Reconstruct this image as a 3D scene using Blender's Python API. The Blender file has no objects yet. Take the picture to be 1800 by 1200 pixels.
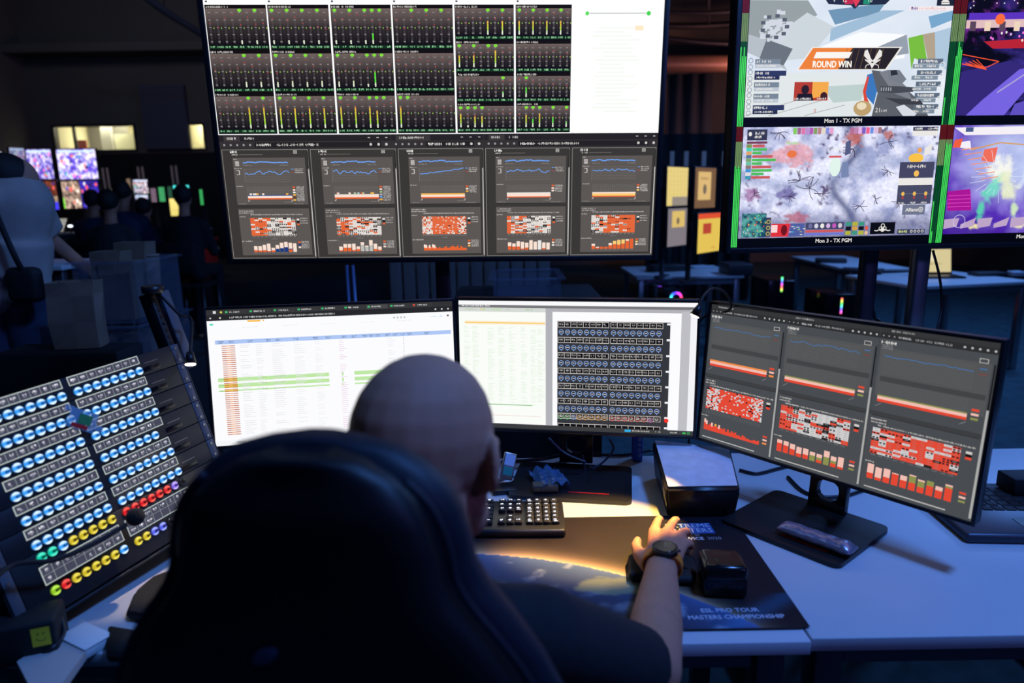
import bpy, bmesh, math, random
import numpy as np
from mathutils import Vector, Matrix
random.seed(7)
PI = math.pi
scene = bpy.context.scene
col = scene.collection

# ------------------------------------------------------------ camera
FPX = 1200.0                                    # focal length in pixels of an 1800 px wide frame
RT = Vector((0.99985786, 0.01685996, 0.0))      # camera x measured in level axes (x, y, z) rows
AX = Vector((0.99985786, 0.01685996, 0.0))
FW = Vector((-0.00347613, 0.20614682, -0.9785149))
UPV = Vector((-0.01649775, 0.97837581, 0.20617612))
CAM = Vector((0, 0, 1.47))
# world = M @ cam, rows RT, FW, UPV
MW = Matrix((RT, FW, UPV))
cam_data = bpy.data.cameras.new('camera')
cam = bpy.data.objects.new('camera', cam_data)
col.objects.link(cam)
cam.matrix_world = Matrix.Translation(CAM) @ MW.to_4x4()
cam_data.sensor_width = 36
cam_data.lens = 36 * FPX / 1800
cam_data.clip_start = 0.02
cam_data.clip_end = 100
cam_data.dof.use_dof = True
cam_data.dof.focus_distance = 1.78
cam_data.dof.aperture_fstop = 2.6
scene.camera = cam

def pl(px, py, z=0.75):
    """the point at height z seen at a picture point"""
    d = MW @ Vector(((px - 900) / FPX, -(py - 600) / FPX, -1.0))
    return CAM + d * ((z - CAM.z) / d.z)
def at(px, py, y):
    """the point at distance y into the room seen at a picture point"""
    d = MW @ Vector(((px - 900) / FPX, -(py - 600) / FPX, -1.0))
    return CAM + d * (y / d.y)

# ------------------------------------------------------------ exposure, world, large lights
scene.view_settings.view_transform = 'Standard'
scene.view_settings.look = 'None'
scene.view_settings.exposure = 0
scene.view_settings.gamma = 1
scene.view_settings.use_curve_mapping = False
world = bpy.data.worlds.new('world'); scene.world = world
world.use_nodes = True
world.node_tree.nodes['Background'].inputs[0].default_value = (0.12, 0.2, 1.0, 1)
world.node_tree.nodes['Background'].inputs[1].default_value = 0.004

def area(name, loc, target, size, energy, color, sy=None):
    l = bpy.data.lights.new(name, 'AREA'); l.energy = energy; l.color = color
    l.shape = 'RECTANGLE'; l.size = size; l.size_y = sy or size
    o = bpy.data.objects.new(name, l); col.objects.link(o)
    o.location = loc
    o.rotation_euler = (Vector(target) - Vector(loc)).to_track_quat('-Z', 'Y').to_euler()
    return o
def spot(name, loc, target, energy, color, angle=60, blend=0.5, r=0.02):
    l = bpy.data.lights.new(name, 'SPOT'); l.energy = energy; l.color = color
    l.spot_size = math.radians(angle); l.spot_blend = blend; l.shadow_soft_size = r
    o = bpy.data.objects.new(name, l); col.objects.link(o)
    o.location = loc
    o.rotation_euler = (Vector(target) - Vector(loc)).to_track_quat('-Z', 'Y').to_euler()
    return o
area('stage_wash_light', (1.55, 0.5, 4.3), (0.75, 1.35, 0.75), 0.5, 112, (0.105, 0.31, 1.0))
area('stage_wash_light_far', (5.0, 6.0, 4.3), (3.0, 5.0, 0.5), 1.2, 160, (0.14, 0.36, 1.0))
area('stage_wash_light_aisle', (-2.0, 1.6, 4.3), (-2.5, 3.8, 1.0), 0.8, 6.5, (0.32, 0.5, 1.0))
area('stage_wash_light_rear', (2.6, -1.6, 2.9), (-0.05, 0.75, 1.15), 0.4, 14, (0.24, 0.22, 1.0))
area('far_wall_fill', (-6.0, 9.5, 5.9), (-5.5, 15, 2.5), 1.5, 34, (0.85, 0.85, 1.0))  # unseen fill added only to lift the far wall out of black
spot('red_truss_light', at(1345, 116, 13.6), at(1225, 112, 14.1), 45, (1.0, 0.36, 0.2), 80, 1.0, 0.05)
area('red_ceiling_wash', (5.5, 10.5, 2.2), (4.2, 14.0, 4.6), 0.8, 42, (1.0, 0.45, 0.42))

# ------------------------------------------------------------ colour + materials
def lin(c):
    return tuple((x / 12.92 if x <= 0.04045 else ((x + 0.055) / 1.055) ** 2.4) for x in c)
def C8(r, g, b): return lin((r / 255, g / 255, b / 255))
MATS = {}
def mat(name, c, rough=0.5, metal=0.0, var=0.08, scale=18.0, bump=0.0, emis=None, es=0.0, spec=0.5, trans=0.0, alpha=1.0, ior=1.45):
    if name in MATS: return MATS[name]
    m = bpy.data.materials.new(name); m.use_nodes = True
    nt = m.node_tree; b = nt.nodes['Principled BSDF']
    tc = nt.nodes.new('ShaderNodeTexCoord')
    nz = nt.nodes.new('ShaderNodeTexNoise'); nz.inputs['Scale'].default_value = scale; nz.inputs['Detail'].default_value = 4
    nt.links.new(tc.outputs['Object'], nz.inputs['Vector'])
    mx = nt.nodes.new('ShaderNodeMix'); mx.data_type = 'RGBA'
    lo = tuple(max(0, x * (1 - var)) for x in c); hi = tuple(min(1, x * (1 + var)) for x in c)
    mx.inputs[6].default_value = (*lo, 1); mx.inputs[7].default_value = (*hi, 1)
    nt.links.new(nz.outputs['Fac'], mx.inputs[0])
    nt.links.new(mx.outputs[2], b.inputs['Base Color'])
    b.inputs['Roughness'].default_value = rough; b.inputs['Metallic'].default_value = metal
    b.inputs['Specular IOR Level'].default_value = spec
    b.inputs['Transmission Weight'].default_value = trans
    b.inputs['IOR'].default_value = ior
    b.inputs['Alpha'].default_value = alpha
    if emis:
        b.inputs['Emission Color'].default_value = (*emis, 1); b.inputs['Emission Strength'].default_value = es
    if bump:
        bp = nt.nodes.new('ShaderNodeBump'); bp.inputs['Strength'].default_value = bump; bp.inputs['Distance'].default_value = 0.002
        nt.links.new(nz.outputs['Fac'], bp.inputs['Height']); nt.links.new(bp.outputs['Normal'], b.inputs['Normal'])
    MATS[name] = m
    return m
def screen_mat(name, strength, rough=0.35):
    m = bpy.data.materials.new(name); m.use_nodes = True
    nt = m.node_tree; b = nt.nodes['Principled BSDF']
    a = nt.nodes.new('ShaderNodeAttribute'); a.attribute_name = 'Col'
    b.inputs['Base Color'].default_value = (0.004, 0.004, 0.005, 1)
    b.inputs['Roughness'].default_value = rough
    b.inputs['Specular IOR Level'].default_value = 0.25
    nt.links.new(a.outputs['Color'], b.inputs['Emission Color'])
    b.inputs['Emission Strength'].default_value = strength
    MATS[name] = m; return m
def print_mat(name, rough=0.6):
    m = bpy.data.materials.new(name); m.use_nodes = True
    nt = m.node_tree; b = nt.nodes['Principled BSDF']
    a = nt.nodes.new('ShaderNodeAttribute'); a.attribute_name = 'Col'
    nt.links.new(a.outputs['Color'], b.inputs['Base Color'])
    b.inputs['Roughness'].default_value = rough; b.inputs['Specular IOR Level'].default_value = 0.2
    MATS[name] = m; return m
SCR = screen_mat('lit_screen', 1.0)
SCRB = screen_mat('lit_screen_bright', 1.0)
LEGEND = screen_mat('lit_key_legend', 3.0)
KEYL = screen_mat('lit_button', 1.15, 0.15)
PRINT = print_mat('printed_surface')
BLK = mat('black_plastic', (0.012, 0.012, 0.014), 0.38, var=0.2)
BLKM = mat('black_matte_plastic', (0.01, 0.01, 0.012), 0.7, var=0.2)
BLKG = mat('black_gloss_plastic', (0.008, 0.008, 0.01), 0.15)
RACKM = mat('rack_black_metal', (0.016, 0.017, 0.022), 0.5, 0.1)
EARM = mat('grey_ear_metal', (0.10, 0.11, 0.14), 0.5, 0.2)
STEEL = mat('brushed_steel', (0.35, 0.36, 0.4), 0.35, 0.9)
DKSTEEL = mat('dark_steel', (0.1, 0.1, 0.12), 0.4, 0.8)
DESK = mat('white_laminate', (0.56, 0.57, 0.61), 0.42, var=0.03, scale=6)
WHT = mat('white_paper', (0.78, 0.78, 0.8), 0.7, var=0.05, scale=30)
SKIN = mat('skin', (0.50, 0.225, 0.145), 0.62, var=0.14, scale=22, bump=0.15, spec=0.3)
SKIN.node_tree.nodes['Principled BSDF'].inputs['Subsurface Weight'].default_value = 0.25
SKIN.node_tree.nodes['Principled BSDF'].inputs['Subsurface Scale'].default_value = 0.012
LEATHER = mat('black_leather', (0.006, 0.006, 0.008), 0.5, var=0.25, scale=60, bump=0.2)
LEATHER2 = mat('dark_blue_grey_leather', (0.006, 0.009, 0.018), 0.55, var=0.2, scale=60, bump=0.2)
SHIRT = mat('black_cotton', (0.012, 0.013, 0.017), 0.9, var=0.25, scale=35, bump=0.3)
JEANS = mat('dark_denim', (0.03, 0.04, 0.08), 0.9, var=0.3, scale=80)
ORANGE = mat('orange_rubber', (0.85, 0.26, 0.03), 0.45)
REDP = mat('red_plastic', (0.55, 0.02, 0.03), 0.4)
CABLE = mat('black_cable', (0.012, 0.012, 0.015), 0.35)

# ------------------------------------------------------------ object helpers
def link(name, data, parent=None, loc=None, rot=None, mtx=None):
    o = bpy.data.objects.new(name, data); col.objects.link(o)
    if parent is not None: o.parent = parent
    if loc is not None: o.location = loc
    if rot is not None: o.rotation_euler = rot
    if mtx is not None: o.matrix_local = mtx
    return o
def tag(o, label=None, cat=None, group=None, kind=None):
    if label: o['label'] = label
    if cat: o['category'] = cat
    if group: o['group'] = group
    if kind: o['kind'] = kind
    return o
def empty(name, loc=(0, 0, 0), rz=0.0, label=None, cat=None, group=None, mtx=None):
    o = bpy.data.objects.new(name, None); col.objects.link(o)
    o.empty_display_size = 0.05
    if mtx is not None: o.matrix_world = mtx
    else:
        o.location = loc; o.rotation_euler = (0, 0, rz)
    return tag(o, label, cat, group)
def copy_tree(o, parent=None):
    c = o.copy(); col.objects.link(c)
    if parent is not None: c.parent = parent
    for ch in list(o.children): copy_tree(ch, c)
    return c

class MB:
    """collects shapes, each with a material index, and links them as one mesh object"""
    def __init__(s): s.bm = bmesh.new(); s.mats = []
    def mi(s, m):
        if m not in s.mats: s.mats.append(m)
        return s.mats.index(m)
    def _fin(s, vs, m, T, smooth):
        if T is not None: bmesh.ops.transform(s.bm, matrix=T, verts=vs)
        fs = set()
        for v in vs:
            for f in v.link_faces: fs.add(f)
        k = s.mi(m)
        for f in fs: f.material_index = k; f.smooth = smooth
    def box(s, c, d, m, T=None, bev=0.0, seg=2, rot=None):
        t = bmesh.new()
        bmesh.ops.create_cube(t, size=1.0)
        bmesh.ops.scale(t, vec=d, verts=t.verts)
        if bev > 0:
            bmesh.ops.bevel(t, geom=list(t.edges), offset=min(bev, min(d) * 0.49), segments=seg, profile=0.5, affect='EDGES')
        if rot is not None: bmesh.ops.transform(t, matrix=rot.to_4x4() if len(rot) == 3 else rot, verts=t.verts)
        bmesh.ops.translate(t, vec=c, verts=t.verts)
        s.merge(t, m, T, bev > 0); return s
    def merge(s, t, m, T=None, smooth=False):
        if T is not None: bmesh.ops.transform(t, matrix=T, verts=t.verts)
        k = s.mi(m)
        vm = [s.bm.verts.new(v.co) for v in t.verts]
        t.verts.index_update()
        for f in t.faces:
            try:
                nf = s.bm.faces.new([vm[v.index] for v in f.verts]); nf.material_index = k
                nf.smooth = smooth and len(f.verts) <= 4
            except ValueError: pass
        t.free(); return s
    def cyl(s, p0, p1, r0, m, r1=None, n=16, cap=True):
        p0 = Vector(p0); p1 = Vector(p1); r1 = r0 if r1 is None else r1
        q = (p1 - p0).to_track_quat('Z', 'Y'); k = s.mi(m)
        A = []; B = []
        for i in range(n):
            a = 2 * PI * i / n; d = q @ Vector((math.cos(a), math.sin(a), 0))
            A.append(s.bm.verts.new(p0 + d * r0)); B.append(s.bm.verts.new(p1 + d * r1))
        for i in range(n):
            f = s.bm.faces.new((A[i], A[(i + 1) % n], B[(i + 1) % n], B[i])); f.smooth = True; f.material_index = k
        if cap:
            f = s.bm.faces.new(A[::-1]); f.material_index = k
            f = s.bm.faces.new(B); f.material_index = k
        return s
    def tube(s, pts, r, m, n=8, sub=6):
        pts = [Vector(p) for p in pts]
        if len(pts) > 2 and sub > 1:
            P = [pts[0] * 2 - pts[1]] + pts + [pts[-1] * 2 - pts[-2]]; out = []
            for i in range(1, len(P) - 2):
                for j in range(sub):
                    t = j / sub
                    out.append(0.5 * ((2 * P[i]) + (P[i + 1] - P[i - 1]) * t + (2 * P[i - 1] - 5 * P[i] + 4 * P[i + 1] - P[i + 2]) * t * t + (3 * P[i] - P[i - 1] - 3 * P[i + 1] + P[i + 2]) * t ** 3))
            out.append(pts[-1]); pts = out
        k = s.mi(m); rings = []; ref = None
        for i, p in enumerate(pts):
            d = (pts[min(i + 1, len(pts) - 1)] - pts[max(i - 1, 0)]).normalized()
            if ref is None: ref = d.orthogonal().normalized()
            ref = (ref - d * ref.dot(d)).normalized(); b = d.cross(ref)
            rings.append([s.bm.verts.new(p + (ref * math.cos(2 * PI * j / n) + b * math.sin(2 * PI * j / n)) * r) for j in range(n)])
        for a, b in zip(rings, rings[1:]):
            for j in range(n):
                f = s.bm.faces.new((a[j], a[(j + 1) % n], b[(j + 1) % n], b[j])); f.smooth = True; f.material_index = k
        for rr in (rings[0][::-1], rings[-1]):
            f = s.bm.faces.new(rr); f.material_index = k
        return s
    def loft(s, rings, m, cap=True, smooth=True):
        k = s.mi(m); R = [[s.bm.verts.new(p) for p in r] for r in rings]; n = len(R[0])
        for a, b in zip(R, R[1:]):
            for j in range(n):
                f = s.bm.faces.new((a[j], a[(j + 1) % n], b[(j + 1) % n], b[j])); f.smooth = smooth; f.material_index = k
        if cap:
            for rr in (R[0][::-1], R[-1]):
                f = s.bm.faces.new(rr); f.material_index = k; f.smooth = smooth
        return s
    def sph(s, c, r, m, T=None, seg=20, rot=None):
        t = bmesh.new(); bmesh.ops.create_uvsphere(t, u_segments=seg, v_segments=max(8, seg // 2), radius=1.0)
        r = (r, r, r) if not hasattr(r, '__len__') else r
        bmesh.ops.scale(t, vec=r, verts=t.verts)
        if rot is not None: bmesh.ops.transform(t, matrix=rot.to_4x4(), verts=t.verts)
        bmesh.ops.translate(t, vec=c, verts=t.verts)
        s.merge(t, m, T, True); return s
    def prism(s, poly, y0, y1, m, T=None):
        """poly in x,z extruded along y"""
        t = bmesh.new()
        a = [t.verts.new((x, y0, z)) for x, z in poly]; b = [t.verts.new((x, y1, z)) for x, z in poly]
        n = len(poly)
        t.faces.new(a); t.faces.new(b[::-1])
        for i in range(n): t.faces.new((a[i], b[i], b[(i + 1) % n], a[(i + 1) % n]))
        bmesh.ops.recalc_face_normals(t, faces=t.faces)
        s.merge(t, m, T); return s
    def build(s, name, parent=None, loc=None, rot=None, mtx=None):
        me = bpy.data.meshes.new(name)
        bmesh.ops.recalc_face_normals(s.bm, faces=s.bm.faces)
        s.bm.to_mesh(me); s.bm.free()
        for m in s.mats: me.materials.append(m)
        return link(name, me, parent, loc, rot, mtx)
def rrect(w, h, r, n=6, cx=0, cz=0):
    pts = []
    for sx, sz, a0 in ((1, 1, 0), (-1, 1, 90), (-1, -1, 180), (1, -1, 270)):
        for i in range(n + 1):
            a = math.radians(a0 + 90 * i / n)
            pts.append((cx + sx * (w / 2 - r) + r * math.cos(a), cz + sz * (h / 2 - r) + r * math.sin(a)))
    return pts

# ------------------------------------------------------------ pictures drawn as coloured geometry
GLYPH = {}
def glyph_text(s):
    if s in GLYPH: return GLYPH[s]
    cu = bpy.data.curves.new('t', 'FONT'); cu.body = s; cu.size = 1.0; cu.resolution_u = 2; cu.fill_mode = 'FRONT'
    o = bpy.data.objects.new('t', cu); col.objects.link(o)
    dg = bpy.context.evaluated_depsgraph_get(); dg.update()
    me = bpy.data.meshes.new_from_object(o.evaluated_get(dg))
    V = [(v.co.x, v.co.y) for v in me.vertices]; F = [tuple(p.vertices) for p in me.polygons]
    bpy.data.objects.remove(o); bpy.data.curves.remove(cu); bpy.data.meshes.remove(me)
    w = max(v[0] for v in V) if V else 1
    GLYPH[s] = (V, F, w); return GLYPH[s]
class Canvas:
    """drawn in units of W x H (y down) and built as a w x h metre picture facing -Y"""
    def __init__(s, W, H, w, h, eps=0.00012):
        s.W, s.H, s.w, s.h, s.eps = W, H, w, h, eps
        s.V = []; s.F = []; s.K = []; s.L = 0
    def p(s, x, y): return ((x / s.W - 0.5) * s.w, -s.eps * s.L, (0.5 - y / s.H) * s.h)
    def poly(s, pts, c, cs=None, L=None):
        old = s.L
        if L is not None: s.L = L
        i = len(s.V)
        for x, y in pts: s.V.append(s.p(x, y))
        s.F.append(tuple(range(i, i + len(pts)))); s.K.append(cs or [c] * len(pts))
        s.L = old
    def rect(s, x0, y0, x1, y1, c, c2=None, L=None):
        c2 = c2 or c
        s.poly([(x0, y0), (x1, y0), (x1, y1), (x0, y1)], c, [c, c, c2, c2], L)
    def line(s, pts, wd, c, L=None):
        for (x0, y0), (x1, y1) in zip(pts, pts[1:]):
            dx, dy = x1 - x0, y1 - y0; l = math.hypot(dx, dy) or 1; nx, ny = -dy / l * wd / 2, dx / l * wd / 2
            s.poly([(x0 + nx, y0 + ny), (x1 + nx, y1 + ny), (x1 - nx, y1 - ny), (x0 - nx, y0 - ny)], c, L=L)
    def ring(s, x, y, r, wd, c, n=20, L=None, a0=0, a1=360):
        pts = [(x + r * math.cos(math.radians(a0 + (a1 - a0) * i / n)), y + r * math.sin(math.radians(a0 + (a1 - a0) * i / n))) for i in range(n + 1)]
        s.line(pts, wd, c, L)
    def disc(s, x, y, rx, ry, c, n=16, L=None, rot=0.0):
        ca, sa = math.cos(rot), math.sin(rot)
        s.poly([(x + rx * math.cos(2 * PI * i / n) * ca - ry * math.sin(2 * PI * i / n) * sa, y + rx * math.cos(2 * PI * i / n) * sa + ry * math.sin(2 * PI * i / n) * ca) for i in range(n)], c, L=L)
    def border(s, x0, y0, x1, y1, wd, c, L=None):
        s.rect(x0, y0, x1, y0 + wd, c, L=L); s.rect(x0, y1 - wd, x1, y1, c, L=L)
        s.rect(x0, y0, x0 + wd, y1, c, L=L); s.rect(x1 - wd, y0, x1, y1, c, L=L)
    def scrib(s, x, y, w, h, c, L=None, rnd=random):
        """small lettering too fine to read"""
        X = x
        while X < x + w - h * 0.3:
            k = rnd.uniform(0.45, 0.75) * h
            if rnd.random() < 0.14: X += k * 0.7; continue
            a = rnd.choice((0, 1, 2))
            if a != 1: s.rect(X, y, X + h * 0.17, y + h, c, L=L)
            if a != 0: s.rect(X + k - h * 0.17, y, X + k, y + h, c, L=L)
            s.rect(X, y + rnd.choice((0, 0.4, 0.8)) * h, X + k, y + h * rnd.choice((0.55, 0.95, 1.0)) if a == 0 else y + h * 0.6, c, L=L) if rnd.random() < 0.5 else s.rect(X, y + h * 0.4, X + k, y + h * 0.6, c, L=L)
            X += k + h * 0.18
    def text(s, t, x, y, h, c, L=None, align='l', sx=1.0, bold=0.0, maxw=None):
        V, F, w = glyph_text(t); k = h / 0.72
        if maxw: sx = min(sx, maxw / (w * k))
        if align == 'c': x -= w * k * sx / 2
        if align == 'r': x -= w * k * sx
        old = s.L
        if L is not None: s.L = L
        offs = [(0, 0)] if not bold else [(-bold, 0), (bold, 0), (0, -bold), (0, bold)]
        for q, (ox, oy) in enumerate(offs):
            i = len(s.V); s.L += 0.1
            for vx, vy in V: s.V.append(s.p(x + vx * k * sx + ox, y + h - vy * k + oy))
            for f in F: s.F.append(tuple(i + a for a in f)); s.K.append([c] * len(f))
        s.L = old
    def grid(s, x0, y0, x1, y1, nx, ny, fn, L=None):
        old = s.L
        if L is not None: s.L = L
        X, Y = np.meshgrid(np.linspace(0, 1, nx + 1), np.linspace(0, 1, ny + 1))
        c = fn(X, Y); i0 = len(s.V)
        for j in range(ny + 1):
            for i in range(nx + 1): s.V.append(s.p(x0 + (x1 - x0) * i / nx, y0 + (y1 - y0) * j / ny))
        for j in range(ny):
            for i in range(nx):
                a = i0 + j * (nx + 1) + i
                s.F.append((a, a + 1, a + nx + 2, a + nx + 1))
                s.K.append([tuple(c[j, i]), tuple(c[j, i + 1]), tuple(c[j + 1, i + 1]), tuple(c[j + 1, i])])
        s.L = old
    def build(s, name, m, parent=None, loc=None, rot=None, mtx=None, T=None):
        me = bpy.data.meshes.new(name)
        V = s.V if T is None else [tuple(T @ Vector(v)) for v in s.V]
        me.from_pydata(V, [], s.F)
        a = me.color_attributes.new('Col', 'FLOAT_COLOR', 'CORNER')
        arr = np.ones((len(me.loops), 4), dtype=np.float32); i = 0
        for k in s.K:
            for c in k: arr[i, :3] = c; i += 1
        a.data.foreach_set('color', arr.ravel())
        me.materials.append(m)
        return link(name, me, parent, loc, rot, mtx)
rng = np.random.default_rng(3)
def vnoise(X, Y, f, seed=0):
    r = np.random.default_rng(seed); n = 64; g = r.random((n, n))
    x = (X * f) % (n - 1); y = (Y * f) % (n - 1); i = np.minimum(x.astype(int), n - 2); j = np.minimum(y.astype(int), n - 2); u = x - i; v = y - j
    u = u * u * (3 - 2 * u); v = v * v * (3 - 2 * v)
    return (g[j, i] * (1 - u) + g[j, i + 1] * u) * (1 - v) + (g[j + 1, i] * (1 - u) + g[j + 1, i + 1] * u) * v
def fbm(X, Y, f, seed=0, o=4):
    t = 0; a = 0.5; tot = 0
    for k in range(o): t = t + a * vnoise(X + 0.13 * k, Y + 0.07 * k, f * 2 ** k, seed + k); tot += a; a *= 0.5
    return t / tot
def mixc(a, b, t):
    t = np.clip(t, 0, 1)[..., None]
    return np.array(a) * (1 - t) + np.array(b) * t

# ------------------------------------------------------------ blobs: several soft shapes fused into one continuous skin
def blob(name, prims, m, voxel=0.006, smooth=4, parent=None, fac=0.5):
    V = []; F = []
    def sph(n=20, k=12):
        vs = [(0, 0, 1.0)]
        for j in range(1, k):
            t = PI * j / k
            for i in range(n): vs.append((math.sin(t) * math.cos(2 * PI * i / n), math.sin(t) * math.sin(2 * PI * i / n), math.cos(t)))
        vs.append((0, 0, -1.0)); fs = []
        for i in range(n): fs.append((0, 1 + i, 1 + (i + 1) % n))
        for j in range(k - 2):
            for i in range(n):
                a = 1 + j * n + i; b = 1 + j * n + (i + 1) % n
                fs.append((a, a + n, b + n, b))
        e = len(vs) - 1
        for i in range(n): fs.append((e, 1 + (k - 2) * n + (i + 1) % n, 1 + (k - 2) * n + i))
        return vs, fs
    S, SF = sph()
    for p in prims:
        o = len(V)
        if p[0] == 'cap':
            _, a, b, ra, rb = p; a = Vector(a); b = Vector(b)
            q = (b - a).to_track_quat('Z', 'Y') if (b - a).length > 1e-6 else Matrix.Identity(3).to_quaternion()
            for v in S:
                w = q @ Vector(v); V.append(b + w * rb if v[2] > 1e-6 else a + w * ra)
            F += [tuple(o + i for i in f) for f in SF]
        elif p[0] == 'ell':
            _, c, r = p[:3]; R = p[3] if len(p) > 3 else Matrix.Identity(3)
            for v in S: V.append(Vector(c) + R @ Vector((v[0] * r[0], v[1] * r[1], v[2] * r[2])))
            F += [tuple(o + i for i in f) for f in SF]
        elif p[0] == 'cone':                     # flat ended limb
            _, a, b, ra, rb = p; a = Vector(a); b = Vector(b); q = (b - a).to_track_quat('Z', 'Y'); n = 24
            for c, r in ((a, ra), (b, rb)):
                for i in range(n): V.append(c + q @ Vector((r * math.cos(2 * PI * i / n), r * math.sin(2 * PI * i / n), 0)))
            F.append(tuple(o + i for i in range(n))[::-1]); F.append(tuple(o + n + i for i in range(n)))
            F += [(o + i, o + (i + 1) % n, o + n + (i + 1) % n, o + n + i) for i in range(n)]
        elif p[0] == 'rings':                    # (centre, rx, ry) horizontal sections
            n = 28
            for c, rx, ry in p[1]:
                for i in range(n): V.append(Vector(c) + Vector((rx * math.cos(2 * PI * i / n), ry * math.sin(2 * PI * i / n), 0)))
            k = len(p[1]); F.append(tuple(o + i for i in range(n))[::-1]); F.append(tuple(o + (k - 1) * n + i for i in range(n)))
            for j in range(k - 1):
                F += [(o + j * n + i, o + j * n + (i + 1) % n, o + (j + 1) * n + (i + 1) % n, o + (j + 1) * n + i) for i in range(n)]
    me = bpy.data.meshes.new('tmp'); me.from_pydata([tuple(v) for v in V], [], F)
    bm = bmesh.new(); bm.from_mesh(me)
    bmesh.ops.recalc_face_normals(bm, faces=bm.faces); bm.to_mesh(me); bm.free()
    o = bpy.data.objects.new('tmp', me); col.objects.link(o)
    r = o.modifiers.new('r', 'REMESH'); r.mode = 'VOXEL'; r.voxel_size = voxel; r.use_smooth_shade = True
    s = o.modifiers.new('s', 'SMOOTH'); s.factor = fac; s.iterations = smooth
    dg = bpy.context.evaluated_depsgraph_get(); dg.update()
    res = bpy.data.meshes.new_from_object(o.evaluated_get(dg)); res.name = name
    bpy.data.objects.remove(o); bpy.data.meshes.remove(me)
    res.materials.clear(); res.materials.append(m)
    for pgn in res.polygons: pgn.use_smooth = True
    return link(name, res, parent)

# ============================================================ THE ROOM
def struct(o): o['kind'] = 'structure'; return o
FLOORM = mat('dark_carpet', (0.03, 0.07, 0.085), 0.95, var=0.75, scale=9, bump=0.4)
WALLM = mat('grey_plaster', (0.12, 0.115, 0.11), 0.9, var=0.25, scale=0.7)
CEILM = mat('dark_ceiling', (0.03, 0.03, 0.034), 0.9, var=0.3, scale=1)
TRIMW = mat('brown_timber_band', (0.16, 0.085, 0.05), 0.7, var=0.3, scale=3)
PANELW = mat('slate_wall_panel', (0.075, 0.08, 0.13), 0.85, var=0.12, scale=2)
XL, XR, YB, YN, ZC = -10.0, 9.0, 15.0, -2.5, 6.2
struct(MB().box(((XL + XR) / 2, (YB + YN) / 2, -0.05), (XR - XL, YB - YN, 0.1), FLOORM).build('floor'))
struct(MB().box(((XL + XR) / 2, (YB + YN) / 2, ZC + 0.05), (XR - XL, YB - YN, 0.1), CEILM).build('ceiling'))
# the far wall with its row of office windows
wb = MB()
w1 = (at(90, 220, YB), at(243, 266, YB)); w2 = (at(318, 220, YB), at(363, 254, YB))
zt, zb = w1[0].z, w1[1].z
x1a, x1b, x2a, x2b = w1[0].x, w1[1].x, w2[0].x, w2[1].x
for xa, xb in ((XL, x1a), (x1b, x2a), (x2b, XR)): wb.box(((xa + xb) / 2, YB + 0.1, ZC / 2), (xb - xa, 0.2, ZC), WALLM)
for xa, xb in ((x1a, x1b), (x2a, x2b)):
    wb.box(((xa + xb) / 2, YB + 0.1, zb / 2), (xb - xa, 0.2, zb), WALLM)
    wb.box(((xa + xb) / 2, YB + 0.1, (zt + ZC) / 2), (xb - xa, 0.2, ZC - zt), WALLM)
struct(wb.build('wall_back'))
struct(MB().box((XL - 0.1, (YB + YN) / 2, ZC / 2), (0.2, YB - YN, ZC), WALLM).build('wall_left'))
struct(MB().box((XR + 0.1, (YB + YN) / 2, ZC / 2), (0.2, YB - YN, ZC), WALLM).build('wall_right'))
struct(MB().box(((XL + XR) / 2, YN - 0.1, ZC / 2), (XR - XL, 0.2, ZC), CEILM).build('wall_near'))
OFFW = mat('office_wall', (0.7, 0.66, 0.5), 0.9)
OFFC = mat('office_blind', (0.62, 0.62, 0.5), 0.8)
GLASS = mat('window_glass', (0.9, 0.9, 0.9), 0.02, alpha=0.12)
def office(n, xa, xb, energy, extras):
    r = MB(); D = 1.6; y0 = YB + 0.2
    r.box(((xa + xb) / 2, y0 + D, (zt + zb) / 2), (xb - xa + 0.1, 0.05, zt - zb + 0.6), OFFW)
    r.box((xa - 0.03, y0 + D / 2, (zt + zb) / 2), (0.05, D, zt - zb + 0.6), OFFW)
    r.box((xb + 0.03, y0 + D / 2, (zt + zb) / 2), (0.05, D, zt - zb + 0.6), OFFW)
    r.box(((xa + xb) / 2, y0 + D / 2, zt + 0.28), (xb - xa + 0.1, D, 0.04), OFFC)
    r.box(((xa + xb) / 2, y0 + D / 2, zb - 0.28), (xb - xa + 0.1, D, 0.04), OFFC)
    for e in extras: r.box(*e)
    struct(r.build('trim_%d' % n))
    fr = MB()
    for x in (xa + 0.02, xb - 0.02): fr.box((x, YB + 0.02, (zt + zb) / 2), (0.05, 0.08, zt - zb), DKSTEEL)
    for z in (zb + 0.02, zt - 0.02): fr.box(((xa + xb) / 2, YB + 0.02, z), (xb - xa - 0.1, 0.08, 0.05), DKSTEEL)
    if xb - xa > 1: fr.box((xa + 0.45, YB + 0.02, (zt + zb) / 2), (0.05, 0.06, zt - zb - 0.1), DKSTEEL)
    w = struct(fr.build('window_%d' % n))
    MB().box(((xa + xb) / 2, YB + 0.05, (zt + zb) / 2), (xb - xa - 0.02, 0.01, zt - zb - 0.02), GLASS).build('window_pane', w)
    area('office_ceiling_light', ((xa + xb) / 2 + 0.1, y0 + 0.8, zt + 0.2), ((xa + xb) / 2, y0 + 0.9, 0), (xb - xa) * 0.7, energy, (1.0, 0.95, 0.62), 0.5)
RB = mat('red_poster', (0.45, 0.06, 0.03), 0.8)
xm = x1a + (x1b - x1a) * 0.42
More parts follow.
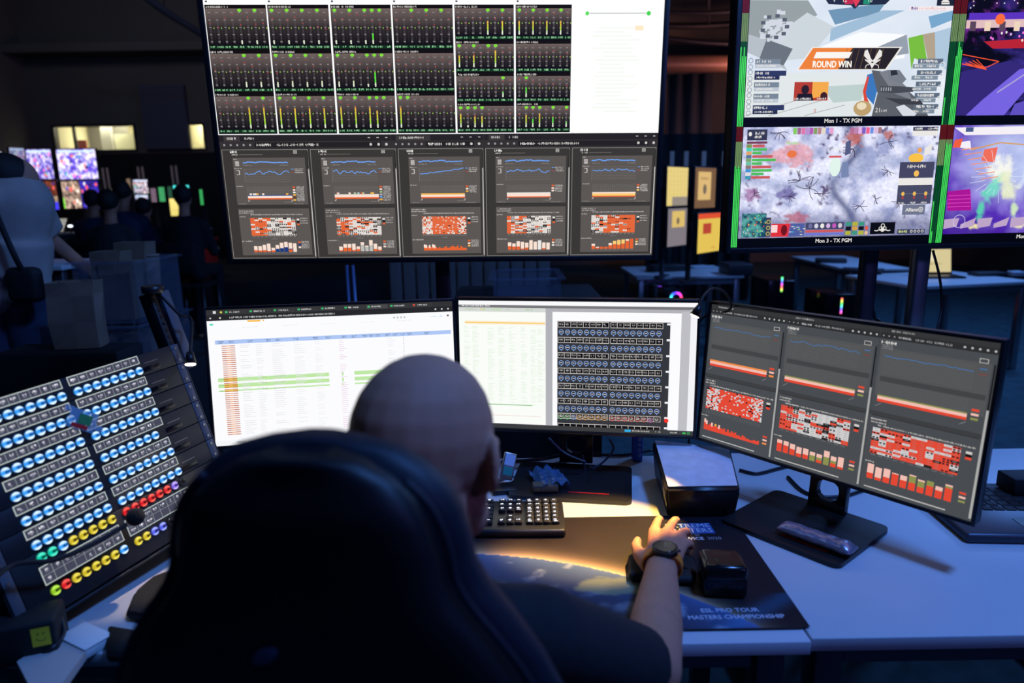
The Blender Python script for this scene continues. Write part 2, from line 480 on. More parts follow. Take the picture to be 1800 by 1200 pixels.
office(1, x1a, x1b, 44, [((x1a + 0.5, YB + 1.2, (zt + zb) / 2), (0.9, 0.05, 0.9), WALLM), ((x1b - 0.55, YB + 0.9, zb + 0.22), (0.8, 0.05, 0.44), OFFC), ((xm, YB + 0.7, (zt + zb) / 2), (0.24, 0.04, zt - zb + .5), WHT), ((x1a + 0.28, YB + 0.5, zb + 0.12), (0.22, 0.03, 0.34), RB)])
office(2, x2a, x2b, 14, [((x2a + 0.2, YB + 0.9, zb + 0.2), (0.2, 0.1, 0.2), WALLM)])
struct(MB().box((at(277, 200, 14.6).x, YB - 0.08, (at(277, 150, 14.9).z + at(277, 262, 14.9).z) / 2), (0.92, 0.12, at(277, 150, 14.9).z - at(277, 262, 14.9).z), PANELW).build('trim_3'))
struct(MB().box(((XL + x2b) / 2 + 0.1, YB - 0.04, at(100, 268, YB).z - 0.12), (x2b - XL, 0.08, 0.16), TRIMW).build('trim_4'))
struct(MB().box(((XL + x2b) / 2, YB - 0.3, at(100, 95, YB).z), (x2b - XL + 1.0, 0.6, 0.16), WALLM).build('trim_5'))
# steel beams and ducts under the ceiling
def beam(p0, p1, w, h, name, label, cat):
    p0 = Vector(p0); p1 = Vector(p1); d = p1 - p0; L = d.length
    q = d.to_track_quat('X', 'Z').to_matrix()
    o = MB()
    o.box((0, 0, h / 2), (L, w, 0.02), DKSTEEL, rot=None).box((0, 0, -h / 2), (L, w, 0.02), DKSTEEL).box((0, 0, 0), (L, 0.02, h), DKSTEEL)
    return tag(o.build(name, mtx=Matrix.Translation((p0 + p1) / 2) @ q.to_4x4()), label, cat)
def pipe(pts, r, m, name, label, cat, group=None):
    b = MB().tube(pts, r, m, n=18, sub=4)
    for p in pts: b.cyl(p, (p[0], p[1], ZC), 0.008, DKSTEEL, n=6)      # hangers up to the ceiling
    return tag(b.build(name), label, cat, group)
DUCT = mat('galvanised_duct', (0.3, 0.3, 0.32), 0.45, 0.6)
pipe([at(236, -20, 9), at(290, 20, 9.6), at(352, 58, 10.5), at(380, 76, 11)], 0.05, DUCT, 'conduit_pipe', 'slim bare metal conduit sloping down behind the left edge of the big dashboard display', 'pipe')
pipe([at(1100, 112, 14.2), at(1290, 112, 14.2), at(1500, 112, 14.2)], 0.16, mat('red_lit_duct', (0.32, 0.2, 0.18), 0.4, 0.3), 'ventilation_duct', 'round horizontal duct glowing orange in the gap between the two big displays', 'duct')
for i, (ya, yb) in enumerate(((20, 14), (62, 78), (45, 35))):
    a = at(1130, ya, 12.5 + i * 0.8); b = at(1360, yb, 12.5 + i * 0.8)
    pipe([a, (a + b) / 2 + Vector((0, 0, -0.05)), b], 0.03 + 0.015 * i, DKSTEEL, 'ceiling_cable_run',
         ['topmost dark cable run under the ceiling between the two big displays', 'lowest dark cable run just above the orange glowing duct', 'middle dark cable run under the ceiling between the two big displays'][i], 'cable', 'cable runs under the ceiling')
# curtains under the duct
CURT = mat('slate_curtain', (0.05, 0.06, 0.075), 0.95, var=0.3, scale=3)
def curtain(xa, xb, y, zt_, zb_, label, grp=None):
    n = int((xb - xa) / 0.05); k = MB()
    r = []
    for z in (zb_, (zt_ + zb_) / 2, zt_):
        r.append([(xa + (xb - xa) * i / n, y + 0.05 * math.sin(i * 1.3) + 0.02 * math.sin(i * 0.5), z) for i in range(n + 1)])
    bm = k.bm; R = [[bm.verts.new(p) for p in q] for q in r]; k.mi(CURT)
    for a, b in zip(R, R[1:]):
        for i in range(n):
            f = bm.faces.new((a[i], a[i + 1], b[i + 1], b[i])); f.smooth = True
    o = k.build('stage_curtain')
    sm = o.modifiers.new('thick', 'SOLIDIFY'); sm.thickness = 0.01
    return tag(o, label, 'curtain', grp)
ca = at(1172, 130, 12.5); cb = at(1256, 130, 12.5)
curtain(ca.x, cb.x, 12.5, ca.z, 0.0, 'dark slate curtain hanging under the orange glowing duct')
BLKB = mat('black_drape', (0.008, 0.009, 0.012), 0.95)
def drape(px0, px1, y, py, label):
    a = at(px0, py, y); b = at(px1, py, y); k = MB()
    n = 40
    pts = [(a.x + (b.x - a.x) * i / n, y + 0.04 * math.sin(i * 1.1)) for i in range(n + 1)]
    k.loft([[(x, yy, z) for x, yy in pts] + [(x, yy + 0.03, z) for x, yy in pts[::-1]] for z in (0.02, a.z / 2, a.z)], BLKB)
    return tag(k.build('black_drape'), label, 'drape')
drape(-20, 470, 14.2, 274, 'long black drape across the far end of the hall below the lit office windows')
drape(1140, 1330, 9.5, 236, 'black drape behind the stacked yellow screens on the right')

# ============================================================ DESKS
ZD = 0.75
def table(name, x0, x1, y0, y1, label, legs, group=None, z=ZD, m=DESK, rz=0.0, loc=None, th=0.025, lm=None, cat='table'):
    cx, cy = (x0 + x1) / 2, (y0 + y1) / 2; w, d = x1 - x0, y1 - y0
    root = empty(name, (cx, cy, 0) if loc is None else loc, rz, label, cat, group)
    MB().box((0, 0, z - th / 2), (w, d, th), m, bev=0.002).build('tabletop', root)
    for lx, ly in legs:
        MB().box((lx * (w / 2 - 0.05), ly * (d / 2 - 0.06), (z - th) / 2), (0.05, 0.05, z - th), lm or STEEL, bev=0.004).build('leg', root)
    fr = MB()
    fr.box((0, d / 2 - 0.06, z - th - 0.03), (w - 0.16, 0.03, 0.05), lm or STEEL).box((0, -d / 2 + 0.06, z - th - 0.03), (w - 0.16, 0.03, 0.05), lm or STEEL)
    fr.box((0, 0, z - th - 0.03), (0.04, d - 0.12, 0.04), lm or STEEL)
    fr.build('under_frame', root)
    return root
ALL4 = ((1, 1), (1, -1), (-1, 1), (-1, -1))
table('desk', -1.12, 0.483, 0.992, 1.82, 'white desk under the black mat, keyboard and button rack', ALL4, lm=DKSTEEL, cat='desk')
table('desk', 0.487, 2.1, 1.0, 1.83, 'white desk on the right carrying the angled dashboard monitor and black laptop', ((1, 1), (1, -1), (-1, 1), (-1, -1)), lm=DKSTEEL, cat='desk')

# ---- desk mat with its printed planet
c = Canvas(900, 400, 0.90, 0.415, eps=0.00008)
padO = Vector((-0.41, 1.023))
def pc(px, py):
    q = pl(px, py, 0.753); return ((q.x + 0.405) / 0.9 * 900, (1.4405 - q.y) / 0.415 * 400)
A_, B_, C_ = [Vector(pc(*q)) for q in ((860, 975), (1050, 1001), (1215, 1050))]
def circum(a, b, c_):
    d = 2 * (a.x * (b.y - c_.y) + b.x * (c_.y - a.y) + c_.x * (a.y - b.y))
    ux = ((a.length_squared) * (b.y - c_.y) + (b.length_squared) * (c_.y - a.y) + (c_.length_squared) * (a.y - b.y)) / d
    uy = ((a.length_squared) * (c_.x - b.x) + (b.length_squared) * (a.x - c_.x) + (c_.length_squared) * (b.x - a.x)) / d
    return ux, uy
ECX, ECY = circum(A_, B_, C_); ER = math.hypot(A_.x - ECX, A_.y - ECY)
lx, ly = pc(1075, 1030)
def padfn(X, Y):
    x = X * 900; y = Y * 400; d = np.hypot(x - ECX, y - ECY) - ER
    base = mixc((0.012, 0.008, 0.009), (0.03, 0.02, 0.022), fbm(X * 2, Y, 5, 11))
    base = mixc(base, (0.008, 0.008, 0.014), np.clip((x - 560) / 260, 0, 1))
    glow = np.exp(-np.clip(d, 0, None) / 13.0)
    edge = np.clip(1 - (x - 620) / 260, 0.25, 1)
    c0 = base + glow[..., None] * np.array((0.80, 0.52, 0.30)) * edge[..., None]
    n = fbm(X * 2.2 + Y * 0.6, Y * 1.1 - X * 0.4, 9, 21, 5)
    depth = np.clip(-d / 150, 0, 1)
    ins = mixc((0.09, 0.16, 0.34), (0.010, 0.012, 0.022), depth ** 0.5)
    ins = mixc(ins, (0.40, 0.46, 0.56), np.clip((n - 0.53) * 7, 0, 1) * (1 - depth) ** 1.2)
    ld = np.hypot((x - lx) / 75, (y - ly) / 30) + (fbm(X, Y, 30, 5) - 0.5) * 0.9
    ins = mixc(ins, (0.24, 0.27, 0.16), np.clip((1 - ld) * 4, 0, 1) * 0.85)
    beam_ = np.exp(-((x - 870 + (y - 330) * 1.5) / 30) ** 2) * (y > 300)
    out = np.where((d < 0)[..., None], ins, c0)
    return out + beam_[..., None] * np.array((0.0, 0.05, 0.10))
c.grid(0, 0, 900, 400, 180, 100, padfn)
t0 = pc(1190, 921); t1 = pc(1253, 936)
W2 = (0.55, 0.58, 0.7); BB = (0.02, 0.09, 0.33)
bx0, by0 = pc(1192, 921); bx1, by1 = pc(1257, 936)
c.rect(bx0, by0 - 2, bx1, by1 + 4, BB, L=1)
hh = (by1 - by0 + 2) / 2.5
c.text('EXTREME', bx1 - 3, by0, hh, W2, 2, 'r', 1.0); c.text('MASTERS', bx1 - 3, by0 + hh * 1.25, hh, W2, 2, 'r', 1.0)
kx, ky = pc(1268, 946)
c.text('ESL', kx - 42, by1 + 7, 5, W2, 2, 'r')
c.text('KATOWICE', kx - 38, ky - 6, 11, W2, 2, 'r', 1.0, 0.35); c.text('2020', kx, ky - 6, 11, (0.30, 0.31, 0.42), 2, 'r')
sx_, sy_ = pc(1283, 1074)
c.text('ESL PRO TOUR', sx_, sy_ - 8, 11, W2, 2, 'c', 1.0, 0.3); c.text('MASTERS CHAMPIONSHIP', sx_ + 5, sy_ + 11, 11, W2, 2, 'c', 0.95, 0.3)
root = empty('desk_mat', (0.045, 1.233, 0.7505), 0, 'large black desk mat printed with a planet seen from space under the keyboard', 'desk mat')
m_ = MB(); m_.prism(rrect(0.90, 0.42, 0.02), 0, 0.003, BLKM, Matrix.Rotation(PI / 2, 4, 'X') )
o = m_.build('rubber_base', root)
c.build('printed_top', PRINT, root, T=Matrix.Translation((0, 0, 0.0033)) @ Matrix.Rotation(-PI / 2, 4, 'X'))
# ensure base sits upward
o.location = (0, 0, 0.003 if min((Vector(b)).z for b in o.bound_box) < -0.001 else 0)

# ============================================================ SCREEN CONTENT
GY = C8(88, 84, 80); GY2 = C8(62, 60, 58); GYD = C8(45, 43, 42); WH = C8(235, 232, 228); TX = C8(205, 200, 196)
ORG = C8(232, 100, 48); CRM = C8(250, 225, 210); YEL = C8(240, 180, 70); BLU = C8(110, 165, 250); NAVY = C8(30, 60, 130)
def browser_bar(c, x0, y0, x1, title, rnd, two=True, k=1.0):
    c.rect(x0, y0, x1, y0 + 26 * k, C8(38, 35, 38), L=1); c.rect(x0, y0 + 26 * k, x1, y0 + 56 * k, C8(52, 48, 50), L=1)
    c.rect(x0 + 20, y0 + 4, x0 + 20 + (70 if two else 150), y0 + 26 * k, C8(60, 56, 58), L=1.5)
    c.scrib(x0 + 32, y0 + 9 * k, 42 if two else 110, 10 * k, TX, 2, rnd)
    if two: c.scrib(x0 + 110, y0 + 9 * k, 40, 10 * k, TX, 2, rnd)
    for j in range(5): c.disc(x0 + 20 + j * 28, y0 + 41 * k, 5, 5 * k, C8(150, 148, 150), 8, 2)
    c.rect(x0 + 150, y0 + 31 * k, x1 - 40, y0 + 52 * k, C8(36, 33, 35), L=1.5)
    c.scrib(x0 + 160, y0 + 36 * k, 62, 11 * k, WH, 2, rnd); c.scrib(x0 + 236, y0 + 36 * k, min(190, x1 - x0 - 330), 11 * k, TX, 2, rnd)
    for j in range(3): c.disc(x1 - 18 - j * 34, y0 + 41 * k, 6, 6 * k, TX, 8, 2); c.rect(x1 - 22 - j * 38, y0 + 11 * k, x1 - 12 - j * 38, y0 + 14 * k, TX, L=2)
def dash(c, X, Y, W, H, o):
    r = random.Random(o['seed'])
    A = lambda u, v: (X + u * W, Y + v * H)
    RED = o.get('red', ORG)
    def R(u0, v0, u1, v1, k, L, k2=None): c.rect(X + u0 * W, Y + v0 * H, X + u1 * W, Y + v1 * H, k, k2, L)
    bg = o.get('bg', C8(58, 55, 53)); box = o.get('box', C8(92, 87, 84))
    R(0, 0, 1, 1, bg, 1)
    c.border(X + 1, Y + 1, X + W - 1, Y + H - 1, 2, C8(150, 146, 142), 1.5)
    c.scrib(X + 0.10 * W, Y + 0.012 * H, 0.09 * W, 0.022 * H, WH, 3, r); c.scrib(X + 0.115 * W, Y + 0.042 * H, 0.07 * W, 0.012 * H, TX, 3, r)
    R(0.2, 0.046, 0.47, 0.049, C8(130, 126, 120), 2)
    c.border(X + 0.83 * W, Y + 0.012 * H, X + 0.87 * W, Y + 0.04 * H, 2, TX, 3); R(0.84, 0.022, 0.86, 0.03, TX, 3)
    R(0.985, 0.02, 0.995, 0.17, C8(25, 24, 24), 2); R(0.984, 0.18, 0.997, 0.985, C8(190, 186, 184), 2)
    R(0.12, 0.075, 0.955, 0.50, box, 2); R(0.12, 0.535, 0.955, 0.97, box, 2)
    R(0.12, 0.50, 0.955, 0.505, GYD, 2); R(0.12, 0.97, 0.955, 0.974, GYD, 2)
    # overview line
    c.scrib(X + 0.13 * W, Y + 0.083 * H, 0.04 * W, 0.01 * H, TX, 3, r)
    for j in range(5): R(0.145, 0.105 + j * 0.009, 0.19, 0.111 + j * 0.009, TX, 3)
    base = 0.118
    pts = []; v = 0
    for i in range(60):
        t = i / 59; v = 0.5 * v + r.uniform(-1, 1) * 0.003
        pts.append((0.235 + t * 0.52, base + v - 0.005 * (0.1 < t < 0.25) - 0.007 * (0.35 < t < 0.6)))
    c.line([A(*p) for p in pts], 4.5, BLU, 4)
    c.scrib(X + 0.235 * W, Y + 0.138 * H, 0.1 * W, 0.008 * H, GY2 if False else C8(150, 146, 142), 3, r); c.scrib(X + 0.66 * W, Y + 0.138 * H, 0.1 * W, 0.008 * H, C8(150, 146, 142), 3, r)
    # line chart
    c.scrib(X + 0.13 * W, Y + 0.165 * H, 0.08 * W, 0.009 * H, TX, 3, r)
    R(0.15, 0.185, 0.185, 0.19, TX, 3); R(0.178, 0.185, 0.188, 0.225, TX, 3); R(0.15, 0.222, 0.185, 0.227, TX, 3)
    for j in range(8): R(0.24, 0.175 + j * 0.016, 0.77, 0.1762 + j * 0.016, C8(135, 131, 127), 3)
    R(0.24, 0.17, 0.242, 0.295, C8(150, 146, 142), 3)
    pts = []; v = 0; n = o.get('n', 34)
    for i in range(n):
        t = i / (n - 1); v = 0.55 * v + r.uniform(-1, 1) * o.get('amp', 0.012)
        pts.append((0.25 + t * 0.51, 0.208 + o.get('slope', 0) * (t - 0.5) + v))
    c.line([A(*p) for p in pts], 3, BLU, 4)
    R(0.785, 0.176, 0.815, 0.181, BLU, 4); R(0.785, 0.206, 0.815, 0.211, C8(190, 70, 60), 4)
    for j in range(3): c.scrib(X + 0.825 * W, Y + (0.172 + j * 0.016) * H, 0.10 * W, 0.010 * H, TX, 3, r)
    # stacked band chart
    c.scrib(X + 0.13 * W, Y + 0.325 * H, 0.08 * W, 0.009 * H, TX, 3, r)
    for j in range(9): R(0.25, 0.335 + j * 0.011, 0.77, 0.3362 + j * 0.011, C8(125, 121, 118), 3)
    for j in range(22): R(0.25 + j * 0.0243, 0.335, 0.2515 + j * 0.0243, 0.42, C8(125, 121, 118), 3)
    bands = o['bands']; y = 0.45
    for hgt, k in bands: R(0.252, y - hgt, 0.772, y, k, 4); y -= hgt
    for u, k in o.get('marks', ()): R(0.25 + u * 0.52, y - 0.016, 0.275 + u * 0.52, y, k, 4)
    for u in (0.25, 0.76): c.line([A(u, 0.468), A(u + 0.02, 0.455)], 3, TX, 4)
    for j, k in enumerate(o['leg']):
        R(0.785, 0.335 + j * 0.023, 0.815, 0.349 + j * 0.023, k, 4)
        for q in range(2): c.scrib(X + 0.825 * W, Y + (0.334 + j * 0.023 + q * 0.011) * H, 0.09 * W, 0.009 * H, TX, 3, r)
    c.scrib(X + 0.14 * W, Y + 0.485 * H, 0.09 * W, 0.007 * H, C8(150, 146, 142), 3, r); c.scrib(X + 0.68 * W, Y + 0.472 * H, 0.1 * W, 0.007 * H, C8(150, 146, 142), 3, r)
    c.scrib(X + 0.78 * W, Y + 0.488 * H, 0.12 * W, 0.007 * H, C8(150, 146, 142), 3, r)
    # heat map
    c.scrib(X + 0.13 * W, Y + 0.55 * H, 0.17 * W, 0.010 * H, TX, 3, r); c.scrib(X + 0.13 * W, Y + 0.568 * H, 0.17 * W, 0.010 * H, TX, 3, r)
    c.scrib(X + 0.26 * W, Y + 0.585 * H, 0.62 * W, 0.010 * H, TX, 3, r); c.scrib(X + 0.13 * W, Y + 0.603 * H, 0.07 * W, 0.009 * H, TX, 3, r)
    nx, ny = o.get('cells', (11, 12)); x0, x1, y0, y1 = 0.25, 0.78, 0.62, 0.785
    for i in range(nx):
        for j in range(ny):
            t = (i + 0.5) / nx; pr = o['heat'](t, (j + .5) / ny, r)
            a = r.random()
            big = nx > 20
            k = RED if a < pr else (C8(235, 228, 222) if r.random() < 0.86 else C8(30, 28, 30))
            u0 = x0 + (x1 - x0) * i / nx; v0 = y0 + (y1 - y0) * j / ny; du = (x1 - x0) / nx; dv = (y1 - y0) / ny
            R(u0, v0, u0 + du, v0 + dv, k, 4)
            if not big and r.random() < (0.35 if k is not RED else 0.12):
                R(u0 + du * 0.1, v0 + dv * 0.15, u0 + du * 0.4, v0 + dv * 0.85, C8(30, 26, 28), 5); R(u0 + du * 0.6, v0 + dv * 0.15, u0 + du * 0.9, v0 + dv * 0.85, C8(30, 26, 28), 5)
            elif k is not RED and not big: R(u0 + du * 0.25, v0 + dv * 0.35, u0 + du * 0.75, v0 + dv * 0.6, C8(190, 186, 184), 5)
    for j in range(ny + 1): R(x0, y0 + (y1 - y0) * j / ny - 0.0005, x1, y0 + (y1 - y0) * j / ny + 0.0004, C8(170, 150, 140), 5.5)
    for j in range(min(nx, 24)): c.line([A(x0 + (x1 - x0) * (j + 0.3) / min(nx, 24), 0.80), A(x0 + (x1 - x0) * (j + 0.8) / min(nx, 24), 0.791)], 2, C8(150, 146, 142), 4)
    c.scrib(X + 0.48 * W, Y + 0.812 * H, 0.07 * W, 0.008 * H, C8(150, 146, 142), 3, r)
    for j, k in enumerate((WH, C8(15, 15, 15), RED)):
        R(0.80, 0.63 + j * 0.022, 0.83, 0.645 + j * 0.022, k, 4); c.scrib(X + 0.84 * W, Y + (0.622 + j * 0.022) * H, 0.085 * W, 0.010 * H, TX, 3, r)
    # bar chart
    c.scrib(X + 0.13 * W, Y + 0.832 * H, 0.13 * W, 0.010 * H, TX, 3, r)
    for j in range(5): R(0.25, 0.845 + j * 0.02, 0.78, 0.8465 + j * 0.02, C8(125, 121, 118), 3)
    nb = len(o['bars'])
    for i, bar in enumerate(o['bars']):
        u0 = 0.26 + 0.52 * i / nb; u1 = u0 + 0.52 / nb * (0.8 if nb < 20 else 1.0); y = 0.94
        for hgt, k in bar: R(u0, y - hgt, u1, y, k, 4); y -= hgt
        if nb < 20: c.scrib(X + u0 * W, Y + 0.945 * H, 0.9 * (u1 - u0) * W, 0.006 * H, C8(150, 146, 142), 3, r)
    for j, k in enumerate(o['leg2']):
        R(0.795, 0.842 + j * 0.024, 0.825, 0.857 + j * 0.024, k, 4)
        for q in range(2): c.scrib(X + 0.835 * W, Y + (0.84 + j * 0.024 + q * 0.011) * H, 0.09 * W, 0.009 * H, TX, 3, r)
HM = {
 'a': lambda t, s, r: 0.8 if (t < 0.35 and r.random() < 0.75) else (0.5 if t < 0.5 and r.random() < 0.3 else 0.04 + 0.5 * (0.78 < t < 0.9 and r.random() < 0.4)),
 'b': lambda t, s, r: 0.75 if (0.08 < t < 0.3 and r.random() < 0.8) else (0.4 if t < 0.55 and r.random() < 0.4 else 0.12),
 'c': lambda t, s, r: 0.35 if t < 0.25 else (0.86 if t < 0.8 else 0.5),
 'd': lambda t, s, r: 0.9 if t < 0.1 else (0.35 if t < 0.5 else 0.08),
 'e': lambda t, s, r: 1.0 if t > 0.8 else (0.35 + 0.35 * (t > 0.4) - 0.2 * (t < 0.3)),
}
def B(*h): return list(h)
Dsets = [
 dict(seed=1, amp=0.014, bands=[(0.012, ORG), (0.016, CRM), (0.004, WH), (0.008, NAVY)], marks=[(0.05, WH), (0.12, WH), (0.16, WH), (0.2, YEL), (0.33, CRM), (0.87, YEL)], leg=[ORG, CRM, WH, YEL, C8(110, 60, 30), YEL], heat=HM['a'],
      bars=[[(.018, ORG), (.04, CRM)], [(.015, ORG), (.042, CRM)], [(.018, ORG), (.05, CRM)], [(.01, ORG), (.07, CRM)], [(.015, ORG), (.025, CRM)], [(.03, NAVY), (.035, CRM)], [(.036, NAVY), (.05, CRM)], [(.045, NAVY), (.05, CRM)], [(.022, ORG), (.008, NAVY), (.055, CRM)], [(.08, CRM)]], leg2=[ORG, NAVY, CRM]),
 dict(seed=2, amp=0.015, bands=[(0.014, ORG), (0.022, CRM), (0.006, C8(215, 205, 195))], marks=[(0.05, ORG), (0.06, WH), (0.32, CRM), (0.44, C8(180, 200, 160)), (0.52, C8(180, 200, 190)), (0.6, ORG), (0.63, C8(180, 200, 160)), (0.82, YEL), (0.85, YEL)], leg=[ORG, CRM, C8(170, 200, 140), C8(180, 180, 180), BLU, YEL], heat=HM['b'],
      bars=[[(.01, ORG), (.035, CRM)], [(.035, ORG), (.035, CRM)], [(.035, ORG), (.035, CRM)], [(.012, ORG), (.06, CRM)], [(.02, ORG), (.025, CRM)], [(.06, C8(190, 190, 185)), (.025, CRM)], [(.04, C8(190, 190, 185)), (.012, CRM)], [(.055, C8(190, 190, 185)), (.05, CRM)], [(.02, ORG), (.05, CRM)], [(.012, ORG), (.03, CRM)]], leg2=[ORG, C8(190, 190, 185), CRM]),
 dict(seed=3, amp=0.004, slope=-0.05, bands=[(0.012, ORG), (0.02, CRM), (0.013, YEL)], leg=[ORG, CRM, YEL], heat=HM['c'], cells=(34, 18),
      bars=[[(.02 + .025 * random.random(), ORG)] + ([(.03, CRM)] if i in (0, 1, 3, 5, 6) else []) for i in range(26)], leg2=[ORG, CRM, YEL]),
 dict(seed=4, amp=0.012, bands=[(0.010, ORG), (0.03, CRM), (0.006, WH)], leg=[ORG, CRM, CRM], heat=HM['d'],
      bars=[[(.035, ORG), (.035, CRM)], [(.03, ORG), (.03, CRM)], [(.03, ORG), (.05, CRM)], [(.01, ORG), (.065, CRM)], [(.02, ORG), (.045, CRM)], [(.09, CRM)], [(.075, CRM)], [(.088, WH)], [(.012, ORG), (.055, CRM)], [(.065, CRM)]], leg2=[ORG, CRM, WH]),
 dict(seed=5, amp=0.011, bands=[(0.010, ORG), (0.022, C8(250, 205, 120)), (0.012, CRM)], leg=[ORG, CRM, C8(250, 205, 120)], heat=HM['e'],
      bars=[[(.03, ORG), (.02, CRM)], [(.012, ORG), (.008, CRM)], [(.02, ORG)], [(.02, ORG)], [(.035, ORG), (.02, CRM)], [(.045, ORG), (.03, C8(250, 205, 120))], [(.04, ORG), (.045, C8(250, 205, 120))], [(.05, ORG), (.038, C8(250, 205, 120))], [(.075, ORG), (.015, CRM)], [(.095, ORG)]], leg2=[ORG, C8(250, 205, 120), CRM])]

def meters(c, x0, y0, x1, y1, seed, levels):
    """one block of eight level meters; levels: {channel: (height 0..1, kind)} lamps for lit channels"""
    r = random.Random(seed)
    top = C8(112, 98, 94); bot = C8(14, 12, 18)
    c.rect(x0, y0, x1, y0 + 12, C8(20, 16, 16), L=1); c.scrib(x0 + 3, y0 + 2, (x1 - x0) * 0.38, 8, TX, 2, r)
    n = 8; cw = (x1 - x0) / n; h = y1 - y0
    for i in range(n):
        a = x0 + i * cw
        c.poly([(a, y0 + 12), (a + cw - 1.5, y0 + 12), (a + cw - 1.5, y0 + h * .5), (a, y0 + h * .5)], None, [top, top, C8(48, 42, 44), C8(48, 42, 44)], 1)
        c.rect(a, y0 + h * 0.5, a + cw - 1.5, y1 - 14, C8(48, 42, 44), bot, 1)
        c.rect(a + cw - 1.5, y0 + 12, a + cw, y1 - 14, C8(86, 78, 80), C8(30, 28, 34), 1)
        c.rect(a, y1 - 14, a + cw, y1 - 2, C8(20, 50, 30), L=1); c.scrib(a + 4, y1 - 13, cw - 9, 8, C8(150, 215, 160), 2, r)
        for j in range(22):
            yy = y0 + 26 + (h - 46) * j / 22; big = j % 5 == 0
            c.rect(a + cw * (0.30 if big else 0.36), yy, a + cw * 0.6, yy + (4 if big else 2.4), C8(135, 130, 130) if big else C8(84, 80, 84), L=2)
        c.rect(a + cw * 0.85, y0 + h * 0.5, a + cw * 0.98, y0 + h * 0.5 + 5, C8(150, 200, 80), L=3)
        c.disc(a + cw * 0.5, y0 + h * r.uniform(0.2, 0.55), 2.6, 2.6, C8(200, 60, 60), 6, 3)
        if i in levels:
            hh = levels[i]
            c.disc(a + cw * 0.5, y0 + 19, cw * 0.27, 6.5, C8(130, 225, 60), 8, 3)
            if hh > 0:
                yb = y1 - 20; ya = yb - (h - 46) * hh
                g = C8(90, 235, 60) if hh > 0.2 else C8(230, 235, 190)
                c.rect(a + cw * 0.38, ya, a + cw * 0.56, yb, C8(250, 190, 60) if hh > 0.55 else g, g, 3)
                c.rect(a + cw * 0.38, yb - min(16, yb - ya), a + cw * 0.56, yb, C8(225, 235, 210), L=3.5)

# ============================================================ DISPLAYS
def display(name, label, cat, O, U, w, h, canvas, mscr, tilt, depth=0.055, bez=0.012, stand=None, foot_z=None):
    """O: top left corner of the picture, U: its direction to the right, tilt: unit vector down the picture"""
    U = Vector(U).normalized(); D = Vector(tilt); D = (D - U * D.dot(U)).normalized()
    N = U.cross(D) * 1.0                           # away from the viewer? fixed below
    Bk = (-D).cross(U)                             # up x right = back-facing? choose +Y side
    back = (D * -1).cross(U); back = back if back.y > 0 or abs(back.y) < 1e-6 else -back
    up = -D
    R = Matrix((U, back, up)).transposed()
    if R.determinant() < 0: raise ValueError('axes')
    ctr = Vector(O) + U * w / 2 + D * h / 2
    fz = foot_z if foot_z is not None else (ctr - up * (h / 2)).z
    base = ctr - up * ((ctr.z - fz) / up.z)
    root = empty(name, mtx=Matrix.Translation(base) @ R.to_4x4(), label=label, cat=cat)
    cl = (ctr - base).dot(up)                      # height of the picture's centre above the base along up
    b = MB()
    hw, hh = w / 2 + bez, h / 2 + bez
    b.box((0, depth / 2 + 0.004, cl), (hw * 2, depth, hh * 2), BLK, bev=0.004)
    b.build('housing', root)
    f = MB()
    for sx in (-1, 1): f.box((sx * (w / 2 + bez / 2), 0.001, cl), (bez, 0.007, hh * 2), BLK, bev=0.001)
    for sz in (-1, 1): f.box((0, 0.001, cl + sz * (h / 2 + bez / 2)), (w, 0.007, bez), BLK, bev=0.001)
    f.build('bezel', root)
    canvas.build('screen', mscr, root, T=Matrix.Translation((0, 0.0025, cl)))
    return root, cl, R
# ---- large dashboard display
c = Canvas(1920, 1080, 1.21, 0.681, eps=0.00012)
c.rect(0, 0, 1920, 1080, C8(255, 255, 255))
LVA = [[{4: .12, 6: .12}, {0: .12, 2: .12, 4: .12, 6: .12}, {0: .12, 2: .12, 4: .12, 5: .33, 6: .0}, {2: 0, 4: 0, 6: 0}],
       [{4: .18, 6: .18}, {0: .17, 2: .2, 4: .17, 6: .2}, {0: .18, 2: .2, 4: .1, 5: .5, 6: 0}, {}],
       [{4: .72, 6: .72}, {0: .7, 2: .7, 4: .7, 6: .7}, {0: .72, 2: .72, 4: .72, 5: .6, 6: 0}, {0: .72, 1: .0}]]
ROW3 = [(26, 195), (200, 365), (370, 533)]; COLX = [(4, 254), (262, 512), (522, 770), (779, 1028), (1038, 1284), (1294, 1528)]
for xa, xb in COLX: c.rect(xa - 1, 24, xb + 1, 536, C8(16, 13, 15), L=0.6)
for j, (a, b_) in enumerate(ROW3):
    for i in range(4): meters(c, COLX[i][0], a, COLX[i][1], b_, i * 7 + j, LVA[j][i])
ROW4 = [(26, 160), (164, 288), (292, 409), (413, 533)]
LVB = [[{4: .6, 6: .6}, {0: .6, 2: .6, 4: .6, 6: .6}], [{0: .6, 2: .6, 4: 0, 5: .85}, {}], [{6: .3}, {1: .55}], [{0: .75, 1: .12, 2: .6, 3: .62}, {1: .68, 2: .45, 3: .75, 5: .55, 7: .3}]]
for j, (a, b_) in enumerate(ROW4):
    for i in range(2): meters(c, COLX[4 + i][0], a, COLX[4 + i][1], b_, 50 + i * 7 + j, LVB[j][i])
for i in range(6): c.rect(COLX[i][0] + 4, 8, COLX[i][0] + 12, 14, C8(40, 40, 60), L=1)
c.disc(1595, 58, 8, 8, C8(90, 225, 90), 12, 1); c.rect(1605, 56, 1845, 59, C8(190, 195, 190), L=1); c.disc(1855, 58, 9, 9, C8(70, 215, 80), 12, 1)
c.rect(1800, 106, 1835, 124, C8(255, 235, 200), L=1)
rr = random.Random(9)
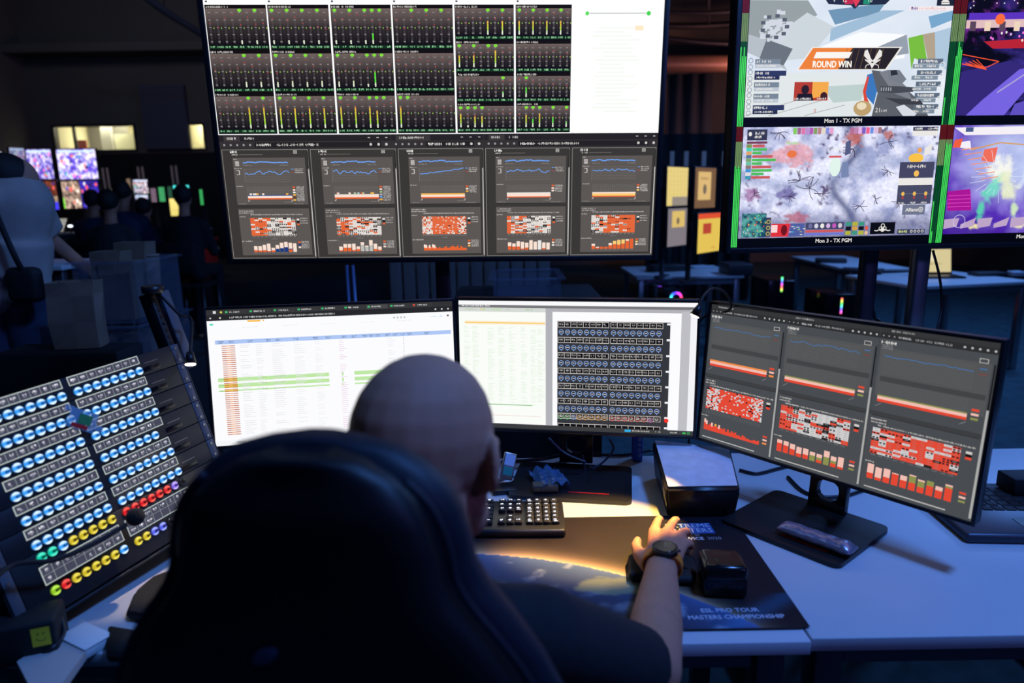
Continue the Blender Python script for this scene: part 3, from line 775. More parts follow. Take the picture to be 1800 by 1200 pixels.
for j in range(22): c.rect(1620 + rr.uniform(0, 60), 112 + j * 16, 1830 - rr.uniform(0, 90), 116 + j * 16, C8(244, 250, 238), L=1)
c.rect(0, 540, 1920, 1080, C8(50, 48, 46), L=0.5)
browser_bar(c, 0, 541, 742, '', random.Random(3)); browser_bar(c, 746, 541, 1148, '', random.Random(4), False); browser_bar(c, 1152, 541, 1920, '', random.Random(5))
for i in range(5): dash(c, i * 384 + 4, 600, 376, 478, Dsets[i])
display('wall_display', 'very large display on the left showing audio meters above five dark dashboards', 'display', (-0.790, 1.923, 1.990), (1.0, 0.023, -0.009), 1.21, 0.681, c, SCRB, (-0.013, 0.063, -0.998), 0.05, 0.014)
# ---- multiviewer display
c = Canvas(1210, 665, 1.21, 0.665, eps=0.00015)
c.rect(0, 0, 1210, 665, C8(3, 4, 8))
def meter_pair(c, x, y0, y1, lv, bright=False):
    n = 4; g1 = C8(20, 70, 35) if not bright else C8(90, 200, 100)
    c.rect(x, y0, x + 18, y0 + 40, C8(95, 15, 20), L=1); c.rect(x, y0 + 40, x + 18, y0 + 110, C8(110, 140, 90), L=1); c.rect(x, y0 + 110, x + 18, y1, C8(10, 75, 40), L=1)
    for i in range(4):
        l = lv[i]
        c.rect(x + i * 4.6 + 0.5, y1 - (y1 - y0) * l, x + i * 4.6 + 3.6, y1, C8(70, 225, 95), L=2)
    for i in range(1, 4): c.rect(x + i * 4.6 - 0.9, y0 + 2, x + i * 4.6, y1, C8(6, 30, 14), L=2.5)
X0 = 21; VW = 565; VH = 301
def cellxy(i, j): return X0 + i * 607, 10 + j * 327     # left, top of each picture
def snow(X, Y):
    n = fbm(X * 1.7, Y, 9, 40, 5); k = fbm(X * 1.7, Y, 4, 60, 3)
    c0 = mixc(C8(218, 220, 242), C8(150, 158, 196), np.clip((n - 0.40) * 3.0, 0, 1))
    riv = np.abs(Y - (0.12 + 1.1 * np.abs(X - 0.53))); river = np.exp(-((X - 0.53 - 0.06 * np.sin(Y * 9)) / 0.03) ** 2)
    c0 = mixc(c0, C8(70, 80, 125), river * 0.85)
    path = np.exp(-((Y - 0.42 - 0.1 * np.sin(X * 6)) / 0.05) ** 2)
    c0 = mixc(c0, C8(150, 160, 195), path * 0.7)
    k2 = fbm(X * 1.7, Y, 26, 77, 3)
    c0 = mixc(c0, C8(90, 80, 115), np.clip((k2 - 0.62) * 7, 0, 1) * np.clip((k - 0.45) * 6, 0, 1))
    c0 = mixc(c0, C8(85, 88, 130), np.clip((Y - 0.74) * 5, 0, 0.75))
    for (a, b_, ra, rb, cc) in ((0.26, 0.25, 0.11, 0.12, C8(215, 150, 160)), (0.56, 0.1, 0.06, 0.08, C8(185, 95, 80)), (0.74, 0.08, 0.03, 0.05, C8(190, 110, 95)), (0.06, 0.6, 0.05, 0.06, C8(150, 100, 150)), (0.23, 0.6, 0.05, 0.06, C8(95, 85, 150)), (0.3, 0.82, 0.07, 0.06, C8(170, 90, 110))):
        d = np.hypot((X - a) / ra, (Y - b_) / rb) + (fbm(X, Y, 40, 5) - 0.5) * 1.4
        c0 = mixc(c0, cc, np.clip((1 - d) * 3, 0, 0.8))
    return np.clip(c0 * (0.92 + 0.5 * fbm(X * 1.7, Y, 60, 91, 2)[..., None]), 0, 1.0)
# top left picture: a pale angular level
x, y = cellxy(0, 0); S = VW / 565.0
def P(u, v): return (x + u * VW, y + v * VH)
c.grid(x, y, x + VW, y + VH, 60, 34, lambda X, Y: mixc(C8(238, 244, 252), C8(205, 218, 232), fbm(X, Y, 4, 2)), L=1)
def poly(pts, k, L=2): c.poly([P(*p) for p in pts], k, L=L)
poly([(0, 0.02), (0.28, 0.02), (0.33, 0.14), (0.1, 0.35), (0, 0.3)], C8(150, 160, 160), 1.5)
poly([(0.1, 0.35), (0.28, 0.12), (0.42, 0.24), (0.3, 0.5), (0.16, 0.52)], C8(205, 214, 218), 1.7)
poly([(0, 0.3), (0.1, 0.35), (0.2, 0.6), (0, 0.45)], C8(182, 190, 196), 1.8)
poly([(0.09, 0.34), (0.22, 0.42), (0.18, 0.56), (0.06, 0.5)], C8(105, 114, 120), 1.9)
poly([(0.38, 0.1), (0.66, 0.04), (0.63, 0.12), (0.42, 0.22)], C8(112, 150, 180), 1.6)
poly([(0.4, 0.25), (0.65, 0.1), (0.76, 0.1), (0.4, 0.36)], C8(160, 190, 214), 1.7)
poly([(0.36, 0.4), (0.55, 0.28), (0.78, 0.3), (0.78, 0.5), (0.5, 0.55)], C8(250, 252, 255), 1.8)
poly([(0.62, 0.42), (0.78, 0.3), (0.8, 0.46), (0.66, 0.5)], C8(150, 160, 172), 2)
poly([(0.88, 0.15), (1.0, 0.1), (1.0, 0.18), (0.9, 0.25)], C8(120, 168, 205), 2); poly([(0.92, 0.28), (1.0, 0.24), (1.0, 0.6), (0.94, 0.55)], C8(175, 200, 220), 2)
poly([(0.86, 0.3), (0.92, 0.28), (0.94, 0.55), (0.9, 0.52)], C8(178, 162, 140), 2)
poly([(0.79, 0.33), (0.86, 0.3), (0.88, 0.42), (0.9, 0.55), (0.83, 0.5), (0.82, 0.6)], C8(120, 190, 60), 2.2)
poly([(0.0, 0.62), (0.75, 0.62), (0.6, 1.0), (0.0, 1.0)], C8(226, 232, 232), 1.9)
poly([(0.38, 0.74), (0.6, 0.72), (0.58, 0.86), (0.44, 0.88)], C8(190, 208, 205), 2)
for q in ((0, 1, 0.25, 0.86), (0.12, 1, 0.4, 0.85), (0.3, 1.0, 0.5, 0.9)): c.line([P(q[0], q[1] - .01), P(q[2], q[3])], 2, C8(180, 180, 180), 2.2)
# map outline
mr = random.Random(5); mp = []
for a in range(34):
    th = a * 2.4; rr_ = mr.uniform(0.25, 1.0)
    px_, py_ = 0.125 + 0.075 * rr_ * math.cos(th), 0.235 + 0.125 * rr_ * math.sin(th)
    q = P(px_, py_); w_ = mr.uniform(8, 20); h_ = mr.uniform(7, 14)
    c.rect(q[0] - w_ / 2, q[1] - h_ / 2, q[0] + w_ / 2, q[1] + h_ / 2, C8(210, 216, 224), L=3 + (a % 5) * 0.1)
for a in range(9):
    q = P(0.125 + 0.06 * math.cos(a * .7), 0.235 + 0.09 * math.sin(a * .7)); c.rect(q[0] - 6, q[1] - 4, q[0] + 6, q[1] + 5, C8(88, 96, 104), L=3.8)
# score bar
poly([(0.35, -0.02), (0.7, -0.02), (0.66, 0.05), (0.53, 0.06), (0.51, 0.09), (0.49, 0.06), (0.38, 0.05)], C8(32, 42, 60), 3)
poly([(0.44, -0.02), (0.5, -0.02), (0.5, 0.05), (0.46, 0.05)], C8(190, 40, 70), 3.2); poly([(0.55, -0.02), (0.6, -0.02), (0.58, 0.05), (0.55, 0.05)], C8(30, 140, 110), 3.2)
poly([(0.495, 0.01), (0.535, 0.01), (0.515, 0.075)], C8(225, 60, 80), 3.4)
q = P(0.445, 0.0); c.text('12', q[0], q[1], 10, WH, 4); q = P(0.57, 0.0); c.text('10', q[0], q[1], 10, WH, 4)
q = P(0.40, 0.0); c.text('V', q[0], q[1], 10, WH, 4)
poly([(0.915, -0.02), (1.0, -0.02), (1.0, 0.06), (0.915, 0.06)], C8(30, 36, 52), 3); poly([(0.935, 0.03), (0.957, -0.01), (0.979, 0.03)], WH, 3.5); q = P(0.938, 0.035); c.rect(q[0], q[1], q[0] + 23, q[1] + 4, WH, L=3.5)
# round win banner
poly([(0.245, 0.60), (0.315, 0.405), (0.765, 0.405), (0.695, 0.60)], C8(240, 236, 230), 4)
poly([(0.255, 0.593), (0.32, 0.413), (0.52, 0.413), (0.455, 0.593)], C8(238, 130, 45), 4.3); poly([(0.45, 0.593), (0.515, 0.413), (0.752, 0.413), (0.688, 0.593)], C8(38, 32, 30), 4.3)
poly([(0.325, 0.5), (0.338, 0.447), (0.515, 0.447), (0.5, 0.5)], C8(250, 246, 240), 4.8)
for a in range(7): c.line([P(0.47 + 0.03 * a, 0.59), P(0.49 + 0.03 * a, 0.42)], 1.2, C8(120, 95, 50), 4.5)
q = P(0.322, 0.52); c.text('ROUND WIN', q[0], q[1], 17, C8(255, 250, 240), 5, sx=0.78, bold=0.7)
# team emblem: winged insect
for sgn in (-1, 1):
    poly([(0.62 + sgn * 0.004, 0.545), (0.62 + sgn * 0.012, 0.49), (0.62 + sgn * 0.03, 0.425), (0.62 + sgn * 0.043, 0.44), (0.62 + sgn * 0.045, 0.48), (0.62 + sgn * 0.02, 0.52)], WH, 5)
    poly([(0.62 + sgn * 0.008, 0.53), (0.62 + sgn * 0.04, 0.505), (0.62 + sgn * 0.036, 0.52), (0.62 + sgn * 0.012, 0.55)], WH, 5.2)
    c.line([P(0.62 + sgn * 0.012, 0.55), P(0.62 + sgn * 0.03, 0.56), P(0.62 + sgn * 0.034, 0.585)], 1.8, WH, 5.2)
poly([(0.605, 0.54), (0.635, 0.54), (0.62, 0.59)], WH, 5.3); poly([(0.61, 0.50), (0.62, 0.52), (0.63, 0.50), (0.635, 0.53), (0.605, 0.53)], WH, 5.3)
# rifle seen from behind
poly([(0.62, 0.60), (0.70, 0.62), (0.9, 0.9), (0.93, 1.0), (0.64, 1.0), (0.66, 0.8)], C8(92, 96, 102), 3); poly([(0.66, 0.62), (0.70, 0.60), (0.8, 0.74), (0.84, 0.86), (0.74, 0.8)], C8(125, 130, 138), 3.2)
poly([(0.70, 0.6), (0.76, 0.6), (0.8, 0.68), (0.78, 0.72), (0.71, 0.68)], C8(120, 126, 136), 3.4); poly([(0.715, 0.605), (0.745, 0.60), (0.755, 0.64), (0.72, 0.65)], C8(45, 48, 54), 3.6)
poly([(0.67, 0.74), (0.76, 0.74), (0.84, 0.75), (0.84, 0.79), (0.75, 0.8), (0.67, 0.79)], C8(70, 74, 80), 3.7)
for a in range(5): poly([(0.675 + a * 0.012, 0.75), (0.68 + a * 0.012, 0.75), (0.68 + a * 0.012, 0.78), (0.675 + a * 0.012, 0.78)], C8(170, 175, 184), 3.9)
poly([(0.76, 0.92), (0.8, 0.9), (0.87, 0.98), (0.86, 1.0), (0.8, 1.0)], C8(215, 220, 228), 4); poly([(0.7, 0.84), (0.88, 0.86), (0.9, 0.9), (0.78, 0.9)], C8(60, 62, 68), 3.6)
poly([(0.6, 0.64), (0.64, 0.62), (0.66, 0.75), (0.645, 0.9), (0.59, 0.8)], C8(60, 120, 190), 2.8); poly([(0.6, 0.66), (0.61, 0.65), (0.60, 0.8), (0.63, 0.92), (0.6, 0.9), (0.585, 0.78)], C8(220, 70, 50), 2.9)
c.disc(*P(0.59, 0.93), 26, 20, C8(190, 160, 110), L=3); c.disc(*P(0.585, 0.91), 14, 10, C8(235, 220, 190), L=3.2)
q = P(0.655, 0.925); c.text('21', q[0], q[1], 12, WH, 5); c.scrib(q[0] + 18, q[1] + 5, 14, 6, WH, 5)
q = P(0.345, 0.93); c.text('0', q[0], q[1], 10, C8(200, 80, 70), 5)
# player boxes
poly([(0.24, 0.70), (0.41, 0.70), (0.41, 0.86), (0.24, 0.86)], C8(180, 60, 40), 3); poly([(0.33, 0.70), (0.41, 0.70), (0.41, 0.82), (0.33, 0.84)], C8(245, 170, 70), 3.2)
c.disc(*P(0.295, 0.765), 11, 12, C8(40, 26, 30), L=3.5); c.disc(*P(0.39, 0.82), 10, 10, C8(60, 30, 30), L=3.5); poly([(0.26, 0.8), (0.33, 0.8), (0.34, 0.86), (0.25, 0.86)], C8(26, 22, 32), 3.6)
q = P(0.245, 0.835); c.scrib(q[0], q[1], 45, 6, WH, 4); q = P(0.355, 0.835); c.scrib(q[0], q[1], 28, 6, WH, 4)
pr = random.Random(11)
for j in range(5):
    v = 0.505 + j * 0.098; dk = j in (1, 4)
    q = P(0.04, v); c.rect(q[0], q[1], q[0] + (70 if not dk else 88), q[1] + 13, C8(45, 55, 95) if dk else C8(120, 135, 150), L=3)
    c.scrib(q[0] + 3, q[1] + 3, 40, 7, WH, 4, pr); c.ring(q[0] - 12, q[1] + 4, 6, 1.5, C8(120, 130, 150), 10, 4); c.ring(q[0] - 12, q[1] + 20, 6, 1.5, C8(120, 130, 150), 10, 4)
    c.rect(q[0] + (0 if not dk else 0), q[1] + 13, q[0] + 70, q[1] + 23, C8(190, 198, 208) if not dk else C8(38, 46, 80), L=3); c.scrib(q[0] + 6, q[1] + 15, 50, 5, WH, 4, pr)
    q = P(0.85, v); c.rect(q[0], q[1], q[0] + 72, q[1] + 13, C8(95, 110, 128), L=3); c.rect(q[0] - 14, q[1] + 14, q[0] + 62, q[1] + 25, C8(130, 145, 160), L=3)
    c.scrib(q[0] + 8, q[1] + 3, 48, 7, WH, 4, pr); c.scrib(q[0] - 8, q[1] + 16, 22, 6, WH, 4, pr); c.scrib(q[0] + 26, q[1] + 16, 24, 6, WH, 4, pr); c.ring(q[0] + 72, q[1] + 16, 7, 2, WH, 12, 4)
poly([(0.78, 0.065), (1.0, 0.065), (1.0, 0.1), (0.78, 0.1)], C8(245, 235, 238), 3); q = P(0.79, 0.07); c.scrib(q[0], q[1], 18, 8, C8(90, 70, 150), 4); q = P(0.83, 0.072); c.scrib(q[0], q[1], 80, 8, C8(235, 190, 190), 4)
# bottom left picture: a snowy battlefield from above
x, y = cellxy(0, 1)
c.grid(x, y, x + VW, y + VH, 150, 84, snow, L=1)
tr = random.Random(21)
def tree2(u, v, s):
    p0 = P(u, v)
    for k in range(7):
        a = tr.uniform(0, 2 * PI); pts = [p0]; px_, py_ = p0
        for q_ in range(3):
            a += tr.uniform(-0.5, 0.5); px_ += math.cos(a) * s; py_ += math.sin(a) * s * 0.8; pts.append((px_, py_))
        c.line(pts, 1.6, C8(70, 58, 80), 2.5)
for q in ((0.56, 0.2, 10), (0.74, 0.14, 9), (0.18, 0.05, 9), (0.35, 0.55, 14), (0.3, 0.48, 12), (0.42, 0.6, 8), (0.75, 0.4, 7), (0.62, 0.72, 8), (0.83, 0.68, 9), (0.7, 0.66, 6), (0.25, 0.62, 7), (0.07, 0.6, 6)): tree2(*q)
poly([(0.52, 0.14), (0.545, 0.12), (0.55, 0.24), (0.52, 0.26)], C8(85, 92, 130), 2.6); poly([(0.51, 0.32), (0.54, 0.31), (0.55, 0.45), (0.51, 0.46)], C8(120, 135, 175), 2.6)
c.disc(*P(0.475, 0.36), 16, 26, C8(225, 245, 235), L=2.6); c.disc(*P(0.25, 0.24), 14, 10, C8(235, 120, 70), L=2.6)
q = P(0.44, 0.26); c.rect(q[0], q[1], q[0] + 36, q[1] + 5, C8(215, 90, 90), L=3); q = P(0.45, 0.19); c.scrib(q[0], q[1], 34, 8, WH, 3); q = P(0.22, 0.13); c.scrib(q[0], q[1], 34, 8, C8(170, 225, 140), 3)
poly([(0.02, 0.02), (0.12, 0.02), (0.12, 0.115), (0.02, 0.115)], C8(52, 56, 82), 3); c.disc(*P(0.035, 0.06), 5, 6, WH, 8, 4); q = P(0.055, 0.04); c.scrib(q[0], q[1], 32, 8, WH, 4); q = P(0.055, 0.075); c.scrib(q[0], q[1], 24, 7, WH, 4)
q = P(0.02, 0.125); c.rect(q[0], q[1], q[0] + 58, q[1] + 6, C8(120, 60, 80), L=3)
for j in range(10):
    q = P(0.02, 0.15 + j * 0.031); c.rect(q[0], q[1], q[0] + 15, q[1] + 9, C8(*[tr.randint(60, 230) for _ in range(3)]), L=3)
    c.rect(q[0] + 17, q[1] + 1, q[0] + 17 + tr.randint(24, 70), q[1] + 8, C8(80, 190, 90) if j % 3 else C8(205, 90, 90), L=3)
for j in range(22):
    q = P(0.25 + j * 0.0205, 0.01); 
    if 10 <= j <= 13: continue
    c.rect(q[0], q[1], q[0] + 10, q[1] + 17, C8(*[tr.randint(90, 240) for _ in range(3)]), L=3)
poly([(0.86, 0.01), (0.99, 0.01), (0.99, 0.045), (0.86, 0.045)], C8(60, 62, 86), 3); poly([(0.86, 0.045), (0.99, 0.045), (0.99, 0.09), (0.86, 0.09)], WH, 3); q = P(0.87, 0.018); c.scrib(q[0], q[1], 24, 6, WH, 4); q = P(0.935, 0.018); c.scrib(q[0], q[1], 28, 6, WH, 4)
c.disc(*P(0.89, 0.29), 22, 13, C8(250, 195, 70), L=3); c.disc(*P(0.905, 0.22), 6, 7, C8(245, 165, 80), L=3); poly([(0.93, 0.2), (0.97, 0.16), (0.96, 0.25), (0.93, 0.27)], WH, 3)
poly([(0.81, 0.325), (0.99, 0.325), (0.99, 0.47), (0.81, 0.47)], C8(68, 70, 98), 3.2); poly([(0.81, 0.47), (0.99, 0.47), (0.99, 0.535), (0.81, 0.535)], WH, 3.3); poly([(0.81, 0.535), (0.99, 0.535), (0.99, 0.71), (0.81, 0.71)], C8(72, 74, 100), 3.2)
q = P(0.85, 0.35); c.scrib(q[0], q[1], 56, 9, WH, 4); c.disc(*P(0.9, 0.43), 8, 9, C8(245, 190, 90), 8, 4)
for a in range(3):
    c.disc(*P(0.84 + a * 0.06, 0.615), 5, 6, C8(240, 190, 90), 8, 4); c.disc(*P(0.84 + a * 0.06, 0.65), 3, 4, C8(190, 60, 60), 8, 4); q = P(0.82 + a * 0.06, 0.69); c.scrib(q[0], q[1], 18, 5, WH, 4)
c.line([P(0.82, 0.615), P(0.98, 0.615)], 1, C8(130, 130, 150), 3.6)
poly([(0.845, 0.715), (0.965, 0.715), (0.965, 0.81), (0.845, 0.81)], C8(112, 118, 140), 3.4); q = P(0.862, 0.745); c.text('Allianz', q[0], q[1], 10, WH, 4.2, maxw=42, bold=0.3)
q = P(0.942, 0.762); c.ring(q[0], q[1], 6.5, 1.6, WH, 16, 4.2)
for a in (-2.4, 0, 2.4): c.rect(q[0] + a - 0.7, q[1] - 3.5 + abs(a) * .4, q[0] + a + 0.7, q[1] + 3.5, WH, L=4.2)
def minimap(X, Y):
    n = fbm(X, Y, 8, 8, 3); c0 = mixc(C8(25, 70, 95), C8(90, 170, 165), np.clip((n - .35) * 3, 0, 1)); return c0 * (0.7 + 0.6 * vnoise(X, Y, 30, 4)[..., None])
c.grid(*P(0.015, 0.77), *P(0.14, 0.99), 24, 20, minimap, L=3)
for a in range(26):
    q = P(tr.uniform(0.02, 0.135), tr.uniform(0.78, 0.98)); c.rect(q[0], q[1], q[0] + 3, q[1] + 3, tr.choice((C8(235, 70, 60), C8(120, 230, 110), WH, C8(250, 190, 60))), L=4)
poly([(0.14, 0.81), (0.165, 0.81), (0.165, 0.99), (0.14, 0.99)], C8(62, 64, 92), 3)
for a in range(3): c.ring(*P(0.152, 0.85 + a * 0.055), 5, 2, tr.choice((C8(200, 190, 90), C8(130, 200, 120))), 10, 4)
poly([(0.168, 0.87), (0.27, 0.87), (0.26, 0.99), (0.168, 0.99)], C8(225, 50, 60), 3.2); poly([(0.168, 0.88), (0.2, 0.88), (0.2, 0.95), (0.168, 0.95)], C8(255, 215, 215), 3.3); c.disc(*P(0.235, 0.93), 9, 15, C8(110, 20, 30), L=3.4)
poly([(0.262, 0.87), (0.34, 0.87), (0.34, 0.99), (0.255, 0.99)], C8(80, 95, 160), 3.2)
for a in range(12): q = P(tr.uniform(0.26, 0.335), tr.uniform(0.88, 0.98)); c.rect(q[0], q[1], q[0] + tr.randint(3, 9), q[1] + 2, tr.choice((WH, C8(60, 200, 220), C8(200, 190, 90))), L=3.5)
poly([(0.345, 0.865), (0.545, 0.865), (0.545, 0.93), (0.345, 0.93)], C8(70, 72, 105), 3.2)
for a in range(6): c.disc(*P(0.37 + a * 0.031, 0.897), 6, 7, (C8(110, 110, 160), C8(215, 215, 230), WH, C8(215, 180, 230), C8(200, 90, 190), C8(215, 205, 215))[a], 10, 3.5)
poly([(0.345, 0.935), (0.545, 0.935), (0.545, 0.957), (0.345, 0.957)], C8(205, 90, 95), 3.3); poly([(0.345, 0.962), (0.545, 0.962), (0.545, 0.982), (0.345, 0.982)], C8(110, 120, 215), 3.3)
for a in range(3):
    for b_ in range(3): q = P(0.555 + a * 0.034, 0.866 + b_ * 0.042); c.rect(q[0], q[1], q[0] + 16, q[1] + 11, (C8(60, 150, 130), C8(210, 160, 70), C8(180, 180, 60), C8(20, 20, 30))[(a * 2 + b_ * 3) % 4], L=3.4)
for a in range(3): c.disc(*P(0.665, 0.88 + a * 0.045), 5, 6, (C8(170, 170, 200), C8(225, 90, 70), C8(235, 190, 150))[a], 10, 3.6)
poly([(0.685, 0.875), (0.815, 0.875), (0.815, 0.985), (0.685, 0.985)], C8(10, 10, 14), 3.5)
for sgn in (-1, 1):
    c.line([P(0.75, 0.955), P(0.75 + sgn * 0.018, 0.945), P(0.75 + sgn * 0.03, 0.955), P(0.75 + sgn * 0.042, 0.95)], 2.6, WH, 4); c.ring(*P(0.75 + sgn * 0.012, 0.93), 4, 1.8, WH, 10, 4)
c.ring(*P(0.75, 0.905), 5, 2, WH, 12, 4); c.disc(*P(0.75, 0.945), 6, 6, WH, 10, 4)
q = P(0.83, 0.945); c.rect(q[0], q[1], q[0] + 82, q[1] + 13, C8(60, 64, 90), L=3); c.scrib(q[0] + 4, q[1] + 3, 25, 7, C8(220, 230, 150), 4)
for a in range(4): c.ring(q[0] + 42 + a * 11, q[1] + 6, 3.4, 1.5, WH, 8, 4)
# top right picture: a purple arena stage
x, y = cellxy(1, 0)
c.grid(x, y, x + VW, y + VH, 110, 62, lambda X, Y: mixc(mixc(C8(8, 6, 18), C8(64, 52, 150), np.clip(fbm(X, Y * 1.5, 10, 3, 5) * 2.4 - 1.0 + 0.45 * (Y - 0.5), 0, 1)), C8(150, 60, 190), np.clip((fbm(X * 2, Y, 20, 19, 3) - 0.6) * 5, 0, 1) * np.clip(1 - abs(Y - 0.2) * 5, 0, 1)), L=1)
poly([(0.01, 0.12), (1, 0.09), (1, 0.17), (0.01, 0.2)], C8(90, 50, 190), 2); poly([(0.0, 0.18), (1, 0.14), (1, 0.2), (0.0, 0.25)], C8(225, 190, 190), 2.2)
for a in range(14): poly([(0.02 + a * 0.075, 0.19), (0.05 + a * 0.075, 0.19), (0.05 + a * 0.075, 0.27), (0.02 + a * 0.075, 0.27)], C8(240, 215, 190) if a % 2 else C8(90, 70, 90), 2.4)
c.disc(*P(0.17, 0.17), 14, 14, C8(250, 110, 60), L=2.6)
poly([(0.1, 0.36), (0.6, 0.3), (1, 0.3), (1, 0.4), (0.15, 0.42)], C8(185, 35, 50), 2.2)
for a in range(26): q = P(tr.uniform(0.1, 1), tr.uniform(0.27, 0.36)); c.disc(q[0], q[1], 3, 3.6, tr.choice((C8(220, 190, 250), C8(250, 120, 220), WH)), 8, 2.6)
for a in range(5): c.line([P(0.0 + a * 0.018, 0.55 - a * 0.01), P(0.13 + a * 0.0, 0.60)], 2, C8(250, 90, 50), 2.6)
c.line([P(-0.0, 0.47), P(0.19, 0.53), P(0.13, 0.58), P(0.0, 0.55)], 2.2, C8(250, 90, 50), 2.7)
poly([(0.0, 0.62), (0.25, 0.52), (0.4, 0.6), (0.2, 0.75), (0.1, 1.0), (0.0, 1.0)], C8(52, 40, 120), 2.3); poly([(0.13, 0.86), (0.3, 0.6), (0.42, 0.55), (0.36, 0.75), (0.25, 1.0), (0.05, 1.0)], C8(118, 100, 225), 2.5)
poly([(0.3, 0.9), (0.5, 0.8), (0.8, 0.85), (0.85, 1.0), (0.28, 1.0)], C8(95, 80, 190), 2.6); c.line([P(0.2, 0.8), P(0.35, 0.62)], 4, C8(170, 165, 210), 2.8)
for a in range(20): q = P(tr.uniform(0, 1), tr.uniform(0, 0.1)); c.disc(q[0], q[1], 2, 2, WH, 6, 2.6)
# bottom right picture: glowing flashes in a violet courtyard
x, y = cellxy(1, 1)
def court(X, Y):
    c0 = mixc(C8(84, 46, 180), C8(150, 130, 225), np.clip(fbm(X * 1.6, Y, 8, 33, 4) * 2 - 0.6, 0, 1))
    c0 = mixc(c0, C8(200, 215, 250), np.clip(1.5 - np.hypot((X - 0.33) * 2.4, (Y - 0.32) * 1.8) * 1.9, 0, 1) * (0.6 + 0.4 * fbm(X, Y, 14, 2)))
    c0 = mixc(c0, C8(64, 18, 150), np.clip((Y - 0.72) * 4 + (0.12 - X) * 3, 0, 0.9))
    w = fbm(X * 1.6, Y, 18, 71, 3) - 0.5
    for (u, v, ru, rv, k, an) in ((0.27, 0.42, 0.07, 0.13, (252, 252, 240), 0.0), (0.24, 0.6, 0.04, 0.17, (120, 220, 200), 0.5), (0.33, 0.58, 0.05, 0.17, (235, 240, 200), -0.5), (0.19, 0.78, 0.022, 0.14, (90, 215, 175), 0.25), (0.37, 0.78, 0.022, 0.13, (210, 235, 190), -0.25), (0.42, 0.42, 0.03, 0.15, (215, 225, 250), 0.5), (0.17, 0.93, 0.03, 0.03, (250, 240, 170), 0), (0.4, 0.92, 0.035, 0.03, (245, 235, 190), 0)):
        dx, dy = X - u, Y - v; a2, b2 = dx * math.cos(an) + dy * math.sin(an) * 0.55, dy * math.cos(an) - dx * math.sin(an) * 1.8
        d = np.hypot(a2 / ru, b2 / rv) + w * 1.6
        c0 = mixc(c0, C8(*k), np.clip((1.05 - d) * 1.8, 0, 0.92))
    return c0
c.grid(x, y, x + VW, y + VH, 130, 74, court, L=1)
for a in range(9): poly([(-0.0 + a * 0.09, 0.86 + (a % 2) * 0.05), (0.08 + a * 0.09, 0.85), (0.07 + a * 0.09, 0.93), (-0.0 + a * 0.09, 0.95)], C8(190, 165, 200), 2)
poly([(0.0, 0.02), (0.6, 0.01), (0.6, 0.08), (0.06, 0.09)], C8(245, 240, 245), 2.6); poly([(0.06, 0.02), (0.1, 0.02), (0.1, 0.06), (0.06, 0.06)], C8(70, 90, 140), 2.8)
poly([(0.01, 0.13), (0.05, 0.12), (0.04, 0.2), (0.0, 0.2)], C8(240, 95, 60), 2.5); poly([(0.04, 0.15), (0.09, 0.14), (0.1, 0.22), (0.04, 0.2)], C8(245, 240, 250), 2.4)
for a in range(7): c.line([P(0.05 + a * 0.02, 0.22 + a * 0.045), P(0.14 + a * 0.02, 0.2 + a * 0.045)], 2.5, C8(240, 150, 110), 2.6)
poly([(0.17, 0.22), (0.24, 0.2), (0.23, 0.34), (0.16, 0.32)], C8(240, 110, 90), 2.6); c.line([P(0.1, 0.22), P(0.25, 0.16), P(0.5, 0.2)], 3.5, C8(215, 160, 100), 2.7)
poly([(0.0, 0.6), (0.12, 0.58), (0.14, 0.78), (0.01, 0.78)], C8(170, 20, 150), 2.4)
for a in range(4): c.line([P(0.01, 0.64 + a * 0.035), P(0.13, 0.635 + a * 0.035)], 1.6, C8(235, 80, 200), 2.7)
for a in range(22):
    th = a / 22 * 2 * PI; c.line([P(0.26 + 0.07 * math.cos(th), 0.47 + 0.12 * math.sin(th)), P(0.26 + tr.uniform(0.09, 0.16) * math.cos(th), 0.47 + tr.uniform(0.16, 0.28) * math.sin(th))], 1.0, C8(235, 240, 255), 2.8)
c.ring(*P(0.08, 0.88), 18, 1.5, C8(215, 210, 240), 16, 3)
# meters and labels
for j in range(2):
    for i in range(2):
        x, y = cellxy(i, j); yb = y + VH + 24
        lv = [[(0.52, .58, .48, .52), (0.2, .16, .14, .12)], [(0.5, .72, .7, .71), (0.0, .0, .0, .0)]]
        L_ = (0.62, 0.55, 0.62, 0.55) if j == 0 else (0.68, 0.66, 0.68, 0.66)
        meter_pair(c, x - 20, y - 2, yb, L_ if i == 0 else ((0.55, 0.66, 0.62, 0.6) if j == 0 else (0.85, 0.83, 0.84, 0.84)))
        meter_pair(c, x + VW + 2, y - 2, yb, (0.22, 0.0, 0.0, 0.0) if j == 0 else (0.36, 0.1, 0.0, 0.0))
        c.text('Mon %d - TX PGM' % (1 + i + 2 * j), x + VW / 2 - 2, y + VH + 5, 11, WH, 5, 'c', 1.0, 0.25)
display('multiview_display', 'very large right display with a four way split of game pictures and green level bars', 'display', (0.621, 1.937, 1.984), (0.9972, 0.0747, 0.0), 1.21, 0.665, c, SCRB, (0.0, 0.0, -1.0), 0.05, 0.014)

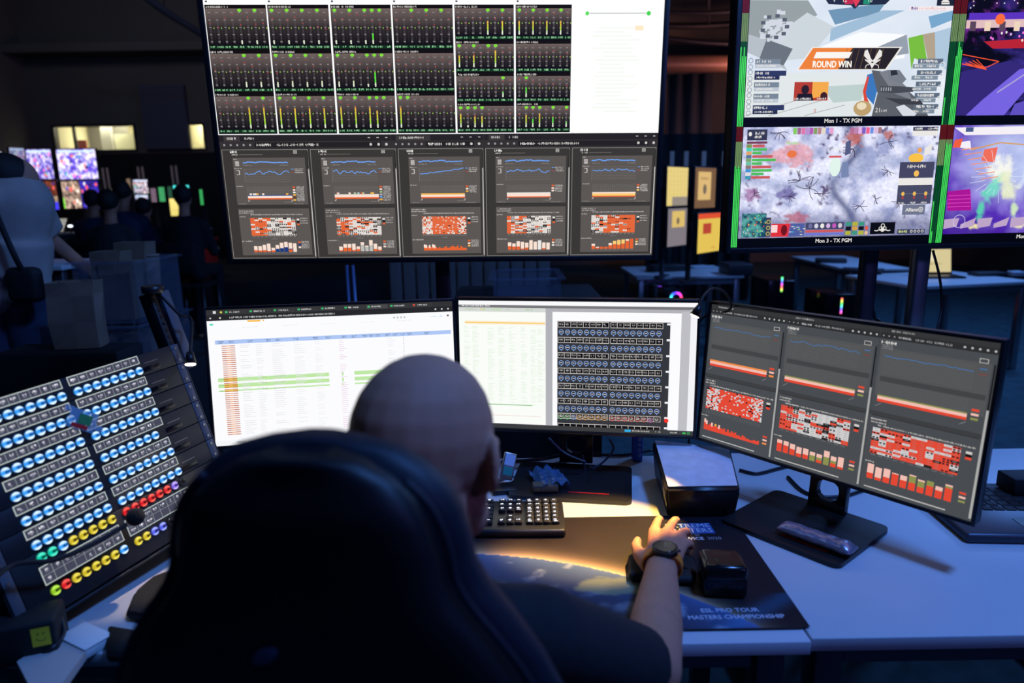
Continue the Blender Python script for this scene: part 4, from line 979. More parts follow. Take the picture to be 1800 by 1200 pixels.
# ---- left monitor: a spreadsheet
def monitor_stand(root, cl, h, base_w=0.30, base_d=0.22, base_off=0.02, m=BLK, hole=True, kind='square', neck_w=0.075):
    nb = MB(); T = None
    zc = cl - 0.04
    # neck with an oval cable hole
    pts = rrect(neck_w, zc - 0.005, 0.004, 2, 0, 0.012 + (zc - 0.005) / 2)
    if hole:
        hz = 0.062; w2 = neck_w / 2
        for sx in (-1, 1): nb.box((sx * (w2 - 0.009), 0.085, hz), (0.018, 0.02, 0.055), m, bev=0.002)
        nb.box((0, 0.085, (0.012 + hz - 0.0275) / 2 + 0.002), (neck_w, 0.02, hz - 0.0275 - 0.008), m, bev=0.002)
        nb.box((0, 0.085, (zc + hz + 0.0275) / 2), (neck_w, 0.02, zc - hz - 0.0275), m, bev=0.002)
        for sz in (-1, 1):
            for sx in (-1, 1):
                nb.prism([(sx * (w2 - 0.017), hz + sz * 0.0275), (sx * 0.004, hz + sz * 0.0275), (sx * (w2 - 0.021), hz + sz * 0.016), (sx * (w2 - 0.017), hz + sz * 0.005)], 0.076, 0.094, m)
    else: nb.box((0, 0.085, zc / 2 + 0.006), (neck_w, 0.02, zc - 0.006), m, bev=0.003)
    nb.box((0, 0.062, cl), (0.1, 0.03, 0.1), m, bev=0.004)
    return nb
def add_stand(root, cl, R, yawonly, bw, bd, off, hole=True, strip=True, nw=0.075):
    st = monitor_stand(root, cl, 0, hole=hole, neck_w=nw)
    st.build('stand_neck', root)
    inv = R.inverted().to_4x4()
    yaw = math.atan2(R[1][0], R[0][0])
    T = inv @ Matrix.Rotation(yaw, 4, 'Z')
    b = MB(); t = bmesh.new()
    prof = rrect(bw, bd, 0.018, 5)
    a = [t.verts.new((px_, pz_ + off, 0.0)) for px_, pz_ in prof]; u = [t.verts.new((px_, pz_ + off, 0.010)) for px_, pz_ in prof]
    n = len(prof); t.faces.new(a); t.faces.new(u)
    for i in range(n): t.faces.new((a[i], a[(i + 1) % n], u[(i + 1) % n], u[i]))
    bmesh.ops.recalc_face_normals(t, faces=t.faces); b.merge(t, BLK, T)
    bo = b.build('stand_base', root)
    if strip:
        s_ = MB(); s_.box((0.045, off - bd / 2 + 0.035, 0.0108), (0.1, 0.0035, 0.0012), REDP, T)
        tag(s_.build('red_stripe', bo), 'thin red stripe')
c = Canvas(1920, 1080, 0.597, 0.336, eps=0.0001)
rr = random.Random(31)
c.rect(0, 0, 1920, 1080, C8(252, 252, 255)); c.rect(0, 0, 1920, 42, C8(50, 50, 52), L=1); c.rect(0, 42, 1920, 86, C8(38, 38, 40), L=1)
for i in range(9):
    c.rect(132 + i * 182 - 4, 6, 132 + i * 182 + 168, 42, C8(72, 72, 74) if i == 6 else C8(56, 56, 58), L=2)
    c.rect(140 + i * 182, 14, 158 + i * 182, 28, C8(60, 190, 110) if i < 8 else C8(215, 80, 60), L=3); c.scrib(168 + i * 182, 15, 84, 13, C8(210, 210, 210), 3, rr)
c.rect(50, 10, 72, 30, C8(220, 220, 225), L=3); c.disc(110, 21, 9, 9, C8(210, 200, 80), 10, 3)
c.scrib(170, 58, 800, 15, C8(200, 200, 200), 3, rr); c.disc(28, 65, 7, 7, TX, 8, 3); c.disc(100, 65, 8, 8, TX, 8, 3)
for j in range(3): c.disc(1780 + j * 52, 62, 8, 8, C8(200, 200, 200), 8, 3)
c.rect(20, 108, 46, 122, C8(90, 220, 190), L=2); c.rect(300, 92, 398, 104, C8(250, 185, 60), L=2); c.rect(414, 92, 426, 102, C8(250, 185, 60), L=2)
for j in range(5): c.scrib(260 + j * 300, 140, 120, 9, C8(232, 232, 236), 2, rr)
for j in range(4): c.disc(1440 + j * 28, 118, 9, 9, C8(200, 200, 205), 8, 2)
c.scrib(1740, 116, 90, 12, C8(190, 210, 240), 2, rr); c.disc(1880, 118, 9, 9, C8(90, 90, 95), 8, 2)
c.rect(50, 240, 1900, 272, C8(175, 200, 245), L=2)
for u in (70, 150, 290, 430, 500, 640, 790, 890, 1010, 1090, 1180, 1230, 1280, 1360, 1420, 1480, 1540, 1680): c.scrib(u, 248, 42, 8, C8(70, 90, 130), 3, rr); c.scrib(u + 4, 259, 30, 7, C8(70, 90, 130), 3, rr)
for j in range(44):
    yy = 284 + j * 16.4
    c.rect(96, yy, 196, yy + 8, C8(250, 225, 190), L=2); c.rect(96, yy, 196, yy + 5, C8(185, 85, 80), L=3) if j % 2 == 0 or True else None
    c.rect(130, yy, 160, yy + 5, C8(235, 150, 110), L=4)
    for u, w_, k in ((230, 90, (225, 225, 228)), (350, 60, (228, 228, 230)), (470, 120, (228, 228, 232)), (640, 90, (232, 232, 236)), (800, 70, (234, 234, 238)), (990, 60, (235, 205, 225)), (1380, 60, (230, 230, 235))):
        if rr.random() < 0.8: c.rect(u, yy, u + w_ * rr.uniform(0.5, 1), yy + 4, C8(*k), L=3)
    c.rect(1505, yy, 1511, yy + 4, C8(120, 120, 130), L=3)
for yy, h_ in ((540, 30), (588, 30), (636, 12)):
    c.rect(52, yy, 900, yy + h_, C8(192, 232, 165), L=2.5); c.rect(1100, yy, 1460, yy + h_, C8(192, 232, 165), L=2.5); c.rect(1000, yy, 1014, yy + h_, C8(192, 232, 165), L=2.6)
    c.rect(96, yy, 196, yy + h_, C8(225, 195, 80), L=2.7)
    for u in (60, 380, 470, 520): c.scrib(u, yy + 4, 40, 6, C8(110, 150, 90), 3, rr)
c.rect(0, 1040, 1920, 1080, C8(244, 246, 250), L=1)
for u in (160, 280, 640, 860, 900, 1200, 1500): c.scrib(u, 1052, 60, 10, C8(120, 120, 140), 2, rr)
rt, cl, R_ = display('monitor', 'thin black monitor with a white spreadsheet, left of the bald head', 'monitor', (-0.739, 1.632, 1.216), (0.982, 0.186, -0.007), 0.597, 0.336, c, SCRB, (0.02, -0.11, -0.993), 0.03, 0.007, foot_z=ZD + 0.0005)
add_stand(rt, cl, R_, 0, 0.28, 0.20, 0.05)
# ---- centre monitor: knob editor
c = Canvas(1920, 1080, 0.597, 0.336, eps=0.0001)
c.rect(0, 0, 1920, 1080, C8(178, 178, 184)); c.rect(0, 0, 1920, 34, C8(250, 250, 252), L=1); c.rect(0, 34, 1920, 56, C8(120, 120, 124), L=1.2)
for a in range(6): c.scrib(14 + a * 42, 36, 34, 12, C8(235, 235, 238), 2, rr)
c.rect(0, 56, 724, 1040, C8(250, 253, 248), L=1); c.rect(0, 56, 724, 90, C8(214, 218, 214), L=1.5)
for u, w_, k in ((60, 90, (170, 200, 150)), (180, 40, (235, 200, 90)), (200, 30, (170, 215, 120)), (270, 90, (170, 225, 120)), (390, 50, (200, 200, 200)), (560, 60, (150, 200, 130))): c.scrib(u, 64, w_, 12, C8(*k), 2, rr)
c.rect(50, 176, 720, 186, C8(252, 205, 110), L=2); c.rect(50, 166, 720, 196, C8(253, 240, 215), L=1.8)
for j in range(56):
    yy = 214 + j * 12
    for u in (40, 110, 240, 330, 420, 520, 600, 660):
        if rr.random() < 0.75: c.rect(u, yy, u + rr.uniform(20, 60), yy + 4, C8(224, 240, 218), L=2)
c.rect(0, 872, 610, 880, C8(150, 200, 145), L=2.4); c.rect(100, 968, 680, 972, C8(240, 205, 200), L=2.4)
c.rect(780, 84, 1800, 1040, C8(252, 252, 255), L=1); c.rect(1800, 70, 1870, 1040, C8(190, 190, 196), L=1); c.rect(1870, 56, 1920, 1044, C8(244, 244, 248), L=1)
c.rect(820, 158, 1716, 1066, C8(52, 54, 60), L=2)
BL_ = C8(140, 175, 235)
for j in range(8):
    y0 = 162 + j * 128
    if j == 7: y0 = 1016
    for hx in (0, 1):
        xa = 824 + hx * 424; xb = xa + 412
        c.rect(xa, y0, xb, y0 + 48, C8(205, 200, 195), L=3)
        for i in range(8):
            u = xa + 4 + i * 51; c.rect(u, y0 + 5, u + 47, y0 + 43, C8(10, 10, 12), L=4)
            if j < 7: c.scrib(u + 7, y0 + 14, 34, 14, C8(180, 178, 176), 5, rr); c.scrib(u + 14, y0 + 32, 20, 5, C8(110, 110, 112), 5, rr)
    if j < 6:
        for i in range(16):
            u = 852 + i * 51 + (12 if i > 7 else 0) + 0.0; yk = y0 + 86
            c.disc(u, yk, 21, 21, C8(35, 38, 48), 16, 3); c.ring(u, yk, 18, 5, BL_, 18, 4); c.rect(u - 11, yk - 4, u + 11, yk + 3, C8(200, 190, 185), L=5); c.rect(u - 3, yk + 20, u + 3, yk + 28, BL_, L=4)
    c.rect(1690, y0 + 2, 1726, y0 + 18, C8(240, 240, 244), L=4)
yk = 962
for i in range(16):
    u = 852 + i * 51 + (12 if i > 7 else 0)
    k = C8(120, 215, 140) if i < 2 else (BL_ if i == 2 else (C8(240, 175, 90) if i < 8 else (C8(235, 105, 90) if i < 14 else (C8(215, 110, 210) if i == 14 else C8(90, 90, 95)))))
    c.disc(u, yk, 21, 21, C8(35, 38, 48), 16, 3); c.ring(u, yk, 18, 5, k, 18, 4); c.rect(u - 11, yk - 4, u + 11, yk + 3, C8(200, 190, 185), L=5)
c.disc(1706, yk, 18, 18, C8(240, 50, 35), 14, 4)
c.rect(0, 1042, 1920, 1080, C8(58, 60, 62), L=6)
c.rect(1375, 1050, 1425, 1070, C8(50, 170, 225), L=7); c.scrib(1432, 1052, 140, 14, TX, 7, rr); c.scrib(1620, 1052, 50, 14, TX, 7, rr); c.scrib(1740, 1054, 60, 12, TX, 7, rr); c.disc(1850, 1061, 16, 8, C8(60, 190, 90), 10, 7); c.ring(1885, 1061, 9, 4, C8(60, 190, 90), 10, 7)
rt, cl, R_ = display('monitor', 'black monitor beside the bald head showing rows of ringed knobs on a grey page', 'monitor', (-0.136, 1.737, 1.215), (0.985, -0.170, -0.002), 0.597, 0.3385, c, SCRB, (-0.012, -0.023, -0.999), 0.03, 0.007, foot_z=ZD + 0.0005)
add_stand(rt, cl, R_, 0, 0.30, 0.22, -0.04, nw=0.09)
CENTER_BASE = rt
# ---- right monitor: three dashboards
RED2 = C8(226, 72, 50); OLV = C8(140, 145, 80); PNK = C8(240, 190, 178)
def dash2(seed, bands, heat, bars, leg, cells=(11, 12), slope=0.0, amp=0.005, bg=C8(72, 76, 80), box=C8(82, 84, 86)):
    return dict(seed=seed, red=RED2, bands=bands, heat=heat, bars=bars, leg=leg, leg2=leg, cells=cells, slope=slope, amp=amp, bg=bg, box=box)
def dashR(c, X, Y, W, H, o):
    r = random.Random(o['seed'])
    def R(u0, v0, u1, v1, k, L, k2=None): c.rect(X + u0 * W, Y + v0 * H, X + u1 * W, Y + v1 * H, k, k2, L)
    A = lambda u, v: (X + u * W, Y + v * H)
    R(0, 0, 1, 1, o['bg'], 1)
    c.rect(X, Y, X + W, Y + 0.03 * H, C8(52, 53, 55), L=1.5); c.rect(X, Y + 0.03 * H, X + W, Y + 0.066 * H, C8(44, 45, 47), L=1.5)
    c.scrib(X + 0.1 * W, Y + 0.010 * H, 0.2 * W, 0.012 * H, C8(170, 170, 172), 2, r)
    c.scrib(X + 0.17 * W, Y + 0.042 * H, 0.12 * W, 0.013 * H, C8(190, 190, 192), 2, r); c.scrib(X + 0.32 * W, Y + 0.042 * H, 0.32 * W, 0.013 * H, C8(160, 160, 162), 2, r)
    for j in range(5): c.disc(*A(0.97 - j * 0.06, 0.048), 7, 7, C8(185, 185, 188), 8, 2)
    for j in range(3): c.disc(*A(0.03 + j * 0.05, 0.048), 5, 5, C8(150, 150, 152), 8, 2)
    c.scrib(X + 0.02 * W, Y + 0.078 * H, 0.14 * W, 0.018 * H, WH, 3, r)
    for j in range(3): c.scrib(X + 0.03 * W, Y + (0.10 + j * 0.01) * H, 0.1 * W, 0.006 * H, C8(150, 150, 152), 3, r)
    c.border(*A(0.86, 0.095), *A(0.93, 0.12), 3, TX, 3)
    R(0.02, 0.12, 0.96, 0.41, o['box'], 2); R(0.02, 0.53, 0.96, 0.535, C8(50, 50, 52), 2); R(0.0, 0.505, 0.97, 0.53, C8(60, 62, 64), 2)
    for j in range(11): R(0.05, 0.14 + j * 0.013, 0.83, 0.1412 + j * 0.013, C8(105, 105, 106), 3)
    pts = []; v = 0
    for i in range(46):
        t = i / 45; v = 0.6 * v + r.uniform(-1, 1) * o['amp']; pts.append(A(0.06 + t * 0.77, 0.165 + 0.005 * t + v))
    c.line(pts, 3.2, C8(60, 125, 195), 4)
    R(0.87, 0.15, 0.93, 0.154, C8(60, 125, 195), 4); R(0.87, 0.18, 0.93, 0.184, C8(150, 50, 45), 4)
    for j in range(7): R(0.05, 0.33 + j * 0.012, 0.83, 0.3312 + j * 0.012, C8(100, 100, 101), 3)
    R(0.05, 0.29, 0.95, 0.32, C8(66, 67, 69), 2.5)
    y = 0.445
    for hgt, k in o['bands']: R(0.05, y - hgt, 0.83, y, k, 4); y -= hgt
    for j, k in enumerate(o['leg']): R(0.86, 0.375 + j * 0.025, 0.92, 0.388 + j * 0.025, k, 4)
    for u in (0.04, 0.78): c.line([A(u, 0.475), A(u + 0.05, 0.455)], 3, C8(140, 140, 142), 4)
    c.scrib(X + 0.02 * W, Y + 0.55 * H, 0.14 * W, 0.010 * H, TX, 3, r); c.scrib(X + 0.02 * W, Y + 0.568 * H, 0.14 * W, 0.010 * H, TX, 3, r); c.scrib(X + 0.09 * W, Y + 0.585 * H, 0.86 * W, 0.009 * H, TX, 3, r)
    nx, ny = o['cells']; x0, x1, y0, y1 = 0.05, 0.83, 0.605, 0.765
    for i in range(nx):
        for j in range(ny):
            t = (i + .5) / nx; k = RED2 if r.random() < o['heat'](t, 0, r) else (C8(205, 203, 204) if r.random() < 0.85 else C8(28, 27, 28))
            du = (x1 - x0) / nx; dv = (y1 - y0) / ny; u0 = x0 + du * i; v0 = y0 + dv * j
            R(u0, v0, u0 + du, v0 + dv, k, 4)
            if nx < 20 and r.random() < 0.3:
                for a in (0.1, 0.6): R(u0 + du * a, v0 + dv * .15, u0 + du * (a + .3), v0 + dv * .85, C8(40, 34, 36), 5)
            elif nx < 20: R(u0 + du * .25, v0 + dv * .4, u0 + du * .75, v0 + dv * .6, C8(160, 120, 115) if k is RED2 else C8(150, 150, 152), 5)
    for j, k in enumerate((TX, C8(15, 15, 15), RED2)): R(0.87, 0.615 + j * 0.016, 0.92, 0.63 + j * 0.016, k, 4)
    if nx > 20:
        for j in range(24): c.line([A(0.06 + j * 0.032, 0.80), A(0.08 + j * 0.032, 0.775)], 2, C8(120, 120, 122), 3)
    else:
        for j in range(11): c.scrib(X + (0.06 + j * 0.07) * W, Y + 0.772 * H, 0.045 * W, 0.006 * H, C8(130, 130, 132), 3, r)
    c.scrib(X + 0.0 * W, Y + 0.815 * H, 0.1 * W, 0.008 * H, TX, 3, r); nb = len(o['bars'])
    for i, bar in enumerate(o['bars']):
        u0 = 0.05 + 0.78 * i / nb; u1 = u0 + 0.78 / nb * (0.78 if nb < 20 else 1.0); y = 0.925
        for hgt, k in bar: R(u0, y - hgt * 1.15, u1, y, k, 4); y -= hgt * 1.15
    for j, k in enumerate(o['leg']): R(0.87, 0.85 + j * 0.024, 0.925, 0.862 + j * 0.024, k, 4)
    R(0.04, 0.975, 0.78, 0.982, C8(185, 183, 180), 3)
    R(0.975, 0.12, 0.99, 0.37, C8(30, 30, 32), 3); R(0.972, 0.37, 0.992, 0.985, C8(170, 170, 168), 3)
c = Canvas(1920, 1080, 0.597, 0.338, eps=0.0001)
c.rect(0, 0, 1920, 1080, C8(60, 62, 64))
rb = random.Random(77)
bA = [[(.03 + .02 * rb.random() - .0007 * i, RED2)] + ([(.025, PNK)] if i in (0, 1, 4, 8) else []) + ([(.015, YEL)] if i == 6 else []) for i in range(30)]
bB = [[(.05, RED2), (.02, PNK)], [(.045, RED2), (.025, PNK)], [(.035, RED2), (.03, PNK)], [(.02, RED2), (.038, PNK)], [(.025, RED2), (.035, PNK)], [(.032, OLV), (.02, PNK)], [(.015, RED2), (.015, OLV), (.02, PNK)], [(.045, OLV), (.035, PNK)], [(.02, RED2), (.015, OLV), (.025, PNK)], [(.012, RED2), (.055, PNK)]]
bC = [[(.03, RED2), (.05, PNK)], [(.015, RED2), (.055, PNK)], [(.03, RED2), (.045, PNK)], [(.06, RED2), (.005, PNK)], [(.04, RED2), (.025, PNK)], [(.04, RED2), (.035, OLV), (.006, PNK)], [(.03, RED2), (.03, OLV), (.008, PNK)], [(.05, RED2), (.025, OLV)], [(.04, RED2), (.02, PNK)], [(.065, RED2), (.01, OLV), (.008, PNK)]]
dashR(c, 0, 0, 622, 1080, dash2(71, [(.016, RED2), (.018, PNK), (.012, C8(240, 140, 70))], HM['c'], bA, [RED2, PNK, C8(240, 140, 70)], (34, 18)))
dashR(c, 626, 0, 636, 1080, dash2(72, [(.016, RED2), (.018, PNK), (.008, OLV)], lambda t, s, r: 0.85 if t < 0.2 else (0.3 if t < 0.8 else 0.25), bB, [RED2, PNK, OLV], amp=0.009))
dashR(c, 1266, 0, 654, 1080, dash2(73, [(.016, RED2), (.018, PNK), (.008, OLV)], lambda t, s, r: 0.55 if t < 0.3 else (0.75 if t < 0.6 else 0.8), bC, [RED2, PNK, OLV]))
rt, cl, R_ = display('monitor', 'black monitor turned inward on the right with three dark red chart pages', 'monitor', (0.487, 1.642, 1.209), (0.640, -0.768, -0.011), 0.597, 0.338, c, SCR, (-0.061, -0.04, -0.997), 0.03, 0.007, foot_z=ZD + 0.0005)
add_stand(rt, cl, R_, 0, 0.265, 0.24, -0.02, nw=0.085)

# ---- display stands behind the desk
def tv_stand(x, y, ztop, label, poles=1, foot=1.0):
    root = empty('display_stand', (x, y, 0), 0, label, 'stand', 'floor stands of the two very large displays')
    for k in range(poles):
        px_ = (k - (poles - 1) / 2) * 0.16
        MB().box((px_, 0, ztop / 2 + 0.02), (0.045, 0.04, ztop - 0.02), STEEL if k else DKSTEEL, bev=0.006).build('pole', root)
    MB().box((0, -0.03, ztop + 0.02), (0.42, 0.02, 0.3), DKSTEEL, bev=0.004).build('mount_plate', root)
    f = MB(); f.box((0, 0, 0.03), (foot, 0.07, 0.04), DKSTEEL, bev=0.004).box((-foot / 2 + .04, 0, 0.03), (0.06, 0.7, 0.035), DKSTEEL, bev=0.004).box((foot / 2 - .04, 0, 0.03), (0.06, 0.7, 0.035), DKSTEEL, bev=0.004)
    f.build('base', root)
    return root
tv_stand(-0.21, 2.12, 1.6, 'dark steel stand post behind the spreadsheet monitor carrying the dashboard display')
tv_stand(1.19, 2.12, 1.6, 'steel stand with twin posts carrying the four way split display', 2)
tag(MB().tube([at(1640, 440, 2.12), at(1652, 490, 2.12), at(1655, 540, 2.1), at(1645, 600, 2.06), at(1650, 700, 2.02), Vector((1.32, 2.0, 0.12)), Vector((1.3, 2.1, 0.012)), Vector((1.1, 2.3, 0.012))], 0.004, CABLE).build('power_cable'), 'thin black cable hanging down below the four way split display', 'cable')
tag(MB().tube([at(1528, 440, 2.16), at(1525, 500, 2.18), at(1538, 560, 2.2), at(1540, 600, 2.2), Vector((1.2, 2.3, 0.3)), Vector((1.2, 2.35, 0.012))], 0.005, CABLE).build('signal_cable'), 'thicker black cable looping beside the twin stand posts', 'cable')

# ============================================================ BUTTON RACK
RO = Vector((-0.82349643, 1.22013608, 1.15913717)); RU = Vector((0.35956139, 0.93203374, 0.04504128)); RV = Vector((0.27321429, -0.05900139, -0.96014207)); RN = Vector((0.8922273, -0.35753594, 0.27585956))
RU.normalize(); RV = (RV - RU * RV.dot(RU)).normalized(); RN = RV.cross(RU) * -1
RN = RU.cross(-RV).normalized()
RM = Matrix.Translation(RO) @ Matrix((RU, -RV, RN)).transposed().to_4x4()      # x right, y up, z out of the panel; metres
def rp(u, v, n=0.0): return RM @ Vector((u / 1000, -v / 1000, n / 1000))
rack = empty('equipment_rack', rp(16, 377, -80), 0, 'black tilted rack frame on the left holding the lit button panels', 'rack')
rack_inv = Matrix.Translation(rack.location).inverted()
def rbox(mb, u0, u1, v0, v1, n0, n1, m, bev=0.0):
    mb.box(((u0 + u1) / 2000, -(v0 + v1) / 2000, (n0 + n1) / 2000), ((u1 - u0) / 1000, (v1 - v0) / 1000, (n1 - n0) / 1000), m, rack_inv @ RM, bev)
for u0 in (-222, 240):
    q = MB(); rbox(q, u0, u0 + 16, -120, 376, -40, -6, RACKM, 0.002)
    for k in range(9): rbox(q, u0 + 5, u0 + 11, -112 + k * 15, -106 + k * 15, -6, -5.4, BLKG)
    q.build('rail', rack)
    q = MB(); rbox(q, u0 + (-6 if u0 < 0 else 18), u0 + (-2 if u0 < 0 else 22), 0, 374, -98, -2, RACKM, 0.002); q.build('side_panel', rack)
    q = MB(); rbox(q, u0 + (-16 if u0 < 0 else 26), u0 + (-12 if u0 < 0 else 50), -118, 60, -30, -4, EARM, 0.002); tag(q.build('side_flange', rack), 'grey side flange')
q = MB(); rbox(q, -222, 256, 378, 384, -98, -2, RACKM, 0.002); q.build('cross_bar', rack)
# feet reaching the desk
q = MB()
for u in (-200, 236):
    for n in (-20, -88):
        a = rack_inv @ rp(u, 380, n); wz = rp(u, 380, n).z - ZD
        if wz > 0: MB().box((a.x, a.y, a.z - wz / 2), (0.03, 0.03, wz - 0.002), BLKM, bev=0.003).build('foot', rack)
        print('rack foot clearance', u, n, round(wz, 3))
# button lens meshes
def lens(name, ca_, cb_, dark):
    me = bpy.data.meshes.new(name); V = [(0, 0, 0.0034)]; cols = [dark]; nr, ns = 8, 24; r = 0.0084
    for j in range(1, nr + 1):
        t = j / nr
        for i in range(ns):
            a = 2 * PI * i / ns; x_, y_ = t * math.cos(a), t * math.sin(a)
            V.append((x_ * r, y_ * r, 0.0034 * (1 - t * t) ** 0.5))
            band = abs(y_) < 0.24 and x_ > -0.35 or t < 0.3
            lobe = min(1.0, max(0.0, (abs(y_) - 0.28) * 3.0)) * (1.0 if y_ < 0 else 0.9)
            if band: k = dark
            else: k = tuple(cb_[q] * (1 - lobe) + ca_[q] * lobe for q in range(3))
            if t > 0.97: k = tuple(v * 0.5 for v in cb_)
            cols.append(k)
    for i in range(ns):
        a = 2 * PI * i / ns; V.append((r * math.cos(a), r * math.sin(a), -0.003)); cols.append((0.01, 0.01, 0.01))
    F = [(0, 1 + i, 1 + (i + 1) % ns) for i in range(ns)]
    for j in range(nr):
        for i in range(ns): F.append((1 + j * ns + i, 1 + (j + 1) * ns + i, 1 + (j + 1) * ns + (i + 1) % ns, 1 + j * ns + (i + 1) % ns))
    F.append(tuple(1 + nr * ns + i for i in range(ns))[::-1])
    me.from_pydata(V, [], F); at_ = me.color_attributes.new('Col', 'FLOAT_COLOR', 'POINT')
    at_.data.foreach_set('color', np.array([(*k, 1) for k in cols], dtype=np.float32).ravel())
    me.materials.append(KEYL)
    for p_ in me.polygons: p_.use_smooth = True
    return me
LENS = {'b': lens('blue_lens', (0.78, 0.95, 1.0), (0.03, 0.32, 0.95), (0.0, 0.07, 0.28)),
        'y': lens('yellow_lens', (0.85, 0.72, 0.10), (0.55, 0.42, 0.02), (0.05, 0.035, 0.0)),
        'r': lens('red_lens', (0.95, 0.12, 0.08), (0.6, 0.01, 0.02), (0.07, 0.0, 0.0)),
        'p': lens('violet_lens', (0.55, 0.42, 1.0), (0.2, 0.12, 0.7), (0.03, 0.01, 0.12)),
        'v': lens('indigo_lens', (0.35, 0.42, 1.0), (0.08, 0.1, 0.7), (0.01, 0.01, 0.1)),
        't': lens('teal_lens', (0.1, 0.85, 0.6), (0.0, 0.5, 0.35), (0.0, 0.06, 0.04)),
        'g': lens('lime_lens', (0.5, 0.85, 0.08), (0.25, 0.5, 0.02), (0.02, 0.05, 0.0)),
        'o': lens('unlit_lens', (0.01, 0.012, 0.016), (0.008, 0.008, 0.012), (0.0, 0.0, 0.0))}
krnd = random.Random(91)
def strip_canvas(w, h, rows=1, blanks=()):
    cc = Canvas(w, h, w / 1000, h / 1000, eps=0.0001)
    cc.rect(0, 0, w, h, C8(186, 198, 196)); n = 8; cw = (w - 3) / n; rh = (h - 3) / rows
    for k in range(rows):
        for i in range(n):
            cc.rect(1.5 + i * cw + 0.25, 1.5 + k * rh + 0.2, 1.5 + (i + 1) * cw - 0.25, 1.5 + (k + 1) * rh - 0.2, C8(66, 68, 86), L=1)
            if (i, k) in blanks: continue
            ww = krnd.uniform(4.5, 11)
            cc.scrib(1.5 + i * cw + cw / 2 - ww / 2, 1.5 + k * rh + rh / 2 - 3.4, ww, 4.2, C8(245, 245, 255), 2, krnd)
            cc.scrib(1.5 + i * cw + cw / 2 - 2.4, 1.5 + k * rh + rh / 2 + 1.6, 4.8, 2.2, C8(170, 170, 190), 2, krnd)
    return cc
ords = ['topmost', 'second', 'third', 'fourth', 'fifth', 'sixth']
SL = -166; SR = 0; CW = 153.3; PITCH = CW / 8
def add_keys(root, v, v0, left, right):
    for side, s in ((SL, left), (SR, right)):
        for i, ch in enumerate(s):
            if ch == ' ': continue
            o = link('button', LENS[ch], root, loc=((side + PITCH * (i + 0.5) + 1.0) / 1000, -(v - v0) / 1000, 0.003))
            if ch != 'b': tag(o, {'y': 'yellow lit button', 'r': 'red lit button', 'p': 'violet lit button', 'v': 'indigo lit button', 't': 'teal lit button', 'g': 'lime green lit button', 'o': 'unlit button'}[ch])
def panel(k, v0, v1, label):
    M0 = RM @ Matrix.Translation((0, -v0 / 1000, 0))
    root = empty('button_panel', mtx=M0, label=label, cat='control panel', group='lit button panels in the rack')
    q = MB(); hgt = (v1 - v0) / 1000
    q.box((0.016, -hgt / 2, -0.003), (0.442, hgt - 0.0012, 0.006), RACKM, bev=0.001)
    q.box((0.016, -hgt / 2, -0.045), (0.43, hgt - 0.003, 0.078), RACKM)
    q.build('housing', root)
    for sx in (-1, 1):
        e = MB(); e.box((0.016 + sx * 0.231, -hgt / 2, -0.002), (0.018, hgt - 0.0016, 0.004), EARM, bev=0.0008)
        e.cyl((0.016 + sx * 0.231, -hgt * 0.22, -0.001), (0.016 + sx * 0.231, -hgt * 0.22, 0.002), 0.003, STEEL); e.cyl((0.016 + sx * 0.231, -hgt * 0.8, -0.001), (0.016 + sx * 0.231, -hgt * 0.8, 0.002), 0.003, STEEL)
        e.build('rack_ear', root)
    # right-hand blank section with a printed slot
    e = MB(); e.box((0.178, -hgt * 0.45, 0.0008), (0.034, 0.0012, 0.0012), STEEL); e.box((0.176, -hgt * 0.75, 0.001), (0.040, 0.010, 0.0016), BLKG, bev=0.0006); e.build('card_slot', root)
    return root
for k in range(6):
    v0 = k * 44.45
    root = panel(k, v0 - 1, v0 + 43.4, '%s blue lit button panel counted from the top of the tilted rack' % ords[k])
    T = Matrix.Rotation(-PI / 2, 4, 'X')
    for s in (SL, SR):
        cc = strip_canvas(CW, 17.5, 1, ((7, 0),) if (k == 3 and s == SR) else ())
        cc.build('label_display', SCR, root, loc=((s + CW / 2) / 1000, -(9.7) / 1000, 0.0008), rot=(-PI / 2, 0, 0))
    add_keys(root, v0 + 31, v0 - 1, 'bbbbbbbb', 'bbbbbbbb' if k != 3 else 'bbbbbbb ')
v0 = 6 * 44.45
root = panel(6, v0 - 1, 374, 'bottom button panel of the rack with red, yellow and teal buttons')
add_keys(root, 276, v0 - 1, 'ttbyyyyy', 'rrrrrrpo')
add_keys(root, 338, v0 - 1, 'gryyyyyb', 'yyvvoooo')
for s in (SL, SR):
    cc = strip_canvas(CW, 33, 2, ((5, 1), (6, 1), (7, 1), (3, 1), (4, 1)) if s == SR else ((1, 1), (2, 1), (3, 1)))
    cc.build('label_display', SCR, root, loc=((s + CW / 2) / 1000, -(307 - v0 + 1) / 1000, 0.0008), rot=(-PI / 2, 0, 0))
for o in [x for x in bpy.data.objects if x.name.startswith('label_display')]: pass
